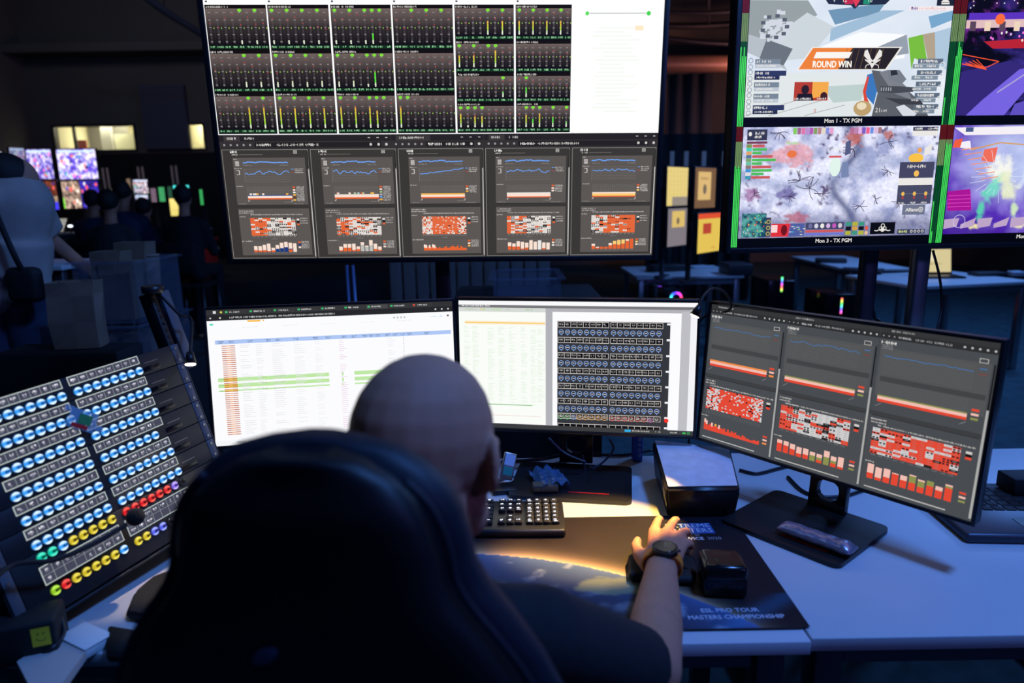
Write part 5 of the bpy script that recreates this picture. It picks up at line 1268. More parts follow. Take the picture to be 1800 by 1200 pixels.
# plastic pass hanging on the rack
CLR = mat('clear_blue_plastic', (0.3, 0.55, 0.75), 0.1, alpha=0.45)
GRN = mat('green_card', (0.02, 0.28, 0.10), 0.5, emis=(0.02, 0.3, 0.1), es=0.0)
root = empty('plastic_pass', mtx=RM @ Matrix.Translation((-0.010, -0.083, 0.014)) @ Matrix.Rotation(math.radians(-38), 4, 'Z') @ Matrix.Rotation(math.radians(10), 4, 'X'), label='small clear plastic pass with a green and red card hanging over the lit buttons', cat='pass')
MB().box((0, 0, 0), (0.052, 0.036, 0.0012), CLR, bev=0.0005).build('sleeve', root)
tag(MB().box((0.004, 0.002, 0.0012), (0.024, 0.018, 0.0008), GRN).build('card', root), 'green card')
tag(MB().box((-0.002, -0.012, 0.0012), (0.03, 0.007, 0.001), REDP).build('band', root), 'red band')
MB().box((-0.030, 0.014, 0.0), (0.016, 0.010, 0.001), CLR, bev=0.0004).build('tab', root); MB().box((0.033, -0.006, 0.0), (0.018, 0.010, 0.001), CLR, bev=0.0004).build('clip', root)
# gooseneck microphone in front of the rack
root = empty('gooseneck_microphone', pl(2, 1065, ZD), 0, 'black gooseneck microphone with a foam ball bent across the lit button panels', 'microphone')
base = Vector(root.location)
def near(px, py, n):  # point over the rack panel, n metres in front of it
    d = MW @ Vector(((px - 900) / FPX, -(py - 600) / FPX, -1.0)); Q = RO + RN * n; return CAM + d * ((Q - CAM).dot(RN) / d.dot(RN))
MB().tube([Vector((0, 0, 0.012)), near(-18, 1030, 0.05) - base, near(25, 992, 0.05) - base, near(95, 984, 0.05) - base, near(165, 955, 0.05) - base, near(222, 922, 0.05) - base], 0.0042, BLKM, n=10).build('gooseneck', root)
MB().sph(near(238, 908, 0.05) - base, (0.0165, 0.0165, 0.0165), mat('black_foam', (0.01, 0.01, 0.012), 1.0, bump=0.8, scale=200)).build('foam_windscreen', root)
MB().cyl((0, 0, 0), (0, 0, 0.014), 0.03, BLKM).build('base', root)

# ============================================================ DESK THINGS
# keyboard
kb = empty('keyboard', (-0.112, 1.425, 0.7545), math.radians(-1.0), 'full size black keyboard with glowing white key legends', 'keyboard')
MB().box((0, 0, 0.009), (0.445, 0.15, 0.018), BLK, bev=0.006).build('case', kb)
def key_mesh(w, seed):
    q = MB(); q.box((0, 0, 0.004), (w, 0.0158, 0.008), BLKM, bev=0.0022)
    me = q.build('tmpk'); md = me.data; bpy.data.objects.remove(me)
    cc = Canvas(w * 1000, 16, w, 0.016, eps=0.0001); r = random.Random(seed)
    cc.scrib(w * 500 - 4.0, 3.0, 8.0, 4.6, C8(235, 238, 255), 1, r)
    if seed % 3 == 0: cc.scrib(w * 500 - 2.2, 9.0, 4.4, 2.6, C8(170, 175, 200), 1, r)
    if seed % 4 == 1: cc.rect(w * 500 - 4, 12.5, w * 500 + 4, 14.3, C8(240, 240, 255), L=1)
    lg = cc.build('legend', LEGEND, T=Matrix.Translation((0, 0, 0.0084)) @ Matrix.Rotation(-PI / 2, 4, 'X')); 
    bm = bmesh.new(); bm.from_mesh(md)
    lay = bm.loops.layers.float_color.get('Col') or bm.loops.layers.float_color.new('Col')
    b2 = lg.data; ca = b2.color_attributes['Col'].data
    vm = [bm.verts.new(v.co) for v in b2.vertices]
    for p_ in b2.polygons:
        f = bm.faces.new([vm[i] for i in p_.vertices]); f.material_index = 1
        for l, li in zip(f.loops, p_.loop_indices): l[lay] = ca[li].color
    bm.to_mesh(md); bm.free(); md.materials.append(LEGEND); md.name = 'key'
    bpy.data.objects.remove(lg)
    return md
KM = [key_mesh(0.0165, i) for i in range(8)]; KW = {}
def kkey(x_, y_, w=1.0):
    if w == 1.0: md = KM[krnd.randrange(8)]
    else:
        if w not in KW: KW[w] = key_mesh(0.019 * w - 0.0025, int(w * 10))
        md = KW[w]
    link('key', md, kb, loc=(x_, y_, 0.0175))
rows = [[1] * 13, [1] * 13 + [2], [1.5] + [1] * 12 + [1.5], [1.75] + [1] * 11 + [2.25], [2.25] + [1] * 10 + [2.75], [1.25, 1.25, 1.25, 6.25, 1.25, 1.25, 1.25, 1.25]]
nkeys = 0
for j, rw in enumerate(rows):
    x_ = -0.2165; y_ = 0.058 - j * 0.0195 - (0.003 if j else 0)
    sc = 15 / sum(rw)
    for w in rw:
        ww = w * sc * 0.0187 if j == 0 else w * 0.0187
        if nkeys < 78 or True: kkey(x_ + ww / 2, y_, 1.0 if w == 1 else w)
        x_ += ww
for j in range(6):
    y_ = 0.058 - j * 0.0195 - (0.003 if j else 0)
    for i in range(3):
        if j == 3 or (j == 4 and i != 1): continue
        kkey(0.083 + i * 0.0187, y_)
    for i in range(4): kkey(0.1455 + i * 0.0187, y_)
MB().tube([(0.02, 0.075, 0.009), (0.03, 0.10, 0.004), (0.015, 0.14, -0.001), (0.03, 0.2, 0.0), (0.02, 0.27, 0.0)], 0.0022, CABLE).build('cable', kb)

# mouse under the hand
HANDZ = 0.7545
mc = pl(1163, 975, 0.775)
ms = empty('computer_mouse', (mc.x, mc.y, HANDZ), math.radians(-6), 'wide black mouse mostly hidden under the hand', 'mouse')
q = MB(); t = bmesh.new(); bmesh.ops.create_uvsphere(t, u_segments=28, v_segments=14, radius=1)
for v in t.verts:
    z = max(v.co.z, -0.0); v.co = Vector((v.co.x * 0.039 * (1 + 0.12 * (v.co.y < 0) * abs(v.co.y)), v.co.y * 0.062, z * 0.036))
q.merge(t, BLKM, None, True); q.build('shell', ms)
for sx in (-1, 1):
    q = MB(); q.prism([(sx * 0.030, 0.0), (sx * 0.060, 0.0), (sx * 0.062, 0.010), (sx * 0.034, 0.024)], -0.045, 0.012, BLKM); q.build('side_rest', ms)
q = MB(); q.cyl((-0.003, 0.042, 0.026), (0.003, 0.042, 0.026), 0.008, BLKG); q.build('scroll_wheel', ms)

# black cube unit on the mat
cb = pl(1272, 1050, 0.754)
bx = empty('desk_clock', (cb.x + 0.005, cb.y + 0.03, HANDZ), math.radians(-5), 'small black box with faint dial digits on the mat right of the hand', 'box')
MB().box((0, 0, 0.031), (0.078, 0.07, 0.062), BLKG, bev=0.008).build('case', bx)
cc = Canvas(60, 50, 0.06, 0.05, eps=0.0001); cc.rect(0, 0, 60, 50, C8(6, 6, 8)); cc.text('06:57', 30, 6, 10, C8(34, 34, 40), 1, 'c'); cc.text('2', 14, 30, 8, C8(10, 55, 40), 1)
cc.build('dial', SCR, bx, T=Matrix.Translation((0, 0, 0.0623)) @ Matrix.Rotation(-PI / 2, 4, 'X'))

# white-topped black device
d0, d1, d2, d3 = pl(1183, 853, 0.835), pl(1298, 850, 0.835), pl(1280, 790, 0.855), pl(1152, 776, 0.855)
f0, f1 = pl(1180, 897, ZD), pl(1290, 900, ZD)
dv = empty('desk_speaker', ((d0 + d2) / 2 * 1).to_tuple()[:2] + (ZD + 0.0005,), 0, 'black wedge shaped unit with a pale paper sheet on its sloping top', 'device')
L0 = Vector(dv.location)
tp = [Vector((0.366, 1.53, 0.830)), Vector((0.545, 1.52, 0.832)), Vector((0.560, 1.76, 0.868)), Vector((0.352, 1.77, 0.868))]
tp = [pl(1172, 858, 0.828), pl(1300, 856, 0.828), pl(1283, 787, 0.848), pl(1148, 773, 0.848)]
bt = [Vector((p_.x, p_.y, ZD + 0.001)) for p_ in tp]; bt[0].y -= 0.0; 
q = MB(); t = bmesh.new()
mid = [p_ + Vector((0, 0, 0)) for p_ in tp]
ctr_ = sum(tp, Vector()) / 4
lowr = [Vector((ctr_.x + (p_.x - ctr_.x) * 0.93, ctr_.y + (p_.y - ctr_.y) * 0.93, ZD + 0.001)) for p_ in tp]
midr = [Vector((ctr_.x + (p_.x - ctr_.x) * 1.02, ctr_.y + (p_.y - ctr_.y) * 1.02, p_.z - 0.012)) for p_ in tp]
A0 = [t.verts.new(p_ - L0) for p_ in lowr]; A1 = [t.verts.new(p_ - L0) for p_ in midr]; A2 = [t.verts.new(p_ - L0) for p_ in tp]
t.faces.new(A0); t.faces.new(A2)
for a, b_ in ((A0, A1), (A1, A2)):
    for i in range(4): t.faces.new((a[i], a[(i + 1) % 4], b_[(i + 1) % 4], b_[i]))
bmesh.ops.recalc_face_normals(t, faces=t.faces); bmesh.ops.bevel(t, geom=list(t.edges), offset=0.006, segments=3, affect='EDGES')
q.merge(t, BLK, None, True); q.build('housing', dv)
pn = (tp[1] - tp[0]).cross(tp[3] - tp[0]).normalized()
q = MB(); t = bmesh.new()
sh = [ctr_ + (p_ - ctr_) * 0.955 for p_ in tp]
a = [t.verts.new(p_ + pn * 0.0006 - L0) for p_ in sh]; b_ = [t.verts.new(p_ + pn * 0.002 - L0) for p_ in sh]
t.faces.new(a); t.faces.new(b_)
for i in range(4): t.faces.new((a[i], a[(i + 1) % 4], b_[(i + 1) % 4], b_[i]))
bmesh.ops.recalc_face_normals(t, faces=t.faces)
q.merge(t, mat('crumpled_white_paper', (0.62, 0.64, 0.72), 0.75, var=0.25, scale=35, bump=0.8)); tag(q.build('paper_sheet', dv), 'pale creased paper sheet')

# snack packet on the right monitor's foot
FOIL = mat('printed_foil', (0.35, 0.32, 0.42), 0.25, 0.55, var=0.9, scale=60, bump=0.6)
a, b_ = pl(1372, 922, 0.775), pl(1502, 968, 0.775)
q = MB(); n = 18; rings = []
ax = (b_ - a); L_ = ax.length; ax.normalize(); sd = Vector((0, 0, 1)).cross(ax)
for i in range(n + 1):
    t_ = i / n; e = min(1, min(t_, 1 - t_) * 9); w_ = 0.021 + 0.001 * math.sin(i * 2.1); h_ = 0.0022 + 0.0105 * e ** 0.6 * (1 + 0.12 * math.sin(i * 1.7))
    rings.append([a.lerp(b_, t_) + Vector((0, 0, -0.0035)) + sd * w_ * math.cos(2 * PI * k / 16) + Vector((0, 0, 1)) * h_ * math.sin(2 * PI * k / 16) for k in range(16)])
zmin = min(p_.z for r_ in rings for p_ in r_); 
rings = [[p_ - Vector((0, 0, zmin - 0.7612)) for p_ in r_] for r_ in rings]
q.loft(rings, FOIL)
tag(q.build('snack_packet'), 'slim shiny wrapped snack bar lying on the foot of the right monitor', 'packet')

# laptop behind the right monitor, open, seen from its side
lp = pl(1770, 905, ZD)
lap = empty('laptop', (1.13, 1.42, ZD + 0.0005), math.radians(-4), 'thick black laptop base sticking out behind the right monitor', 'laptop')
MB().box((0, 0, 0.011), (0.37, 0.27, 0.022), mat('dark_graphite', (0.05, 0.055, 0.075), 0.4, 0.4), bev=0.008).build('base', lap)
q = MB()
for i in range(13):
    for j in range(5): q.box((-0.15 + i * 0.025, 0.09 - j * 0.025, 0.0225), (0.021, 0.021, 0.003), BLKM, bev=0.001)
q.build('keyboard_keys', lap)
MB().box((0, -0.09, 0.0223), (0.1, 0.06, 0.0015), BLKG).build('touchpad', lap)
hd = MB(); hd.box((0, 0, 0), (0.09, 0.06, 0.04), BLKM, bev=0.003)
tag(hd.build('adapter_box', loc=(1.20, 1.50, ZD + 0.045)), 'plain matte black adapter box resting on the black laptop', 'box')
# closed silver laptop further back
sl = empty('silver_laptop', (1.56, 1.66, ZD + 0.0005), math.radians(-8), 'closed silver laptop with a dark fruit emblem at the far right of the desk', 'laptop')
SILV = mat('silver_aluminium', (0.6, 0.6, 0.63), 0.35, 0.6, var=0.03)
MB().box((0, 0, 0.004), (0.31, 0.22, 0.008), SILV, bev=0.003).build('base', sl)
MB().box((0, 0, 0.0115), (0.31, 0.22, 0.0055), SILV, bev=0.0025).build('lid', sl)
q = MB(); T_ = Matrix.Translation((-0.0, 0.0, 0.0145)) @ Matrix.Rotation(PI / 2, 4, 'X')
ap = []
for i in range(40):
    a_ = 2 * PI * i / 40; r_ = 0.018 * (1 - 0.12 * math.exp(-((a_ - PI / 2) / 0.35) ** 2) - 0.06 * math.exp(-((a_ - 1.5 * PI) / 0.25) ** 2)); xx, zz = r_ * math.cos(a_), r_ * math.sin(a_) * 1.02
    dd = math.hypot(xx - 0.023, zz - 0.003)
    if dd < 0.0095: k_ = 0.0095 / max(dd, 1e-6); xx, zz = 0.023 + (xx - 0.023) * k_, 0.003 + (zz - 0.003) * k_
    ap.append((xx, zz))
q.prism(ap, -0.0003, 0.0003, BLKG, T_)
q.prism([(0.0, 0.019), (0.003, 0.026), (0.009, 0.029), (0.007, 0.022)], -0.0003, 0.0003, BLKG, T_); q.build('emblem', sl)

# things in the dark under the centre monitor
BAGM = mat('blue_clear_film', (0.05, 0.14, 0.30), 0.12, var=0.7, scale=30, bump=0.8, alpha=0.6)
p0 = pl(965, 840, 0.775)
q = MB(); t = bmesh.new(); bmesh.ops.create_grid(t, x_segments=14, y_segments=14, size=0.5)
for v in t.verts: v.co = Vector((v.co.x * 0.075, v.co.y * 0.11, 0.012 + 0.008 * math.sin(v.co.x * 17 + v.co.y * 9) * math.cos(v.co.y * 13) + 0.008 * (1 - (2 * v.co.x) ** 2)))
q.merge(t, BAGM, Matrix.Rotation(math.radians(18), 4, 'Z'), True)
o = q.build('plastic_bag', loc=(p0.x, p0.y, 0.7625)); sm = o.modifiers.new('thick', 'SOLIDIFY'); sm.thickness = 0.0012
tag(o, 'crinkled blue clear plastic bag on the foot of the centre monitor', 'bag')
p1 = pl(958, 866, ZD)
tag(MB().box((0, 0, 0), (0.062, 0.03, 0.018), mat('grey_card', (0.07, 0.065, 0.055), 0.7), bev=0.002).build('small_grey_box', loc=(p1.x, p1.y - 0.012, 0.7715), rot=(0, 0, 0.05)), 'small grey box in front of the blue plastic bag', 'box')
p2 = at(883, 778, 1.60)
ph = empty('card_reader', (p2.x, 1.60, ZD + 0.0005), 0.2, 'tilted green and white gadget with a metal rim just right of the ear', 'gadget')
MB().box((0, 0, 0.006), (0.06, 0.05, 0.012), BLK, bev=0.002).build('stand', ph)
R3 = Matrix.Rotation(math.radians(18), 4, 'Y') @ Matrix.Rotation(math.radians(-20), 4, 'X')
MB().box((0, 0, 0.062), (0.034, 0.008, 0.068), STEEL, R3, bev=0.003).build('body', ph)
MB().box((0, -0.0045, 0.05), (0.024, 0.001, 0.022), mat('teal_face', (0.02, 0.3, 0.26), 0.4), R3).build('lower_face', ph); MB().box((0, -0.0045, 0.078), (0.026, 0.001, 0.028), mat('pale_blue_face', (0.45, 0.6, 0.85), 0.4), R3).build('upper_face', ph)
hb = at(1121, 795, 1.78)
hub = empty('usb_hub', (hb.x, 1.79, ZD + 0.0005), 0.0, 'upright blue hub with a column of small round ports behind the centre monitor', 'hub')
HBL = mat('blue_plastic', (0.03, 0.10, 0.55), 0.4)
MB().box((0, 0, 0.055), (0.026, 0.03, 0.11), HBL, bev=0.003).build('body', hub)
for k in range(6): MB().cyl((0.004, -0.0145, 0.02 + k * 0.015), (0.004, -0.0165, 0.02 + k * 0.015), 0.0042, WHT, n=12).cyl((0.004, -0.016, 0.02 + k * 0.015), (0.004, -0.0172, 0.02 + k * 0.015), 0.0026, HBL, n=10).build('port', hub)
cr = random.Random(14)
CPATH = [([(870, 845), (930, 828), (985, 812), (1040, 800)], 0.004, 'grey', 'pale cable running from the ear toward the centre monitor stand'),
         ([(880, 812), (950, 806), (1010, 796), (1090, 800), (1150, 790)], 0.004, 'black', 'upper black cable crossing the desk behind the centre monitor'),
         ([(870, 862), (915, 842), (960, 820), (1010, 830), (1060, 835)], 0.005, 'black', 'lower black cable crossing the desk behind the centre monitor'),
         ([(1300, 826), (1330, 832), (1365, 824), (1400, 815)], 0.0045, 'black', 'black cable between the pale paper topped unit and the right monitor'),
         ([(1385, 838), (1410, 862), (1440, 872), (1480, 872), (1520, 860)], 0.0045, 'black', 'black cable looping behind the foot of the right monitor')]
for pts, r_, kk, lb in CPATH:
    tag(MB().tube([pl(x_, y_, ZD + r_ + 0.0006) for x_, y_ in pts], r_, mat('grey_cable', (0.3, 0.32, 0.4), 0.4) if kk == 'grey' else CABLE).build('cable'), lb, 'cable')
for i, pts in enumerate(([(965, 770), (985, 790), (1000, 800), (1030, 812)], [(1072, 772), (1078, 790), (1060, 812), (1040, 835)], [(1024, 800), (1030, 830), (1038, 855)])):
    P3 = [at(x_, y_, 1.66 + 0.02 * i) for x_, y_ in pts]; P3[-1].z = max(P3[-1].z, ZD + 0.02)
    tag(MB().tube(P3, 0.003, mat('blue_grey_cable', (0.03, 0.04, 0.07), 0.3)).build('monitor_cable'), ['left hanging cable under the centre monitor', 'right hanging cable under the centre monitor', 'middle hanging cable with a metal tip under the centre monitor'][i], 'cable')

# gooseneck lamps
GOLD = (1.0, 0.78, 0.5)
def gooseneck(label, pts, head, tip_dir, baseloc, energy, tgt, ang):
    b0 = Vector(baseloc); root = empty('gooseneck_lamp', b0, 0, label, 'lamp', None)
    MB().cyl((0, 0, 0), (0, 0, 0.015), 0.022, BLK).build('base', root)
    MB().tube([Vector((0, 0, 0.014))] + [Vector(p_) - b0 for p_ in pts] + [Vector(head) - b0], 0.003, BLKM, n=8).build('gooseneck', root)
    h = Vector(head) - b0; d = Vector(tip_dir).normalized()
    MB().cyl(h - d * 0.004, h + d * 0.020, 0.006, BLK, 0.0115, n=18).build('lamp_shade', root)
    e = MB().cyl(h + d * 0.0195, h + d * 0.0215, 0.0095, mat('warm_lamp_face', (1, 0.9, 0.7), 0.3, emis=(1.0, 0.86, 0.62), es=9.0), n=18).build('bulb', root)
    spot('lamp_beam', Vector(head) + d * 0.026, tgt, energy, GOLD, ang, 0.5, 0.006)
H2 = at(1229, 540, 1.44)
GOLD = (1.0, 0.58, 0.12)
gooseneck('gooseneck lamp arching over the right edge of the knob page monitor', [(0.468, 1.72, 0.95), (0.474, 1.70, 1.15), at(1282, 545, 1.60), at(1276, 516, 1.57), at(1253, 507, 1.52), at(1237, 520, 1.46)], H2, (-0.45, -0.1, -0.85), (0.468, 1.73, ZD + 0.0005), 50, (0.20, 1.37, 0.76), 46)
GOLD = (1.0, 0.78, 0.5)
H1 = at(334, 622, 1.30)
gooseneck('gooseneck lamp clipped to the top right corner of the button rack', [rp(262, -60, 30), rp(275, -40, 45)], H1, (0.1, -0.35, -0.85), rp(248, -118, -3), 5, (-0.71, 1.26, 0.75), 50)

# bottom left corner: box with a smiley note, white pad, small side table
bx = empty('belt_pack', (-0.80, 1.0, ZD + 0.0005), math.radians(20), 'dark box with a yellow smiley note at the lower left', 'box')
nt_ = pl(98, 1085, 0.80)
bx.location = (nt_.x - 0.045, nt_.y - 0.025, ZD + 0.0005)
MB().box((0, 0, 0.035), (0.12, 0.07, 0.07), BLKM, bev=0.006).build('case', bx)
cc = Canvas(40, 46, 0.026, 0.032, eps=0.0001); cc.rect(0, 0, 40, 46, (0.95, 0.72, 0.05)); cc.ring(20, 22, 11, 2, (0.25, 0.2, 0.03), 16, 1, 20, 160); cc.disc(14, 15, 2, 3, (0.25, 0.2, 0.03), 8, 1); cc.disc(26, 15, 2, 3, (0.25, 0.2, 0.03), 8, 1)
tag(cc.build('sticky_note', PRINT, bx, T=Matrix.Translation((0.040, -0.0356, 0.045))), 'yellow note with a smiling face')
p3 = pl(150, 1120, 0.765)
wb_ = empty('white_box', (p3.x, p3.y, ZD + 0.0005), math.radians(-28), 'low white box at the lower left desk corner below the smiley note', 'box')
MB().box((0, 0, 0.008), (0.075, 0.045, 0.016), WHT, bev=0.002).build('body', wb_); MB().box((0, 0, 0.0175), (0.077, 0.047, 0.003), WHT, bev=0.001).build('lid', wb_)
a_ = pl(35, 1178, 0.775)
pr_ = MB(); t = bmesh.new()
cs = [pl(32, 1176, 0.752), pl(100, 1132, 0.752), pl(160, 1147, 0.752), pl(112, 1215, 0.752), pl(60, 1230, 0.752)]
lo = [t.verts.new(Vector((p_.x, p_.y, 0.7515))) for p_ in cs]; hi = [t.verts.new(Vector((p_.x, p_.y, 0.766))) for p_ in cs]
t.faces.new(lo); t.faces.new(hi)
for i in range(5): t.faces.new((lo[i], lo[(i + 1) % 5], hi[(i + 1) % 5], hi[i]))
bmesh.ops.recalc_face_normals(t, faces=t.faces); pr_.merge(t, mat('beige_board', (0.52, 0.46, 0.44), 0.7, var=0.05))
tag(pr_.build('writing_pad'), 'pale beige pad with a bright edge in the lower left corner', 'pad')
tag(MB().tube([pl(2, 1060, 0.80), pl(30, 1090, 0.80), pl(60, 1130, 0.775), pl(88, 1140, 0.772), pl(112, 1112, 0.78), pl(105, 1080, 0.80)], 0.004, CABLE).build('coiled_cable'), 'black cable curling over the white box at the lower left', 'cable')
prof = [pl(190, 1097, 0.77), pl(258, 1108, 0.77), pl(258, 1148, 0.77), pl(186, 1146, 0.77)]
q = MB(); t = bmesh.new(); lo = [t.verts.new(Vector((p_.x, p_.y, ZD + 0.0008))) for p_ in prof]; hi = [t.verts.new(Vector((p_.x, p_.y, ZD + 0.02))) for p_ in prof]
t.faces.new(lo); t.faces.new(hi)
for i in range(4): t.faces.new((lo[i], lo[(i + 1) % 4], hi[(i + 1) % 4], hi[i]))
bmesh.ops.recalc_face_normals(t, faces=t.faces); bmesh.ops.bevel(t, geom=list(t.edges), offset=0.003, segments=2, affect='EDGES'); q.merge(t, BLKM, None, True)
tag(q.build('black_tray'), 'flat black case at the desk edge right of the low white box', 'case')
# black pouch by the rack on the warm lit desk
pp = pl(262, 1062, 0.76)
q = MB(); prof = [pl(222, 1092, ZD), pl(238, 1052, ZD), pl(268, 1026, ZD), pl(310, 1010, ZD), pl(340, 1080, ZD), pl(260, 1098, ZD)]
t = bmesh.new(); lo = [t.verts.new(Vector((p_.x, p_.y, ZD + 0.0008))) for p_ in prof]; hi = [t.verts.new(Vector((p_.x, p_.y, ZD + 0.018))) for p_ in prof]
t.faces.new(lo); t.faces.new(hi)
for i in range(6): t.faces.new((lo[i], lo[(i + 1) % 6], hi[(i + 1) % 6], hi[i]))
bmesh.ops.recalc_face_normals(t, faces=t.faces); bmesh.ops.bevel(t, geom=list(t.edges), offset=0.006, segments=3, affect='EDGES'); q.merge(t, BLKM, None, True)
tag(q.build('black_pouch'), 'flat black pouch on the desk between button rack and chair', 'pouch')

# ============================================================ CHAIR
chair = empty('gaming_chair', (-0.168, 0.655, 0), math.radians(-7), 'high backed black leather gaming chair in the foreground holding the bald operator', 'chair')
def cring(z, hw, yc, ht, n=44, e=0.55, f=0.75, ox=0.0):
    out = []
    for i in range(n):
        a = 2 * PI * i / n; cx_, sx2 = math.cos(a), math.sin(a)
        out.append((ox + hw * math.copysign(abs(cx_) ** e, cx_), yc + ht * math.copysign(abs(sx2) ** f, sx2), z))
    return out
PROF = [(0.50, 0.245), (0.60, 0.262), (0.72, 0.272), (0.84, 0.268), (0.93, 0.252), (1.00, 0.228), (1.055, 0.203), (1.095, 0.178), (1.125, 0.155), (1.15, 0.142), (1.175, 0.138), (1.20, 0.131), (1.222, 0.119), (1.24, 0.101), (1.254, 0.078), (1.262, 0.050), (1.266, 0.02)]
def yb(z): return -0.095 + 0.06 * max(0, (1.1 - z)) / 0.6
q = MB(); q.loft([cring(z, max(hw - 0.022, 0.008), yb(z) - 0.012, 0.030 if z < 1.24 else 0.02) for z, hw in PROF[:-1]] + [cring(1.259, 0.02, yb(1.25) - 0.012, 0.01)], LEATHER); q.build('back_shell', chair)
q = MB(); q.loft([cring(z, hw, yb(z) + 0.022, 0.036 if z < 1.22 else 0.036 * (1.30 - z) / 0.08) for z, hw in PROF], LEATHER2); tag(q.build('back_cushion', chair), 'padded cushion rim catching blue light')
for s in (-1, 1):
    q = MB(); q.tube([(s * (hw - 0.012), yb(z) - 0.014, z) for z, hw in PROF[2:14:1]], 0.0035, LEATHER2, n=8, sub=3); q.build('piping', chair)
q = MB(); q.sph((0, 0, 0), (0.014, 0.003, 0.007), mat('badge_gloss', (0.05, 0.08, 0.14), 0.3), rot=Matrix.Rotation(math.radians(-28), 3, 'Y')); q.build('badge', chair, loc=(-0.035, yb(1.08) - 0.044, 1.085))
q = MB(); q.box((0, 0.10, 0.455), (0.50, 0.50, 0.09), LEATHER, bev=0.035, seg=3); q.build('seat', chair)
for s in (-1, 1):
    q = MB(); q.box((s * 0.30, 0.10, 0.665), (0.085, 0.26, 0.028), BLKM, bev=0.01); ar = q.build('armrest', chair)
    MB().box((s * 0.30, 0.08, 0.53), (0.045, 0.07, 0.25), BLK, bev=0.006).build('arm_post', ar)
q = MB(); q.cyl((0, 0.08, 0.09), (0, 0.08, 0.415), 0.028, DKSTEEL); q.build('gas_lift', chair)
q = MB()
for k in range(5):
    a = 2 * PI * k / 5 + 0.3; q.cyl((0, 0.08, 0.10), (0.32 * math.cos(a), 0.08 + 0.32 * math.sin(a), 0.075), 0.028, BLK, 0.016, 10)
bs = q.build('star_base', chair)
for k in range(5):
    a = 2 * PI * k / 5 + 0.3; x_, y_ = 0.32 * math.cos(a), 0.08 + 0.32 * math.sin(a)
    MB().cyl((x_ - 0.012, y_, 0.03), (x_ + 0.012, y_, 0.03), 0.03, BLK).build('caster', bs)

# ============================================================ THE OPERATOR
HR = Matrix.Rotation(math.radians(-18), 3, 'Z') @ Matrix.Rotation(math.radians(-10), 3, 'X')
HO = Vector((-0.105, 0.762, 1.168))
def hp(x_, y_, z_): return HO + HR @ Vector((x_, y_, z_))
SHR = Vector((0.025, 0.715, 0.965)); SHL = Vector((-0.285, 0.70, 0.995)); NB = Vector((-0.105, 0.70, 1.02))
ELR = Vector((0.196, 0.875, 0.795)); WRR = Vector((0.268, 1.142, 0.800))
ELL = Vector((-0.36, 0.86, 0.80)); WRL = Vector((-0.26, 1.10, 0.80))
body = [('ell', hp(0, -0.008, 0.033), (0.0815, 0.101, 0.094), HR), ('ell', hp(0, -0.045, 0.0), (0.066, 0.058, 0.066), HR), ('ell', hp(0, 0.035, -0.025), (0.066, 0.066, 0.085), HR),
        ('cap', hp(0.03, 0.055, -0.075), hp(0, 0.078, -0.098), 0.032, 0.026), ('cap', hp(-0.03, 0.055, -0.075), hp(0, 0.078, -0.098), 0.032, 0.026),
        ('cap', hp(0.052, 0.01, -0.045), hp(0.03, 0.055, -0.08), 0.024, 0.022), ('cap', hp(-0.052, 0.01, -0.045), hp(-0.03, 0.055, -0.08), 0.024, 0.022),
        ('cap', hp(0, 0.096, 0.012), hp(0, 0.116, -0.03), 0.010, 0.013), ('cap', hp(0.03, 0.09, 0.022), hp(-0.03, 0.09, 0.022), 0.014, 0.014), ('cap', hp(0.016, 0.098, -0.062), hp(-0.016, 0.098, -0.062), 0.009, 0.009),
        ('cap', hp(0, -0.035, -0.02), NB + Vector((0.0, -0.005, 0.0)), 0.060, 0.064), ('cap', hp(0, -0.055, -0.015), NB + Vector((0.0, -0.025, 0.0)), 0.052, 0.058)]
for s in (-1, 1):
    ER_ = HR @ Matrix.Rotation(math.radians(s * 30), 3, 'Z') @ Matrix.Rotation(math.radians(-12), 3, 'X')
    body += [('ell', hp(s * 0.0885, -0.012, 0.006), (0.008, 0.022, 0.033), ER_), ('cap', hp(s * 0.074, 0.006, -0.022), hp(s * 0.078, 0.004, 0.024), 0.012, 0.012), ('cap', hp(s * 0.080, 0.002, -0.022), hp(s * 0.088, -0.014, 0.020), 0.008, 0.0075), ('cap', hp(s * 0.088, -0.014, 0.020), hp(s * 0.086, 0.004, 0.030), 0.0065, 0.006)]
body += [('rings', [((-0.125, 0.82, 0.515), 0.16, 0.10), ((-0.125, 0.80, 0.62), 0.155, 0.10), ((-0.125, 0.775, 0.78), 0.15, 0.09), ((-0.125, 0.755, 0.90), 0.155, 0.095), ((-0.125, 0.73, 0.965), 0.14, 0.075), ((-0.115, 0.715, 1.01), 0.09, 0.06)]),
         ('cap', SHL, SHR, 0.055, 0.055), ('cap', SHR, ELR, 0.048, 0.042), ('cap', ELR, ELR.lerp(WRR, 0.35), 0.043, 0.043), ('cap', ELR.lerp(WRR, 0.35), WRR, 0.043, 0.0285),
         ('cap', SHL, ELL, 0.052, 0.042), ('cap', ELL, ELL.lerp(WRL, 0.35), 0.043, 0.041), ('cap', ELL.lerp(WRL, 0.35), WRL, 0.041, 0.028)]
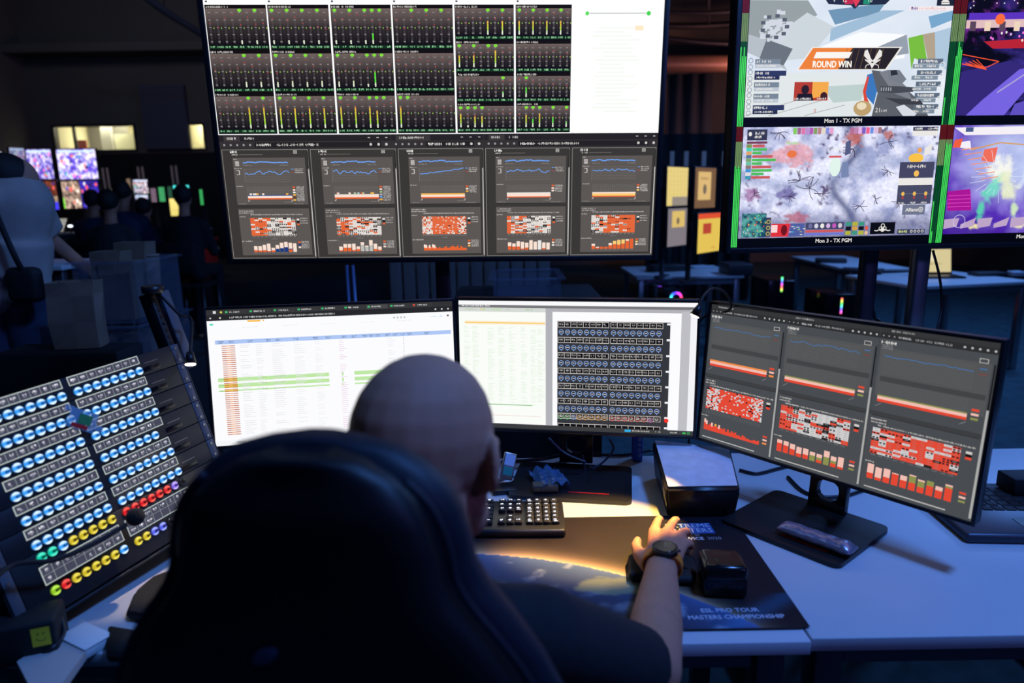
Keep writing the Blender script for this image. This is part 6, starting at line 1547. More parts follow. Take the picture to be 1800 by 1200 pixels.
# right hand on the mouse
K = [pl(1150, 934, 0.806), pl(1171, 937, 0.810), pl(1188, 947, 0.804), pl(1197, 961, 0.795)]
PIPS = [pl(1154, 921, 0.812), pl(1180, 922, 0.816), pl(1200, 936, 0.806), pl(1207, 955, 0.795)]
DIPS = [pl(1157, 914, 0.802), pl(1186, 914, 0.804), pl(1207, 933, 0.792), pl(1213, 955, 0.783)]
TIPS = [pl(1161, 911, 0.788), pl(1190, 913, 0.790), pl(1210, 937, 0.779), pl(1215, 961, 0.772)]
WH_ = WRR.lerp(sum(K, Vector()) / 4, 0.18)
for i in range(4):
    body += [('cap', WRR + (K[i] - sum(K, Vector()) / 4) * 0.35, K[i], 0.020, 0.0125), ('cap', K[i], PIPS[i], 0.0108 - 0.001 * (i == 3), 0.0096), ('cap', PIPS[i], DIPS[i], 0.0094, 0.0086), ('cap', DIPS[i], TIPS[i], 0.0086, 0.0076)]
TH = [pl(1142, 992, 0.792), pl(1124, 975, 0.792), pl(1118, 960, 0.790), pl(1121, 949, 0.782)]
body += [('cap', TH[0], TH[1], 0.019, 0.0135), ('cap', TH[1], TH[2], 0.013, 0.0105), ('cap', TH[2], TH[3], 0.0105, 0.0085)]
# left hand resting on the desk, hidden behind the chair
lk = WRL + Vector((0.07, 0.09, -0.012))
body += [('cap', WRL, lk, 0.026, 0.022)]
for i in range(4):
    o_ = Vector((0.028 - 0.021 * i + 0.01, 0.012 * (1 - abs(i - 1.5)), 0)); a = lk + o_; b_ = a + Vector((0.022, 0.038, 0.004)); c_ = b_ + Vector((0.014, 0.026, -0.008)); d_ = c_ + Vector((0.006, 0.014, -0.010))
    body += [('cap', WRL, a, 0.018, 0.0125), ('cap', a, b_, 0.0105, 0.0095), ('cap', b_, c_, 0.0093, 0.0085), ('cap', c_, d_, 0.0085, 0.0075)]
body += [('cap', WRL + Vector((0.02, 0.02, -0.002)), WRL + Vector((0.068, 0.04, -0.008)), 0.017, 0.012), ('cap', WRL + Vector((0.068, 0.04, -0.008)), WRL + Vector((0.095, 0.066, -0.012)), 0.011, 0.0085)]
# legs
HIPS = [Vector((-0.22, 0.83, 0.60)), Vector((-0.03, 0.83, 0.60))]; KN = [Vector((-0.27, 1.16, 0.59)), Vector((0.02, 1.16, 0.59))]; AN = [Vector((-0.26, 1.10, 0.10)), Vector((0.03, 1.10, 0.10))]
for i in range(2):
    body += [('cap', HIPS[i], KN[i], 0.078, 0.056), ('cap', KN[i], KN[i].lerp(AN[i], 0.35), 0.054, 0.052), ('cap', KN[i].lerp(AN[i], 0.35), AN[i], 0.052, 0.034), ('cap', AN[i] + Vector((0, 0, -0.06)), AN[i] + Vector((0, 0.16, -0.066)), 0.036, 0.030)]
person = blob('person', body, SKIN, 0.0036, 9)
tag(person, 'bald person in a black shirt seated with back turned, right hand on the mouse', 'person')
ES = 0.0
shirt = [('rings', [((-0.125, 0.82, 0.535), 0.172, 0.112), ((-0.125, 0.80, 0.64), 0.168, 0.112), ((-0.125, 0.775, 0.80), 0.164, 0.103), ((-0.125, 0.755, 0.91), 0.165, 0.105), ((-0.12, 0.73, 0.975), 0.145, 0.083), ((-0.112, 0.715, 1.025), 0.085, 0.072)]),
         ('cap', SHL, SHR, 0.062, 0.060), ('cap', SHR, SHR.lerp(ELR, 0.3), 0.059, 0.057), ('cone', SHR.lerp(ELR, 0.1), SHR.lerp(ELR, 0.86), 0.057, 0.054),
         ('cap', SHL, SHL.lerp(ELL, 0.3), 0.066, 0.066), ('cone', SHL.lerp(ELL, 0.1), SHL.lerp(ELL, 0.85), 0.066, 0.062)]
tag(blob('t_shirt', shirt, SHIRT, 0.006, 4, person), 'black short sleeved t-shirt')
tr_ = [('rings', [((-0.125, 0.82, 0.515), 0.17, 0.12), ((-0.125, 0.82, 0.57), 0.172, 0.118), ((-0.125, 0.80, 0.62), 0.163, 0.108)])]
for i in range(2): tr_ += [('cap', HIPS[i], KN[i], 0.088, 0.066), ('cap', KN[i], KN[i].lerp(AN[i], 0.4), 0.066, 0.060), ('cone', KN[i].lerp(AN[i], 0.35), AN[i] + Vector((0, 0, 0.0)), 0.060, 0.050)]
tag(blob('trousers', tr_, JEANS, 0.008, 3, person), 'dark trousers')
for i in range(2): tag(blob('shoe', [('cap', AN[i] + Vector((0, -0.01, -0.055)), AN[i] + Vector((0, 0.17, -0.064)), 0.043, 0.036), ('cap', AN[i] + Vector((0, 0, -0.05)), AN[i] + Vector((0, 0, 0.0)), 0.044, 0.042)], BLKM, 0.008, 2, person), 'black shoe')
for s in (-1, 1):
    MB().sph(hp(s * 0.032, 0.088, 0.002), 0.0115, WHT, seg=14).sph(hp(s * 0.032, 0.0965, 0.002), 0.005, BLKG, seg=10).build('eye', person)
# wristwatch
AX_ = (K[1] - ELR).normalized(); wc = WRR.lerp(sum(K, Vector()) / 4, 0.10)
sx_v = AX_.cross(Vector((0, 0, 1))).normalized(); up_v = sx_v.cross(AX_).normalized()
WM = Matrix.Translation(wc) @ Matrix((sx_v, AX_, up_v)).transposed().to_4x4()
wt = empty('wristwatch', mtx=WM, label='black round wristwatch with an orange strap on the right wrist', cat='watch')
q = MB(); n = 32; k_ = q.mi(ORANGE); rr_ = []
for (y_, of) in ((-0.0105, 0.0), (0.0105, 0.0), (0.0105, 0.0028), (-0.0105, 0.0028)):
    rr_.append([q.bm.verts.new(((0.0345 + of) * math.cos(2 * PI * i / n), y_, (0.0285 + of) * math.sin(2 * PI * i / n))) for i in range(n)])
for a in range(4):
    A__, B__ = rr_[a], rr_[(a + 1) % 4]
    for i in range(n):
        f = q.bm.faces.new((A__[i], A__[(i + 1) % n], B__[(i + 1) % n], B__[i])); f.smooth = True
tag(q.build('strap', wt), 'orange strap')
q = MB(); q.cyl((0.004, 0, 0.027), (0.004, 0, 0.037), 0.0235, BLK, n=32).cyl((0.004, 0, 0.0365), (0.004, 0, 0.0385), 0.0215, BLKG, 0.019, 32).cyl((0.028, 0, 0.032), (0.032, 0, 0.032), 0.003, DKSTEEL, n=10); q.build('case', wt)
q = MB(); q.box((0.004, 0.006, 0.0387), (0.001, 0.012, 0.0004), STEEL).box((0.009, -0.002, 0.0387), (0.012, 0.001, 0.0004), STEEL); q.build('hand', wt)
wr = pl(1162, 1004, 0.765)
MB_ = MB().box((0, 0, 0.011), (0.120, 0.078, 0.018), BLKM, bev=0.008, seg=3)
tag(MB_.build('wrist_rest', loc=(wr.x, wr.y + 0.01, HANDZ - 0.0018), rot=(0, 0, math.radians(-10))), 'black padded wrist rest under the watch wrist', 'wrist rest')

# ============================================================ BACKGROUND LEFT
FARS = screen_mat('far_lit_screen', 1.5); FARD = screen_mat('far_dim_screen', 0.75)
def far_screen(name, px0, py0, px1, py1, y, label, paint, group=None, m=None, zf=0.0, cat='screen', yaw=0.0):
    a = at(px0, py0, y); b_ = at(px1, py1, y); w = abs(b_.x - a.x) / max(0.3, math.cos(yaw)); h = abs(a.z - b_.z); cx_, cz_ = (a.x + b_.x) / 2, (a.z + b_.z) / 2
    root = empty(name, (cx_, y, zf), yaw, label, cat, group)
    MB().box((0, 0.025, cz_ - zf), (w + 0.03, 0.04, h + 0.03), BLK, bev=0.004).build('housing', root)
    q_ = MB(); q_.box((0, 0.06, (cz_ - zf) / 2 + 0.01), (0.05, 0.03, cz_ - zf - 0.02), DKSTEEL); q_.box((0, 0.05, 0.01), (min(w, 0.5), 0.10, 0.02), DKSTEEL); q_.build('stand', root)
    cc = Canvas(100, 60, w, h, eps=0.001); paint(cc); cc.build('screen', m or FARS, root, T=Matrix.Translation((0, 0.002, cz_ - zf)))
    return root
def p_game(seed, a=(70, 50, 170), b_=(215, 205, 250)):
    def f(cc):
        r = random.Random(seed)
        cc.grid(0, 0, 100, 60, 30, 18, lambda X, Y: mixc(C8(*a), C8(*b_), np.clip((fbm(X * 1.6, Y, 12, seed, 4) - 0.42) * 5, 0, 1)))
        for k in range(34): cc.disc(r.uniform(4, 96), r.uniform(8, 56), r.uniform(1, 3.4), r.uniform(1.5, 6), C8(*r.choice(((245, 240, 255), (90, 60, 200), (240, 120, 190), (70, 200, 170), (40, 25, 80), (235, 110, 90)))), 10, 1 + k * .05, r.uniform(0, 3))
        cc.rect(4, 2, 96, 6, C8(190, 215, 250), L=3)
    return f
def p_grid(seed):
    def f(cc):
        r = random.Random(seed); cc.rect(0, 0, 100, 60, C8(10, 8, 12))
        for i in range(2):
            for j in range(2):
                x0, y0 = 1 + i * 50, 1 + j * 30
                base_ = r.choice(((190, 160, 130), (60, 50, 190), (120, 60, 40), (200, 170, 150)))
                cc.grid(x0, y0, x0 + 48, y0 + 28, 16, 9, lambda X, Y: mixc(C8(30, 14, 22), C8(*base_), np.clip((fbm(X * 2, Y, 7, seed + i + 3 * j, 3) - .3) * 3, 0, 1)), L=1)
                for k in range(6): cc.disc(r.uniform(x0 + 3, x0 + 45), r.uniform(y0 + 4, y0 + 25), r.uniform(2, 4), r.uniform(2, 6), C8(*r.choice(((250, 200, 170), (235, 90, 90), (90, 60, 200), (250, 240, 230), (30, 20, 30)))), 8, 2)
        cc.rect(78, 44, 99, 59, C8(60, 55, 220), L=3) if seed % 2 else cc.rect(1, 36, 4, 59, C8(120, 230, 60), L=3)
    return f
def p_flat(k, k2=None):
    def f(cc):
        cc.rect(0, 0, 100, 60, C8(*k), C8(*(k2 or k)))
        r = random.Random(sum(k))
        for i in range(6): cc.rect(r.uniform(5, 70), 8 + i * 8, r.uniform(72, 95), 10 + i * 8, C8(*[int(v * 0.8) for v in k]), L=1)
    return f
# a low stage platform carries the far control desks
PLT = 0.5
tag(MB().box((-5.6, 10.4, PLT / 2), (7.6, 3.6, PLT), BLKM, bev=0.01).build('stage_platform'), 'low black stage platform at the far left carrying the distant control desks', 'platform')
far_screen('control_screen', 45, 263, 95, 314, 9.6, 'left upper screen of the bright far wall showing a violet fight picture', p_game(3), 'bright far control screens', zf=PLT, yaw=0.05)
far_screen('control_screen', 52, 318, 104, 369, 9.45, 'left lower screen of the bright far wall split into small crowd pictures', p_grid(5), 'bright far control screens', zf=PLT, yaw=0.05)
far_screen('control_screen', 98, 263, 173, 314, 9.6, 'right upper screen of the bright far wall showing a pale violet fight picture', p_game(8, (95, 70, 200), (235, 228, 255)), 'bright far control screens', zf=PLT)
far_screen('control_screen', 106, 318, 178, 366, 9.45, 'right lower screen of the bright far wall split into small warm pictures', p_grid(12), 'bright far control screens', zf=PLT)
far_screen('control_screen', 22, 260, 42, 300, 9.7, 'narrow turned pale screen left of the bright far wall', p_game(14, (110, 110, 170), (210, 215, 240)), 'bright far control screens', zf=PLT, m=FARD, yaw=0.9)
far_screen('control_screen', 0, 266, 6, 296, 9.5, 'sliver of a white screen at the left picture edge above the bending helper', p_flat((225, 222, 245)), 'bright far control screens', zf=PLT)
FL = [(186, 333, 207, 352, p_flat((190, 180, 150)), 'dim beige screen beside the seated watchers in the distance', FARD),
      (222, 314, 231, 335, p_flat((150, 125, 105)), 'narrow tan screen left of the small stacked game screens', FARD),
      (233, 316, 261, 340, p_game(22, (60, 55, 90), (235, 225, 225)), 'upper of the two small stacked game screens in the distance', FARS),
      (237, 343, 262, 366, p_game(27, (70, 75, 130), (225, 230, 230)), 'lower of the two small stacked game screens in the distance', FARS),
      (264, 331, 276, 355, p_flat((140, 115, 135)), 'small mauve screen left of the green one in the distance', FARD),
      (278, 329, 291, 354, p_flat((80, 190, 120)), 'small bright green screen in the distance', FARD),
      (294, 328, 303, 347, p_flat((50, 95, 75)), 'small dark green screen left of the cyan one', FARD),
      (304, 326, 334, 350, p_flat((80, 235, 230)), 'small cyan screen behind a seated watcher in the distance', FARS),
      (297, 349, 330, 379, p_flat((225, 205, 120), (200, 185, 100)), 'small yellow screen below the cyan one in the distance', FARS),
      (350, 333, 358, 360, p_flat((70, 200, 110)), 'narrow green screen nearest the dashboard display in the distance', FARD)]
for i, (a, b_, c_, d_, pt, lb, mm) in enumerate(FL):
    far_screen('control_monitor', a, b_, c_, d_, 10.0 + (0.25 if i in (2, 4, 5, 6) else 0) - (0.3 if i in (8,) else 0), lb, pt, 'small monitors on the far control desks', mm, zf=PLT, cat='monitor')
def pipe_pair(px_, py0, py1, y, label):
    a = at(px_, py0, y); b_ = at(px_, py1, y); root = empty('light_stand', (a.x, y, PLT), 0, label, 'stand', 'pairs of pale posts behind the far desks')
    for s in (-1, 1): MB().cyl((s * 0.035, 0, 0.0), (s * 0.035 - 0.02, 0, a.z - PLT), 0.014, mat('pale_post', (0.5, 0.36, 0.30), 0.5)).build('post', root)
pipe_pair(186, 295, 326, 11.2, 'leftmost pair of pale posts right of the bright far screens')
pipe_pair(248, 293, 318, 11.2, 'middle pair of pale posts above the small stacked game screens')
pipe_pair(307, 291, 322, 11.2, 'rightmost pair of pale posts above the cyan screen')
def far_table(px0, px1, py, y, label, m=DESK):
    a = at(px0, py, y); b_ = at(px1, py, y); z = a.z
    table('folding_table', a.x, b_.x, y, y + 0.7, label, ALL4, 'dim tables of the far control area', z, m, cat='table')
DIMT = mat('grey_laminate', (0.3, 0.3, 0.34), 0.5)
t_ = at(290, 404, 8.9)
table('folding_table', at(250, 404, 8.9).x, at(338, 404, 8.9).x, 8.9, 9.5, 'dim table with pale legs under the small yellow screen', ALL4, 'dim tables of the far control area', t_.z - PLT, DIMT, loc=(at(294, 404, 8.9).x, 9.2, PLT))
table('folding_table', at(70, 404, 8.9).x, at(225, 404, 8.9).x, 8.9, 9.3, 'dim table below the bright far screens', ALL4, 'dim tables of the far control area', t_.z - PLT - 0.02, DIMT, loc=(at(147, 404, 8.9).x, 9.15, PLT))
o = MB(); a = at(93, 396, 8.95)
tag(MB().box((0, 0, 0.0), (0.24, 0.20, 0.012), mat('pale_page', (0.62, 0.6, 0.5), 0.7, emis=(0.55, 0.52, 0.42), es=0.55), rot=Matrix.Rotation(math.radians(52), 3, 'X'), bev=0.002).box((0, 0.055, -0.045), (0.2, 0.06, 0.10), BLK).build('tablet', loc=(a.x, 9.0, t_.z + 0.081)), 'small pale lit tablet propped below the bright far screens', 'tablet')
a = at(121, 392, 9.0)
q = empty('desk_light', (a.x, 9.02, t_.z - 0.02), 0, 'tiny bright white light right of the pale tablet', 'lamp')
MB().cyl((0, 0, 0), (0, 0, 0.08), 0.012, BLK).build('stem', q); MB().sph((0, 0, 0.085), (0.03, 0.02, 0.014), mat('white_lamp', (1, 1, 1), 0.3, emis=(0.8, 0.9, 1.0), es=3.0), seg=12).build('bulb', q)
tag(MB().box((0, 0, 0.25), (0.55, 0.45, 0.5), mat('red_crate', (0.45, 0.02, 0.015), 0.6), bev=0.02).box((0, 0, 0.5), (0.59, 0.49, 0.03), mat('red_crate', (0, 0, 0)), bev=0.005).build('red_bin', loc=(at(334, 470, 8.95).x, 8.98, PLT)), 'red plastic bin on the floor below the small yellow screen', 'bin')
spot('red_bin_light', (at(345, 470, 8.0).x + 1.0, 7.2, 2.6), (at(345, 470, 8.0).x, 8.8, 0.7), 9, (1.0, 0.5, 0.4), 35, 1.0, 0.1)
DARKC = [mat('dark_blue_cloth', (0.02, 0.03, 0.07), 0.9), mat('black_cloth', (0.012, 0.012, 0.016), 0.9), mat('dark_grey_cloth', (0.03, 0.03, 0.035), 0.9)]
HAIR = mat('dark_hair', (0.012, 0.010, 0.009), 0.7)
def far_person(px_, py, y, zf, label, seated=True, sc=1.0, cloth=0, facing=0.0, group=None):
    """py: picture height of the middle of the head"""
    h = at(px_, py, y); H = h - Vector((0, 0, 0))
    w = H.z - 0.11 * sc - (zf)                       # shoulder height above the floor
    sh = H + Vector((0, -0.02, -0.24)); pel = Vector((H.x, y - 0.08, H.z - 0.78 * sc if not seated else H.z - 0.76))
    pr_ = [('ell', H, (0.078, 0.095, 0.115)), ('cap', H + Vector((0, 0, -0.06)), sh + Vector((0, 0, 0.04)), 0.05, 0.06), ('cap', H + Vector((0, 0.09, -0.01)), H + Vector((0, 0.1, -0.03)), 0.012, 0.014),
           ('rings', [(pel, 0.16, 0.12), (pel.lerp(sh, 0.5), 0.15, 0.11), (sh + Vector((0, 0, -0.06)), 0.17, 0.11), (sh + Vector((0, 0, 0.0)), 0.13, 0.08), (sh + Vector((0, 0, 0.04)), 0.07, 0.06)])]
    cl_ = [('rings', [(pel + Vector((0, 0, -0.02)), 0.18, 0.14), (pel.lerp(sh, 0.5), 0.17, 0.13), (sh + Vector((0, 0, -0.06)), 0.19, 0.13), (sh + Vector((0, 0, 0.01)), 0.14, 0.095), (sh + Vector((0, 0, 0.045)), 0.08, 0.07)])]
    tr = []
    for s in (-1, 1):
        S_ = sh + Vector((s * 0.18, 0, -0.05)); E_ = S_ + Vector((s * 0.05, 0.08, -0.27)); W_ = E_ + (Vector((-s * 0.08, 0.24, 0.02)) if seated else Vector((-s * 0.06, 0.2, -0.08)))
        pr_ += [('cap', S_, E_, 0.05, 0.04), ('cap', E_, W_, 0.04, 0.028), ('cap', W_, W_ + Vector((-s * 0.01, 0.09, -0.01)), 0.03, 0.018), ('cap', sh, S_, 0.06, 0.055)]
        cl_ += [('cap', S_, E_, 0.062, 0.052), ('cap', sh, S_, 0.075, 0.066)]
        hip = pel + Vector((s * 0.09, 0, 0.0))
        if seated: kn = hip + Vector((s * 0.03, 0.42, 0.0)); an = Vector((kn.x, kn.y - 0.03, zf + 0.09))
        else: kn = Vector((hip.x, hip.y + 0.02, zf + 0.48)); an = Vector((hip.x, hip.y, zf + 0.09))
        pr_ += [('cap', hip, kn, 0.085, 0.058), ('cap', kn, an, 0.056, 0.038), ('cap', an + Vector((0, 0, -0.05)), an + Vector((0, 0.15, -0.055)), 0.038, 0.032)]
        tr += [('cap', hip, kn, 0.095, 0.068), ('cap', kn, an, 0.066, 0.05)]
    p_ = blob('person', pr_, SKIN, 0.018, 3); tag(p_, label, 'person', group)
    blob('shirt', cl_, DARKC[cloth], 0.02, 3, p_); blob('trousers', tr, DARKC[1], 0.02, 2, p_)
    blob('hair', [('ell', H + Vector((0, -0.018, 0.02)), (0.086, 0.098, 0.108))], HAIR, 0.014, 2, p_)
    if seated:
        c_ = empty('folding_chair', (pel.x, pel.y, zf), 0, 'dark chair carrying the ' + label.split(' person')[0].split('person')[0].strip() + ' person' + label.split('person', 1)[1], 'chair')
        zz = pel.z - zf - 0.13
        MB().box((0, 0.08, zz), (0.42, 0.42, 0.04), BLKM, bev=0.01).build('seat', c_); MB().box((0, -0.21, zz + 0.3), (0.38, 0.03, 0.3), BLKM, bev=0.01).build('backrest', c_)
        for sx in (-1, 1):
            for sy in (-1, 1): MB().cyl((sx * 0.18, 0.08 + sy * 0.18, 0), (sx * 0.18, 0.08 + sy * 0.18, zz), 0.012, DKSTEEL).build('leg', c_)
    return p_
far_person(163, 352, 7.9, 0.0, 'seated person silhouetted against the bright far screens', True)
far_person(192, 356, 6.4, 0.0, 'seated person right of the bright far screens near the beige screen', True, cloth=2)
far_person(216, 338, 7.15, 0.0, 'standing person in dark blue left of the small stacked game screens', False)
far_person(253, 366, 7.95, 0.0, 'seated person before the small stacked game screens', True, cloth=1)
far_person(322, 346, 7.1, 0.0, 'seated person before the cyan screen in the distance', True, cloth=1)

# ---- bending helper at the left edge
YH = 3.25
H = at(26, 316, YH)
def hq(x_, y_, dy=0.0): return at(x_, y_, YH + dy)
S1 = hq(-12, 352, -0.10); S2 = hq(58, 366, 0.12); PE = hq(-2, 500, 0.0); EL2 = hq(84, 418, 0.20); W2_ = hq(150, 470, 0.12); HN = hq(166, 482, 0.08)
EL1 = hq(-45, 440, 0.0); W1_ = hq(-20, 500, 0.25)
pr_ = [('ell', H, (0.078, 0.098, 0.105), Matrix.Rotation(-1.0, 3, 'Z')), ('cap', H, (S1 + S2) / 2 + Vector((0, 0, 0.02)), 0.05, 0.06), ('cap', H + Vector((0.085, 0.03, -0.02)), H + Vector((0.10, 0.035, -0.035)), 0.012, 0.015),
       ('cap', S1, S2, 0.06, 0.06), ('cap', (S1 + S2) / 2, PE, 0.12, 0.13), ('cap', S2, EL2, 0.05, 0.04), ('cap', EL2, W2_, 0.041, 0.027), ('cap', W2_, HN, 0.028, 0.024), ('cap', S1, EL1, 0.05, 0.04), ('cap', EL1, W1_, 0.04, 0.028)]
for i in range(4):
    a = HN + Vector((0.012 * i - 0.01, 0.012 * i - 0.02, 0.0)); pr_ += [('cap', a, a + Vector((0.03, 0.004, -0.02)), 0.010, 0.009), ('cap', a + Vector((0.03, 0.004, -0.02)), a + Vector((0.03, 0.004, -0.045)), 0.009, 0.008)]
pr_ += [('cap', HN, HN + Vector((0.012, -0.035, -0.03)), 0.012, 0.009), ('cap', W1_, W1_ + Vector((0.02, 0.05, -0.05)), 0.028, 0.02)]
trs = []
for s, dx in ((-1, -0.10), (1, 0.09)):
    hip = PE + Vector((dx, s * 0.03, -0.03)); kn = Vector((hip.x + 0.02, hip.y + 0.03, 0.50)); an = Vector((hip.x, hip.y - 0.02, 0.09))
    pr_ += [('cap', hip, kn, 0.09, 0.06), ('cap', kn, an, 0.058, 0.04), ('cap', an + Vector((0, 0, -0.05)), an + Vector((0.08, 0.13, -0.055)), 0.038, 0.032)]
    trs += [('cap', hip, kn, 0.115, 0.09), ('cap', kn, an + Vector((0, 0, 0.02)), 0.088, 0.07)]
hel = blob('person', pr_, SKIN, 0.009, 3); tag(hel, 'person in a loose grey blue shirt bending over paper bags at the left edge', 'person')
GB = mat('grey_linen', (0.40, 0.33, 0.30), 0.9, var=0.15, scale=12, bump=0.4)
sh_ = [('cap', S1, S2, 0.085, 0.08), ('cap', (S1 + S2) / 2, PE + Vector((0, 0, 0.02)), 0.165, 0.17), ('cone', S2.lerp(EL2, -0.1), S2.lerp(EL2, 0.82), 0.085, 0.085), ('cone', S1.lerp(EL1, 0), S1.lerp(EL1, 0.75), 0.08, 0.08),
       ('cone', hq(38, 400), hq(70, 515), 0.10, 0.055), ('cone', hq(20, 420), hq(20, 482), 0.17, 0.165)]
tag(blob('shirt', sh_, GB, 0.013, 4, hel), 'loose grey blue shirt')
tag(blob('trousers', trs, mat('navy_trousers', (0.03, 0.045, 0.09), 0.9), 0.014, 3, hel), 'wide dark blue trousers')
blob('hair', [('ell', H + Vector((-0.02, -0.02, 0.022)), (0.086, 0.10, 0.10), Matrix.Rotation(-1.0, 3, 'Z'))], HAIR, 0.01, 2, hel)
q = MB(); strap = [hq(-8, 372, -0.22), hq(8, 410, -0.21), hq(26, 450, -0.20), hq(42, 480, -0.16)]
q.tube(strap, 0.012, BLKM, n=8); sb = empty('shoulder_bag', hq(45, 500, -0.15), 0, 'black shoulder bag slung across the back of the bending helper', 'bag')
o = q.build('strap', sb); o.matrix_parent_inverse = Matrix.Translation(-sb.location)
MB().box((0, 0, 0), (0.15, 0.07, 0.16), BLKM, bev=0.03, seg=3).build('pouch', sb)

# ---- clear crates, paper bags and cups
CRT = mat('clear_crate_plastic', (0.16, 0.17, 0.24), 0.2, alpha=0.2)
KRAFT = mat('kraft_paper', (0.22, 0.14, 0.095), 0.85, var=0.25, scale=14, bump=0.5)
def crate(x0, x1, y0, y1, z0, h, label, group='clear plastic crates'):
    root = empty('storage_crate', ((x0 + x1) / 2, (y0 + y1) / 2, z0), 0, label, 'crate', group); w, d = x1 - x0, y1 - y0
    q_ = MB(); q_.box((0, 0, 0.003), (w - 0.05, d - 0.05, 0.006), CRT)
    for sx in (-1, 1): q_.box((sx * (w / 2 - 0.012), 0, h / 2), (0.004, d - 0.02, h), CRT); 
    for sy in (-1, 1): q_.box((0, sy * (d / 2 - 0.012), h / 2), (w - 0.02, 0.004, h), CRT)
    q_.build('tub', root)
    r_ = MB(); 
    for sx in (-1, 1): r_.box((sx * (w / 2 - 0.005), 0, h - 0.006), (0.03, d, 0.012), CRT, bev=0.003)
    for sy in (-1, 1): r_.box((0, sy * (d / 2 - 0.005), h - 0.006), (w - 0.05, 0.03, 0.012), CRT, bev=0.003)
    r_.build('rim', root); return root
def paper_bag(x_, y_, z_, w, d, h, label, rz=0.0, tilt=0.0, group=None):
    q_ = MB(); t = bmesh.new()
    R0 = [[(-w / 2, -d / 2), (0, -d / 2), (w / 2, -d / 2), (w / 2, 0), (w / 2, d / 2), (0, d / 2), (-w / 2, d / 2), (-w / 2, 0)]]
    rings = []
    for k, z in enumerate((0, h * 0.4, h * 0.8, h)):
        pin = (0, 0.005, 0.02, 0.012)[k]
        rings.append([(x0 + (pin if abs(x0) == w / 2 and y0 == 0 else 0) * (-1 if x0 > 0 else 1) + 0.006 * math.sin(k * 5 + i * 3), y0 + 0.006 * math.cos(k * 3 + i * 2), z) for i, (x0, y0) in enumerate(R0[0])])
    q_.loft(rings, KRAFT, cap=False, smooth=False)
    f = q_.bm.faces.new([v for v in q_.bm.verts][:8][::-1])
    o_ = q_.build('paper_bag', loc=(x_, y_, z_), rot=(0, tilt, rz)); sm_ = o_.modifiers.new('thick', 'SOLIDIFY'); sm_.thickness = 0.002
    return tag(o_, label, 'bag', group)
def cup(x_, y_, z_, label, h=0.14):
    q_ = MB(); q_.cyl((0, 0, 0), (0, 0, h), 0.034, mat('brown_cup', (0.28, 0.18, 0.14), 0.6), 0.048, 20)
    q_.cyl((0, 0, h), (0, 0, h + 0.01), 0.051, mat('brown_cup', (0, 0, 0)), 0.047, 20)
    return tag(q_.build('paper_cup', loc=(x_, y_, z_)), label, 'cup', 'paper cups in the clear crates')
YC = 2.9
c0 = at(62, 576, YC); c1 = at(244, 576, YC); zl = c0.z
fz = zl - 0.24
fc = empty('flight_case', ((c0.x + c1.x) / 2, YC + 0.27, 0), 0, 'black flight case under the stacked clear crates at the left', 'case')
MB().box((0, 0, fz / 2), (c1.x - c0.x + 0.1, 0.62, fz - 0.002), BLKM, bev=0.006).build('body', fc)
for s in (-1, 1): MB().box((s * ((c1.x - c0.x) / 2 + 0.045), -0.306, fz / 2), (0.02, 0.012, fz - 0.01), DKSTEEL, bev=0.002).build('edge_trim', fc)
crate(c0.x, c1.x, YC, YC + 0.5, fz, 0.24, 'lower clear plastic crate of the stack by the bending helper')
u0 = at(112, 462, YC + 0.05); u1 = at(244, 462, YC + 0.05)
crate(u0.x + 0.02, c1.x - 0.005, YC + 0.04, YC + 0.46, zl + 0.002, u0.z - zl, 'upper clear plastic crate of the stack filled with bags and cups')
ux0, ux1 = u0.x + 0.06, c1.x - 0.06; uw = ux1 - ux0
paper_bag(ux0 + 0.075, YC + 0.17, zl + 0.012, 0.13, 0.10, 0.30, 'tall brown paper bag at the left inside the upper crate')
paper_bag(ux0 + uw * 0.62, YC + 0.16, zl + 0.012, 0.14, 0.11, 0.26, 'brown paper bag in the middle of the upper crate')
paper_bag(ux0 + 0.10, YC + 0.33, zl + 0.012, 0.14, 0.10, 0.33, 'brown paper bag at the back left of the upper crate')
cup(ux1 - 0.05, YC + 0.36, zl + 0.012, 'brown paper cup at the back right corner of the upper crate', 0.26)
paper_bag(c0.x + 0.16, YC + 0.16, fz + 0.012, 0.18, 0.13, 0.17, 'brown paper bag at the left inside the lower crate'); paper_bag(c0.x + 0.36, YC + 0.20, fz + 0.012, 0.13, 0.15, 0.17, 'brown paper bag at the right inside the lower crate')
ob = at(152, 575, YC - 0.12)
tb = at(150, 490, YC - 0.06)
paper_bag(tb.x, YC - 0.14, 0.9 - 0.0, 0.17, 0.11, max(0.1, tb.z - 0.9), 'large open brown paper bag held by the bending helper', rz=0.2)
tag(MB().box((0, 0, 0.448), (0.5, 0.2, 0.896), BLKM, bev=0.01).build('metal_chest', loc=(tb.x - 0.05, YC - 0.15, 0)), 'narrow dark chest in front of the crates under the open paper bag', 'trunk')
# table with white top left of the crates
a = at(92, 466, 3.75)
table('side_table', -3.0, a.x + 0.08, 3.7, 4.2, 'small pale table beside the bending helper behind the crates', ALL4, None, a.z, DESK, lm=DKSTEEL)

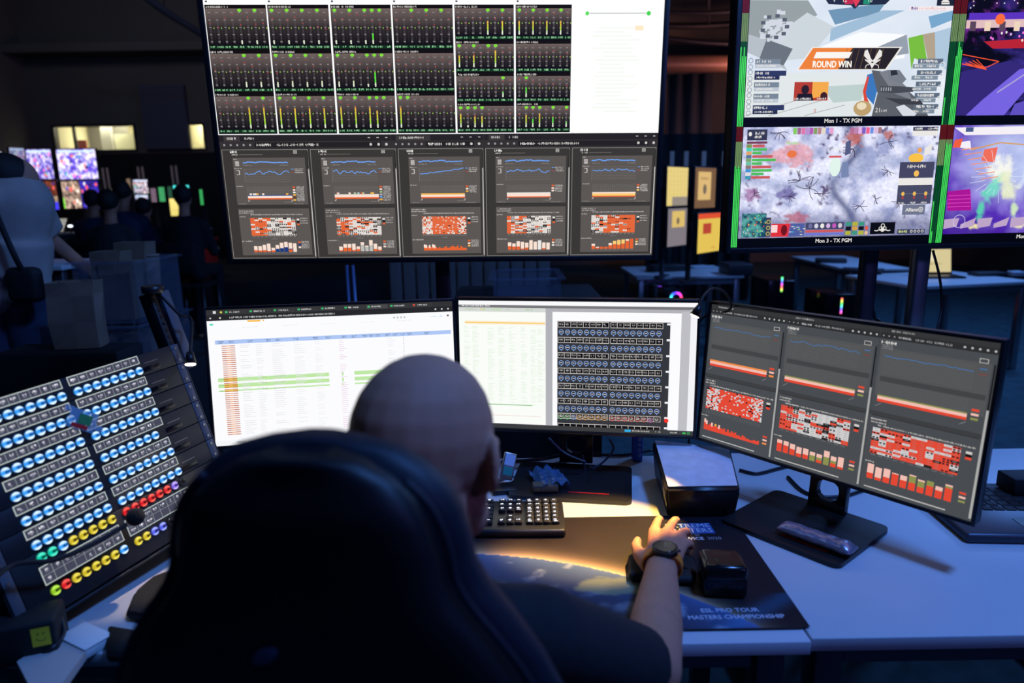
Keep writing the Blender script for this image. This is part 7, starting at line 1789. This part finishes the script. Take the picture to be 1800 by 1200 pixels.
# ============================================================ BEHIND THE DESK, MIDDLE
SL_ = mat('dark_slat_wood', (0.13, 0.10, 0.09), 0.7, var=0.35, scale=5)
a = at(683, 460, 4.0); b_ = at(968, 460, 4.0)
q = MB(); n = 12; w = (b_.x - a.x) / n
for i in range(n): q.box((a.x + w * (i + 0.5) - (a.x + b_.x) / 2, 0, a.z / 2), (w - 0.012, 0.03, a.z), SL_, bev=0.003)
q.box((0, 0.03, a.z * 0.8), (b_.x - a.x, 0.03, 0.08), SL_).box((0, 0.03, a.z * 0.2), (b_.x - a.x, 0.03, 0.08), SL_)
tag(q.build('slatted_screen', loc=((a.x + b_.x) / 2, 4.0, 0)), 'dark vertical board partition seen below the dashboard display', 'partition')
a = at(862, 496, 2.75); b_ = at(992, 520, 2.75)
zc_ = at(925, 526, 2.75).z
fc = empty('flight_case', ((a.x + b_.x) / 2, 3.0, 0), 0, 'black flight case behind the centre monitor carrying a flat clear crate', 'case')
MB().box((0, 0, zc_ / 2 - 0.002), (0.62, 0.5, zc_ - 0.004), BLKM, bev=0.006).build('body', fc); MB().box((0, -0.253, zc_ - 0.02), (0.62, 0.008, 0.02), DKSTEEL).build('edge_trim', fc)
crate(a.x, b_.x, 2.79, 3.18, zc_, a.z - zc_ + 0.01, 'flat clear crate seen between the dashboard display and the centre monitor')
a = at(615, 466, 4.6)
root = empty('trestle', (a.x, 4.6, 0), 0, 'pair of thin blue posts left of the dark board partition', 'stand')
for s in (-1, 1): MB().cyl((s * 0.025, 0, 0), (s * 0.02, 0, a.z), 0.009, mat('blue_grey_tube', (0.2, 0.3, 0.6), 0.4, 0.3)).build('post', root)
MB().box((0, 0, 0.01), (0.2, 0.2, 0.02), DKSTEEL).build('base', root)

# ============================================================ BACKGROUND RIGHT
def turned_screen(px0, px1, py0, py1, y, ang, label, paint, ztab=0.75):
    a = at(px0, (py0 + py1) / 2, y); up_ = at(px0, py0, y); dn = at(px0, py1, y); h = up_.z - dn.z
    d = Vector((math.cos(ang), math.sin(ang), 0)); lo_, hi_ = 0.05, 1.2
    for _ in range(40):
        m_ = (lo_ + hi_) / 2; P_ = Vector((a.x, y, a.z)) + d * m_ - CAM; cz = P_.dot(Vector((RT[2], FW[2], UPV[2]))); cx2 = P_.dot(Vector((RT[0], FW[0], UPV[0])))
        sxp = 900 + FPX * cx2 / -cz
        if sxp < px1: lo_ = m_
        else: hi_ = m_
    w = min(m_, 0.62); ctr = Vector((a.x, y, 0)) + d * w / 2; cz_ = (up_.z + dn.z) / 2
    root = empty('arm_monitor', (ctr.x, ctr.y, ztab), ang, label, 'monitor', 'four yellow lit monitors stacked on the right')
    MB().box((0, 0.02, cz_ - ztab), (w + 0.02, 0.035, h + 0.02), BLK, bev=0.004).build('housing', root)
    po = 0.06 if cz_ < 1.35 else 0.13
    q_ = MB(); q_.box((0, po, (cz_ - ztab) / 2), (0.04, 0.03, cz_ - ztab), DKSTEEL).box((0, po, 0.008), (0.2, 0.05, 0.016), DKSTEEL)
    if po > 0.1: q_.box((0, 0.08, cz_ - ztab - 0.03), (0.04, 0.10, 0.04), DKSTEEL); q_.build('stand', root)
    cc = Canvas(100, 60, w, h, eps=0.0006); paint(cc); cc.build('screen', SCR, root, T=Matrix.Translation((0, 0.001, cz_ - ztab)))
YE = (232, 208, 130)
def pA(cc):
    cc.rect(0, 0, 100, 60, C8(*YE)); cc.rect(25, 46, 100, 60, C8(150, 140, 130), L=1)
    for i in range(5):
        for j in range(6): cc.rect(12 + i * 18, 6 + j * 7, 14 + i * 18, 8 + j * 7, C8(190, 165, 95), L=1)
def pB(cc): cc.rect(0, 0, 100, 60, C8(120, 90, 65)); cc.rect(14, 6, 76, 48, C8(222, 185, 120), L=1); cc.disc(46, 32, 9, 8, C8(120, 105, 90), 8, 2); cc.scrib(26, 14, 38, 4, C8(120, 95, 60), 2)
def pC(cc): cc.rect(0, 0, 100, 60, C8(130, 122, 128)); cc.rect(18, 4, 76, 30, C8(222, 190, 110), L=1); cc.disc(45, 20, 7, 6, C8(120, 105, 90), 8, 2)
def pD(cc): cc.rect(0, 0, 100, 60, C8(228, 195, 85)); cc.rect(0, 0, 100, 8, C8(225, 80, 50), L=1); cc.rect(20, 15, 55, 31, C8(185, 70, 50), L=1); cc.scrib(58, 52, 16, 3, C8(200, 90, 60), 2)
turned_screen(1173, 1209, 293, 362, 5.9, 0.85, 'upper left yellow monitor of the four stacked right of the dashboard display', pA)
turned_screen(1222, 1258, 294, 366, 5.5, 0.85, 'upper right tan monitor of the four stacked right of the dashboard display', pB)
turned_screen(1174, 1212, 367, 434, 5.9, 0.85, 'lower left grey and yellow monitor of the four stacked right of the dashboard display', pC)
turned_screen(1227, 1268, 376, 446, 5.5, 0.85, 'lower right yellow monitor with a red bar of the four stacked', pD)
# tables
e0, e1 = pl(1120, 487, 0.75), pl(1330, 491, 0.75)
table('folding_table', e0.x, e1.x, e0.y, e0.y + 0.95, 'pale table under the four yellow monitors', ALL4, 'pale tables on the right', 0.75, DESK)
g = [pl(1390, 450, 0.75), pl(1610, 501, 0.75)]
dv_ = (g[1] - g[0]); ang = math.atan2(dv_.y, dv_.x); L_ = dv_.length
mid_ = (g[0] + g[1]) / 2; nrm = Vector((-dv_.y, dv_.x, 0)).normalized(); nrm = nrm if nrm.x > 0 else -nrm
table('folding_table', 0, L_ - 1.2, 0, 0.6, 'long pale table running away behind the twin stand posts', ALL4, 'pale tables on the right', 0.75, DESK, rz=ang, loc=(mid_.x - dv_.normalized().x * 0.6 - nrm.x * 0.0 + nrm.x * 0.3, mid_.y - dv_.normalized().y * 0.6 + nrm.y * 0.3, 0))
k0, k1 = pl(1612, 502, 0.75), pl(1815, 492, 0.75)
ang2 = math.atan2(k1.y - k0.y, k1.x - k0.x)
m2 = (k0 + k1) / 2
table('folding_table', 0, (k1 - k0).length, 0, 0.85, 'pale table at the right edge with a lit laptop on it', ALL4, 'pale tables on the right', 0.742, DESK, rz=ang2, loc=(m2.x - math.sin(ang2) * 0.425 + 0.02, m2.y + math.cos(ang2) * 0.425, 0))
# lit laptop on the right table
lp_ = pl(1650, 487, 0.742)
lt = empty('open_laptop', (lp_.x, lp_.y, 0.7425), -0.1, 'open laptop with a cream lit screen just below the four way split display', 'laptop')
MB().box((0, 0, 0.008), (0.33, 0.23, 0.016), BLK, bev=0.003).build('base', lt)
RL = Matrix.Translation((0, 0.115, 0.016)) @ Matrix.Rotation(math.radians(-12), 4, 'X')
MB().box((0, 0.004, 0.11), (0.33, 0.008, 0.22), BLK, RL, bev=0.002).build('lid', lt)
cc = Canvas(100, 60, 0.31, 0.2, eps=0.0005); cc.rect(0, 0, 100, 60, C8(215, 200, 150)); cc.rect(5, 8, 60, 30, C8(235, 225, 190), L=1); cc.scrib(8, 36, 70, 4, C8(150, 130, 90), 1)
cc.build('screen', SCR, lt, T=RL @ Matrix.Translation((0, -0.001, 0.115)))
# clutter on the tables
cl = random.Random(8)
CLB = mat('clutter_dark', (0.03, 0.03, 0.035), 0.5); CLW = mat('clutter_pale', (0.5, 0.52, 0.6), 0.6)
def clutter(px_, py, z, w, d, h, label, m, nm='small_case', rz=0.0):
    p_ = pl(px_, py, z); tag(MB().box((0, 0, h / 2), (w, d, h), m, bev=0.006).box((0, 0, h * 0.96), (w * 0.9, d * 0.9, h * 0.1), m).build(nm, loc=(p_.x, p_.y, z + 0.0015), rot=(0, 0, rz)), label, 'case')
clutter(1292, 481, 0.75, 0.22, 0.30, 0.10, 'black case at the right end of the table under the yellow monitors', CLB)
clutter(1170, 476, 0.75, 0.34, 0.18, 0.06, 'low dark case at the left end of the table under the yellow monitors', CLB, rz=0.2)
clutter(1228, 470, 0.75, 0.22, 0.16, 0.015, 'pale folder lying on the table under the yellow monitors', CLW, 'folder', 0.3)
clutter(1515, 478, 0.75, 0.34, 0.20, 0.03, 'closed black laptop on the long pale table', CLB, 'closed_laptop', -0.6)
clutter(1460, 461, 0.75, 0.30, 0.18, 0.04, 'black case further along the long pale table', CLB, rz=-0.4)
clutter(1735, 484, 0.742, 0.26, 0.14, 0.03, 'dark keyboard case right of the cream lit laptop', CLB)
clutter(1785, 485, 0.742, 0.10, 0.08, 0.04, 'pale small pouch at the right edge table', CLW, 'pouch')
# computers under the tables
def tower(px_, py, y, label, kind, w=0.21, d=0.45, h=0.48):
    """py: picture height of the light"""
    c_ = at(px_, py, y); root = empty('computer_tower', (c_.x, y + d / 2 + 0.01, 0), 0, label, 'computer', 'computers under the right hand tables')
    zt_ = min(max(c_.z + 0.10, h), 0.70)
    MB().box((0, 0, zt_ / 2), (w, d, zt_ - 0.002), BLKG, bev=0.006).build('housing', root)
    cc = Canvas(100, 100, 0.16, 0.16, eps=0.0006)
    if kind == 'ring':
        for i in range(24):
            import colorsys
            k = colorsys.hsv_to_rgb(i / 24, 0.75, 1.0); cc.ring(50, 50, 26, 12, tuple(v * 1.4 for v in lin(k)), 2, 0, i * 15, i * 15 + 15)
    else:
        for i in range(16):
            import colorsys
            k = colorsys.hsv_to_rgb((i / 16 + (0.35 if kind == 'bar' else 0)) % 1, 0.6, 1.0); cc.rect(45, 8 + i * 5.2, 55, 12 + i * 5.2, tuple(v * 1.6 for v in lin(k)))
    cc.build('light_ring' if kind == 'ring' else 'light_bar', FARS, root, T=Matrix.Translation((0, -d / 2 - 0.002, c_.z)))
    return root
tower(1160, 513, 6.0, 'computer with a rainbow fan ring under the left end of the yellow monitor table', 'ring', 0.18)
tower(1189, 524, 5.4, 'computer with a second rainbow fan ring nearer the centre monitor', 'ring', 0.18)
tower(1375, 500, 6.1, 'computer with an upper rainbow light bar left of the twin posts', 'bar', 0.24)
tower(1480, 538, 5.6, 'computer with a lower orange to violet light bar beside the twin posts', 'bar2', 0.24)
a = at(1619, 530, 5.9)
q = empty('power_strip', (a.x, 5.9, 0), 0, 'dark post with a small orange indicator light under the right edge table', 'power post')
MB().box((0, 0, a.z / 2 + 0.02), (0.05, 0.05, a.z + 0.04), CLB).build('post', q); MB().box((0, -0.028, a.z), (0.02, 0.008, 0.045), mat('orange_indicator', (1, 0.3, 0.05), 0.4, emis=(1.0, 0.22, 0.04), es=4.0)).build('indicator', q)
# pale posts above the yellow monitors
for i, (px_, lb) in enumerate(((1181, 'first'), (1206, 'second'), (1237, 'third'), (1273, 'fourth'))):
    a = at(px_, 266, 7.6); b_ = at(px_, 292, 7.6)
    q = empty('rack_post', (a.x, 7.6, 0), 0, '%s pale post from the left above the four yellow monitors' % lb, 'post', 'pale posts above the yellow monitors')
    MB().box((0, 0, b_.z / 2), (0.05, 0.05, b_.z), BLKM).build('lower_post', q); MB().box((0, 0, (a.z + b_.z) / 2), (0.045, 0.05, a.z - b_.z), mat('pale_post', (0, 0, 0))).build('upper_sleeve', q)
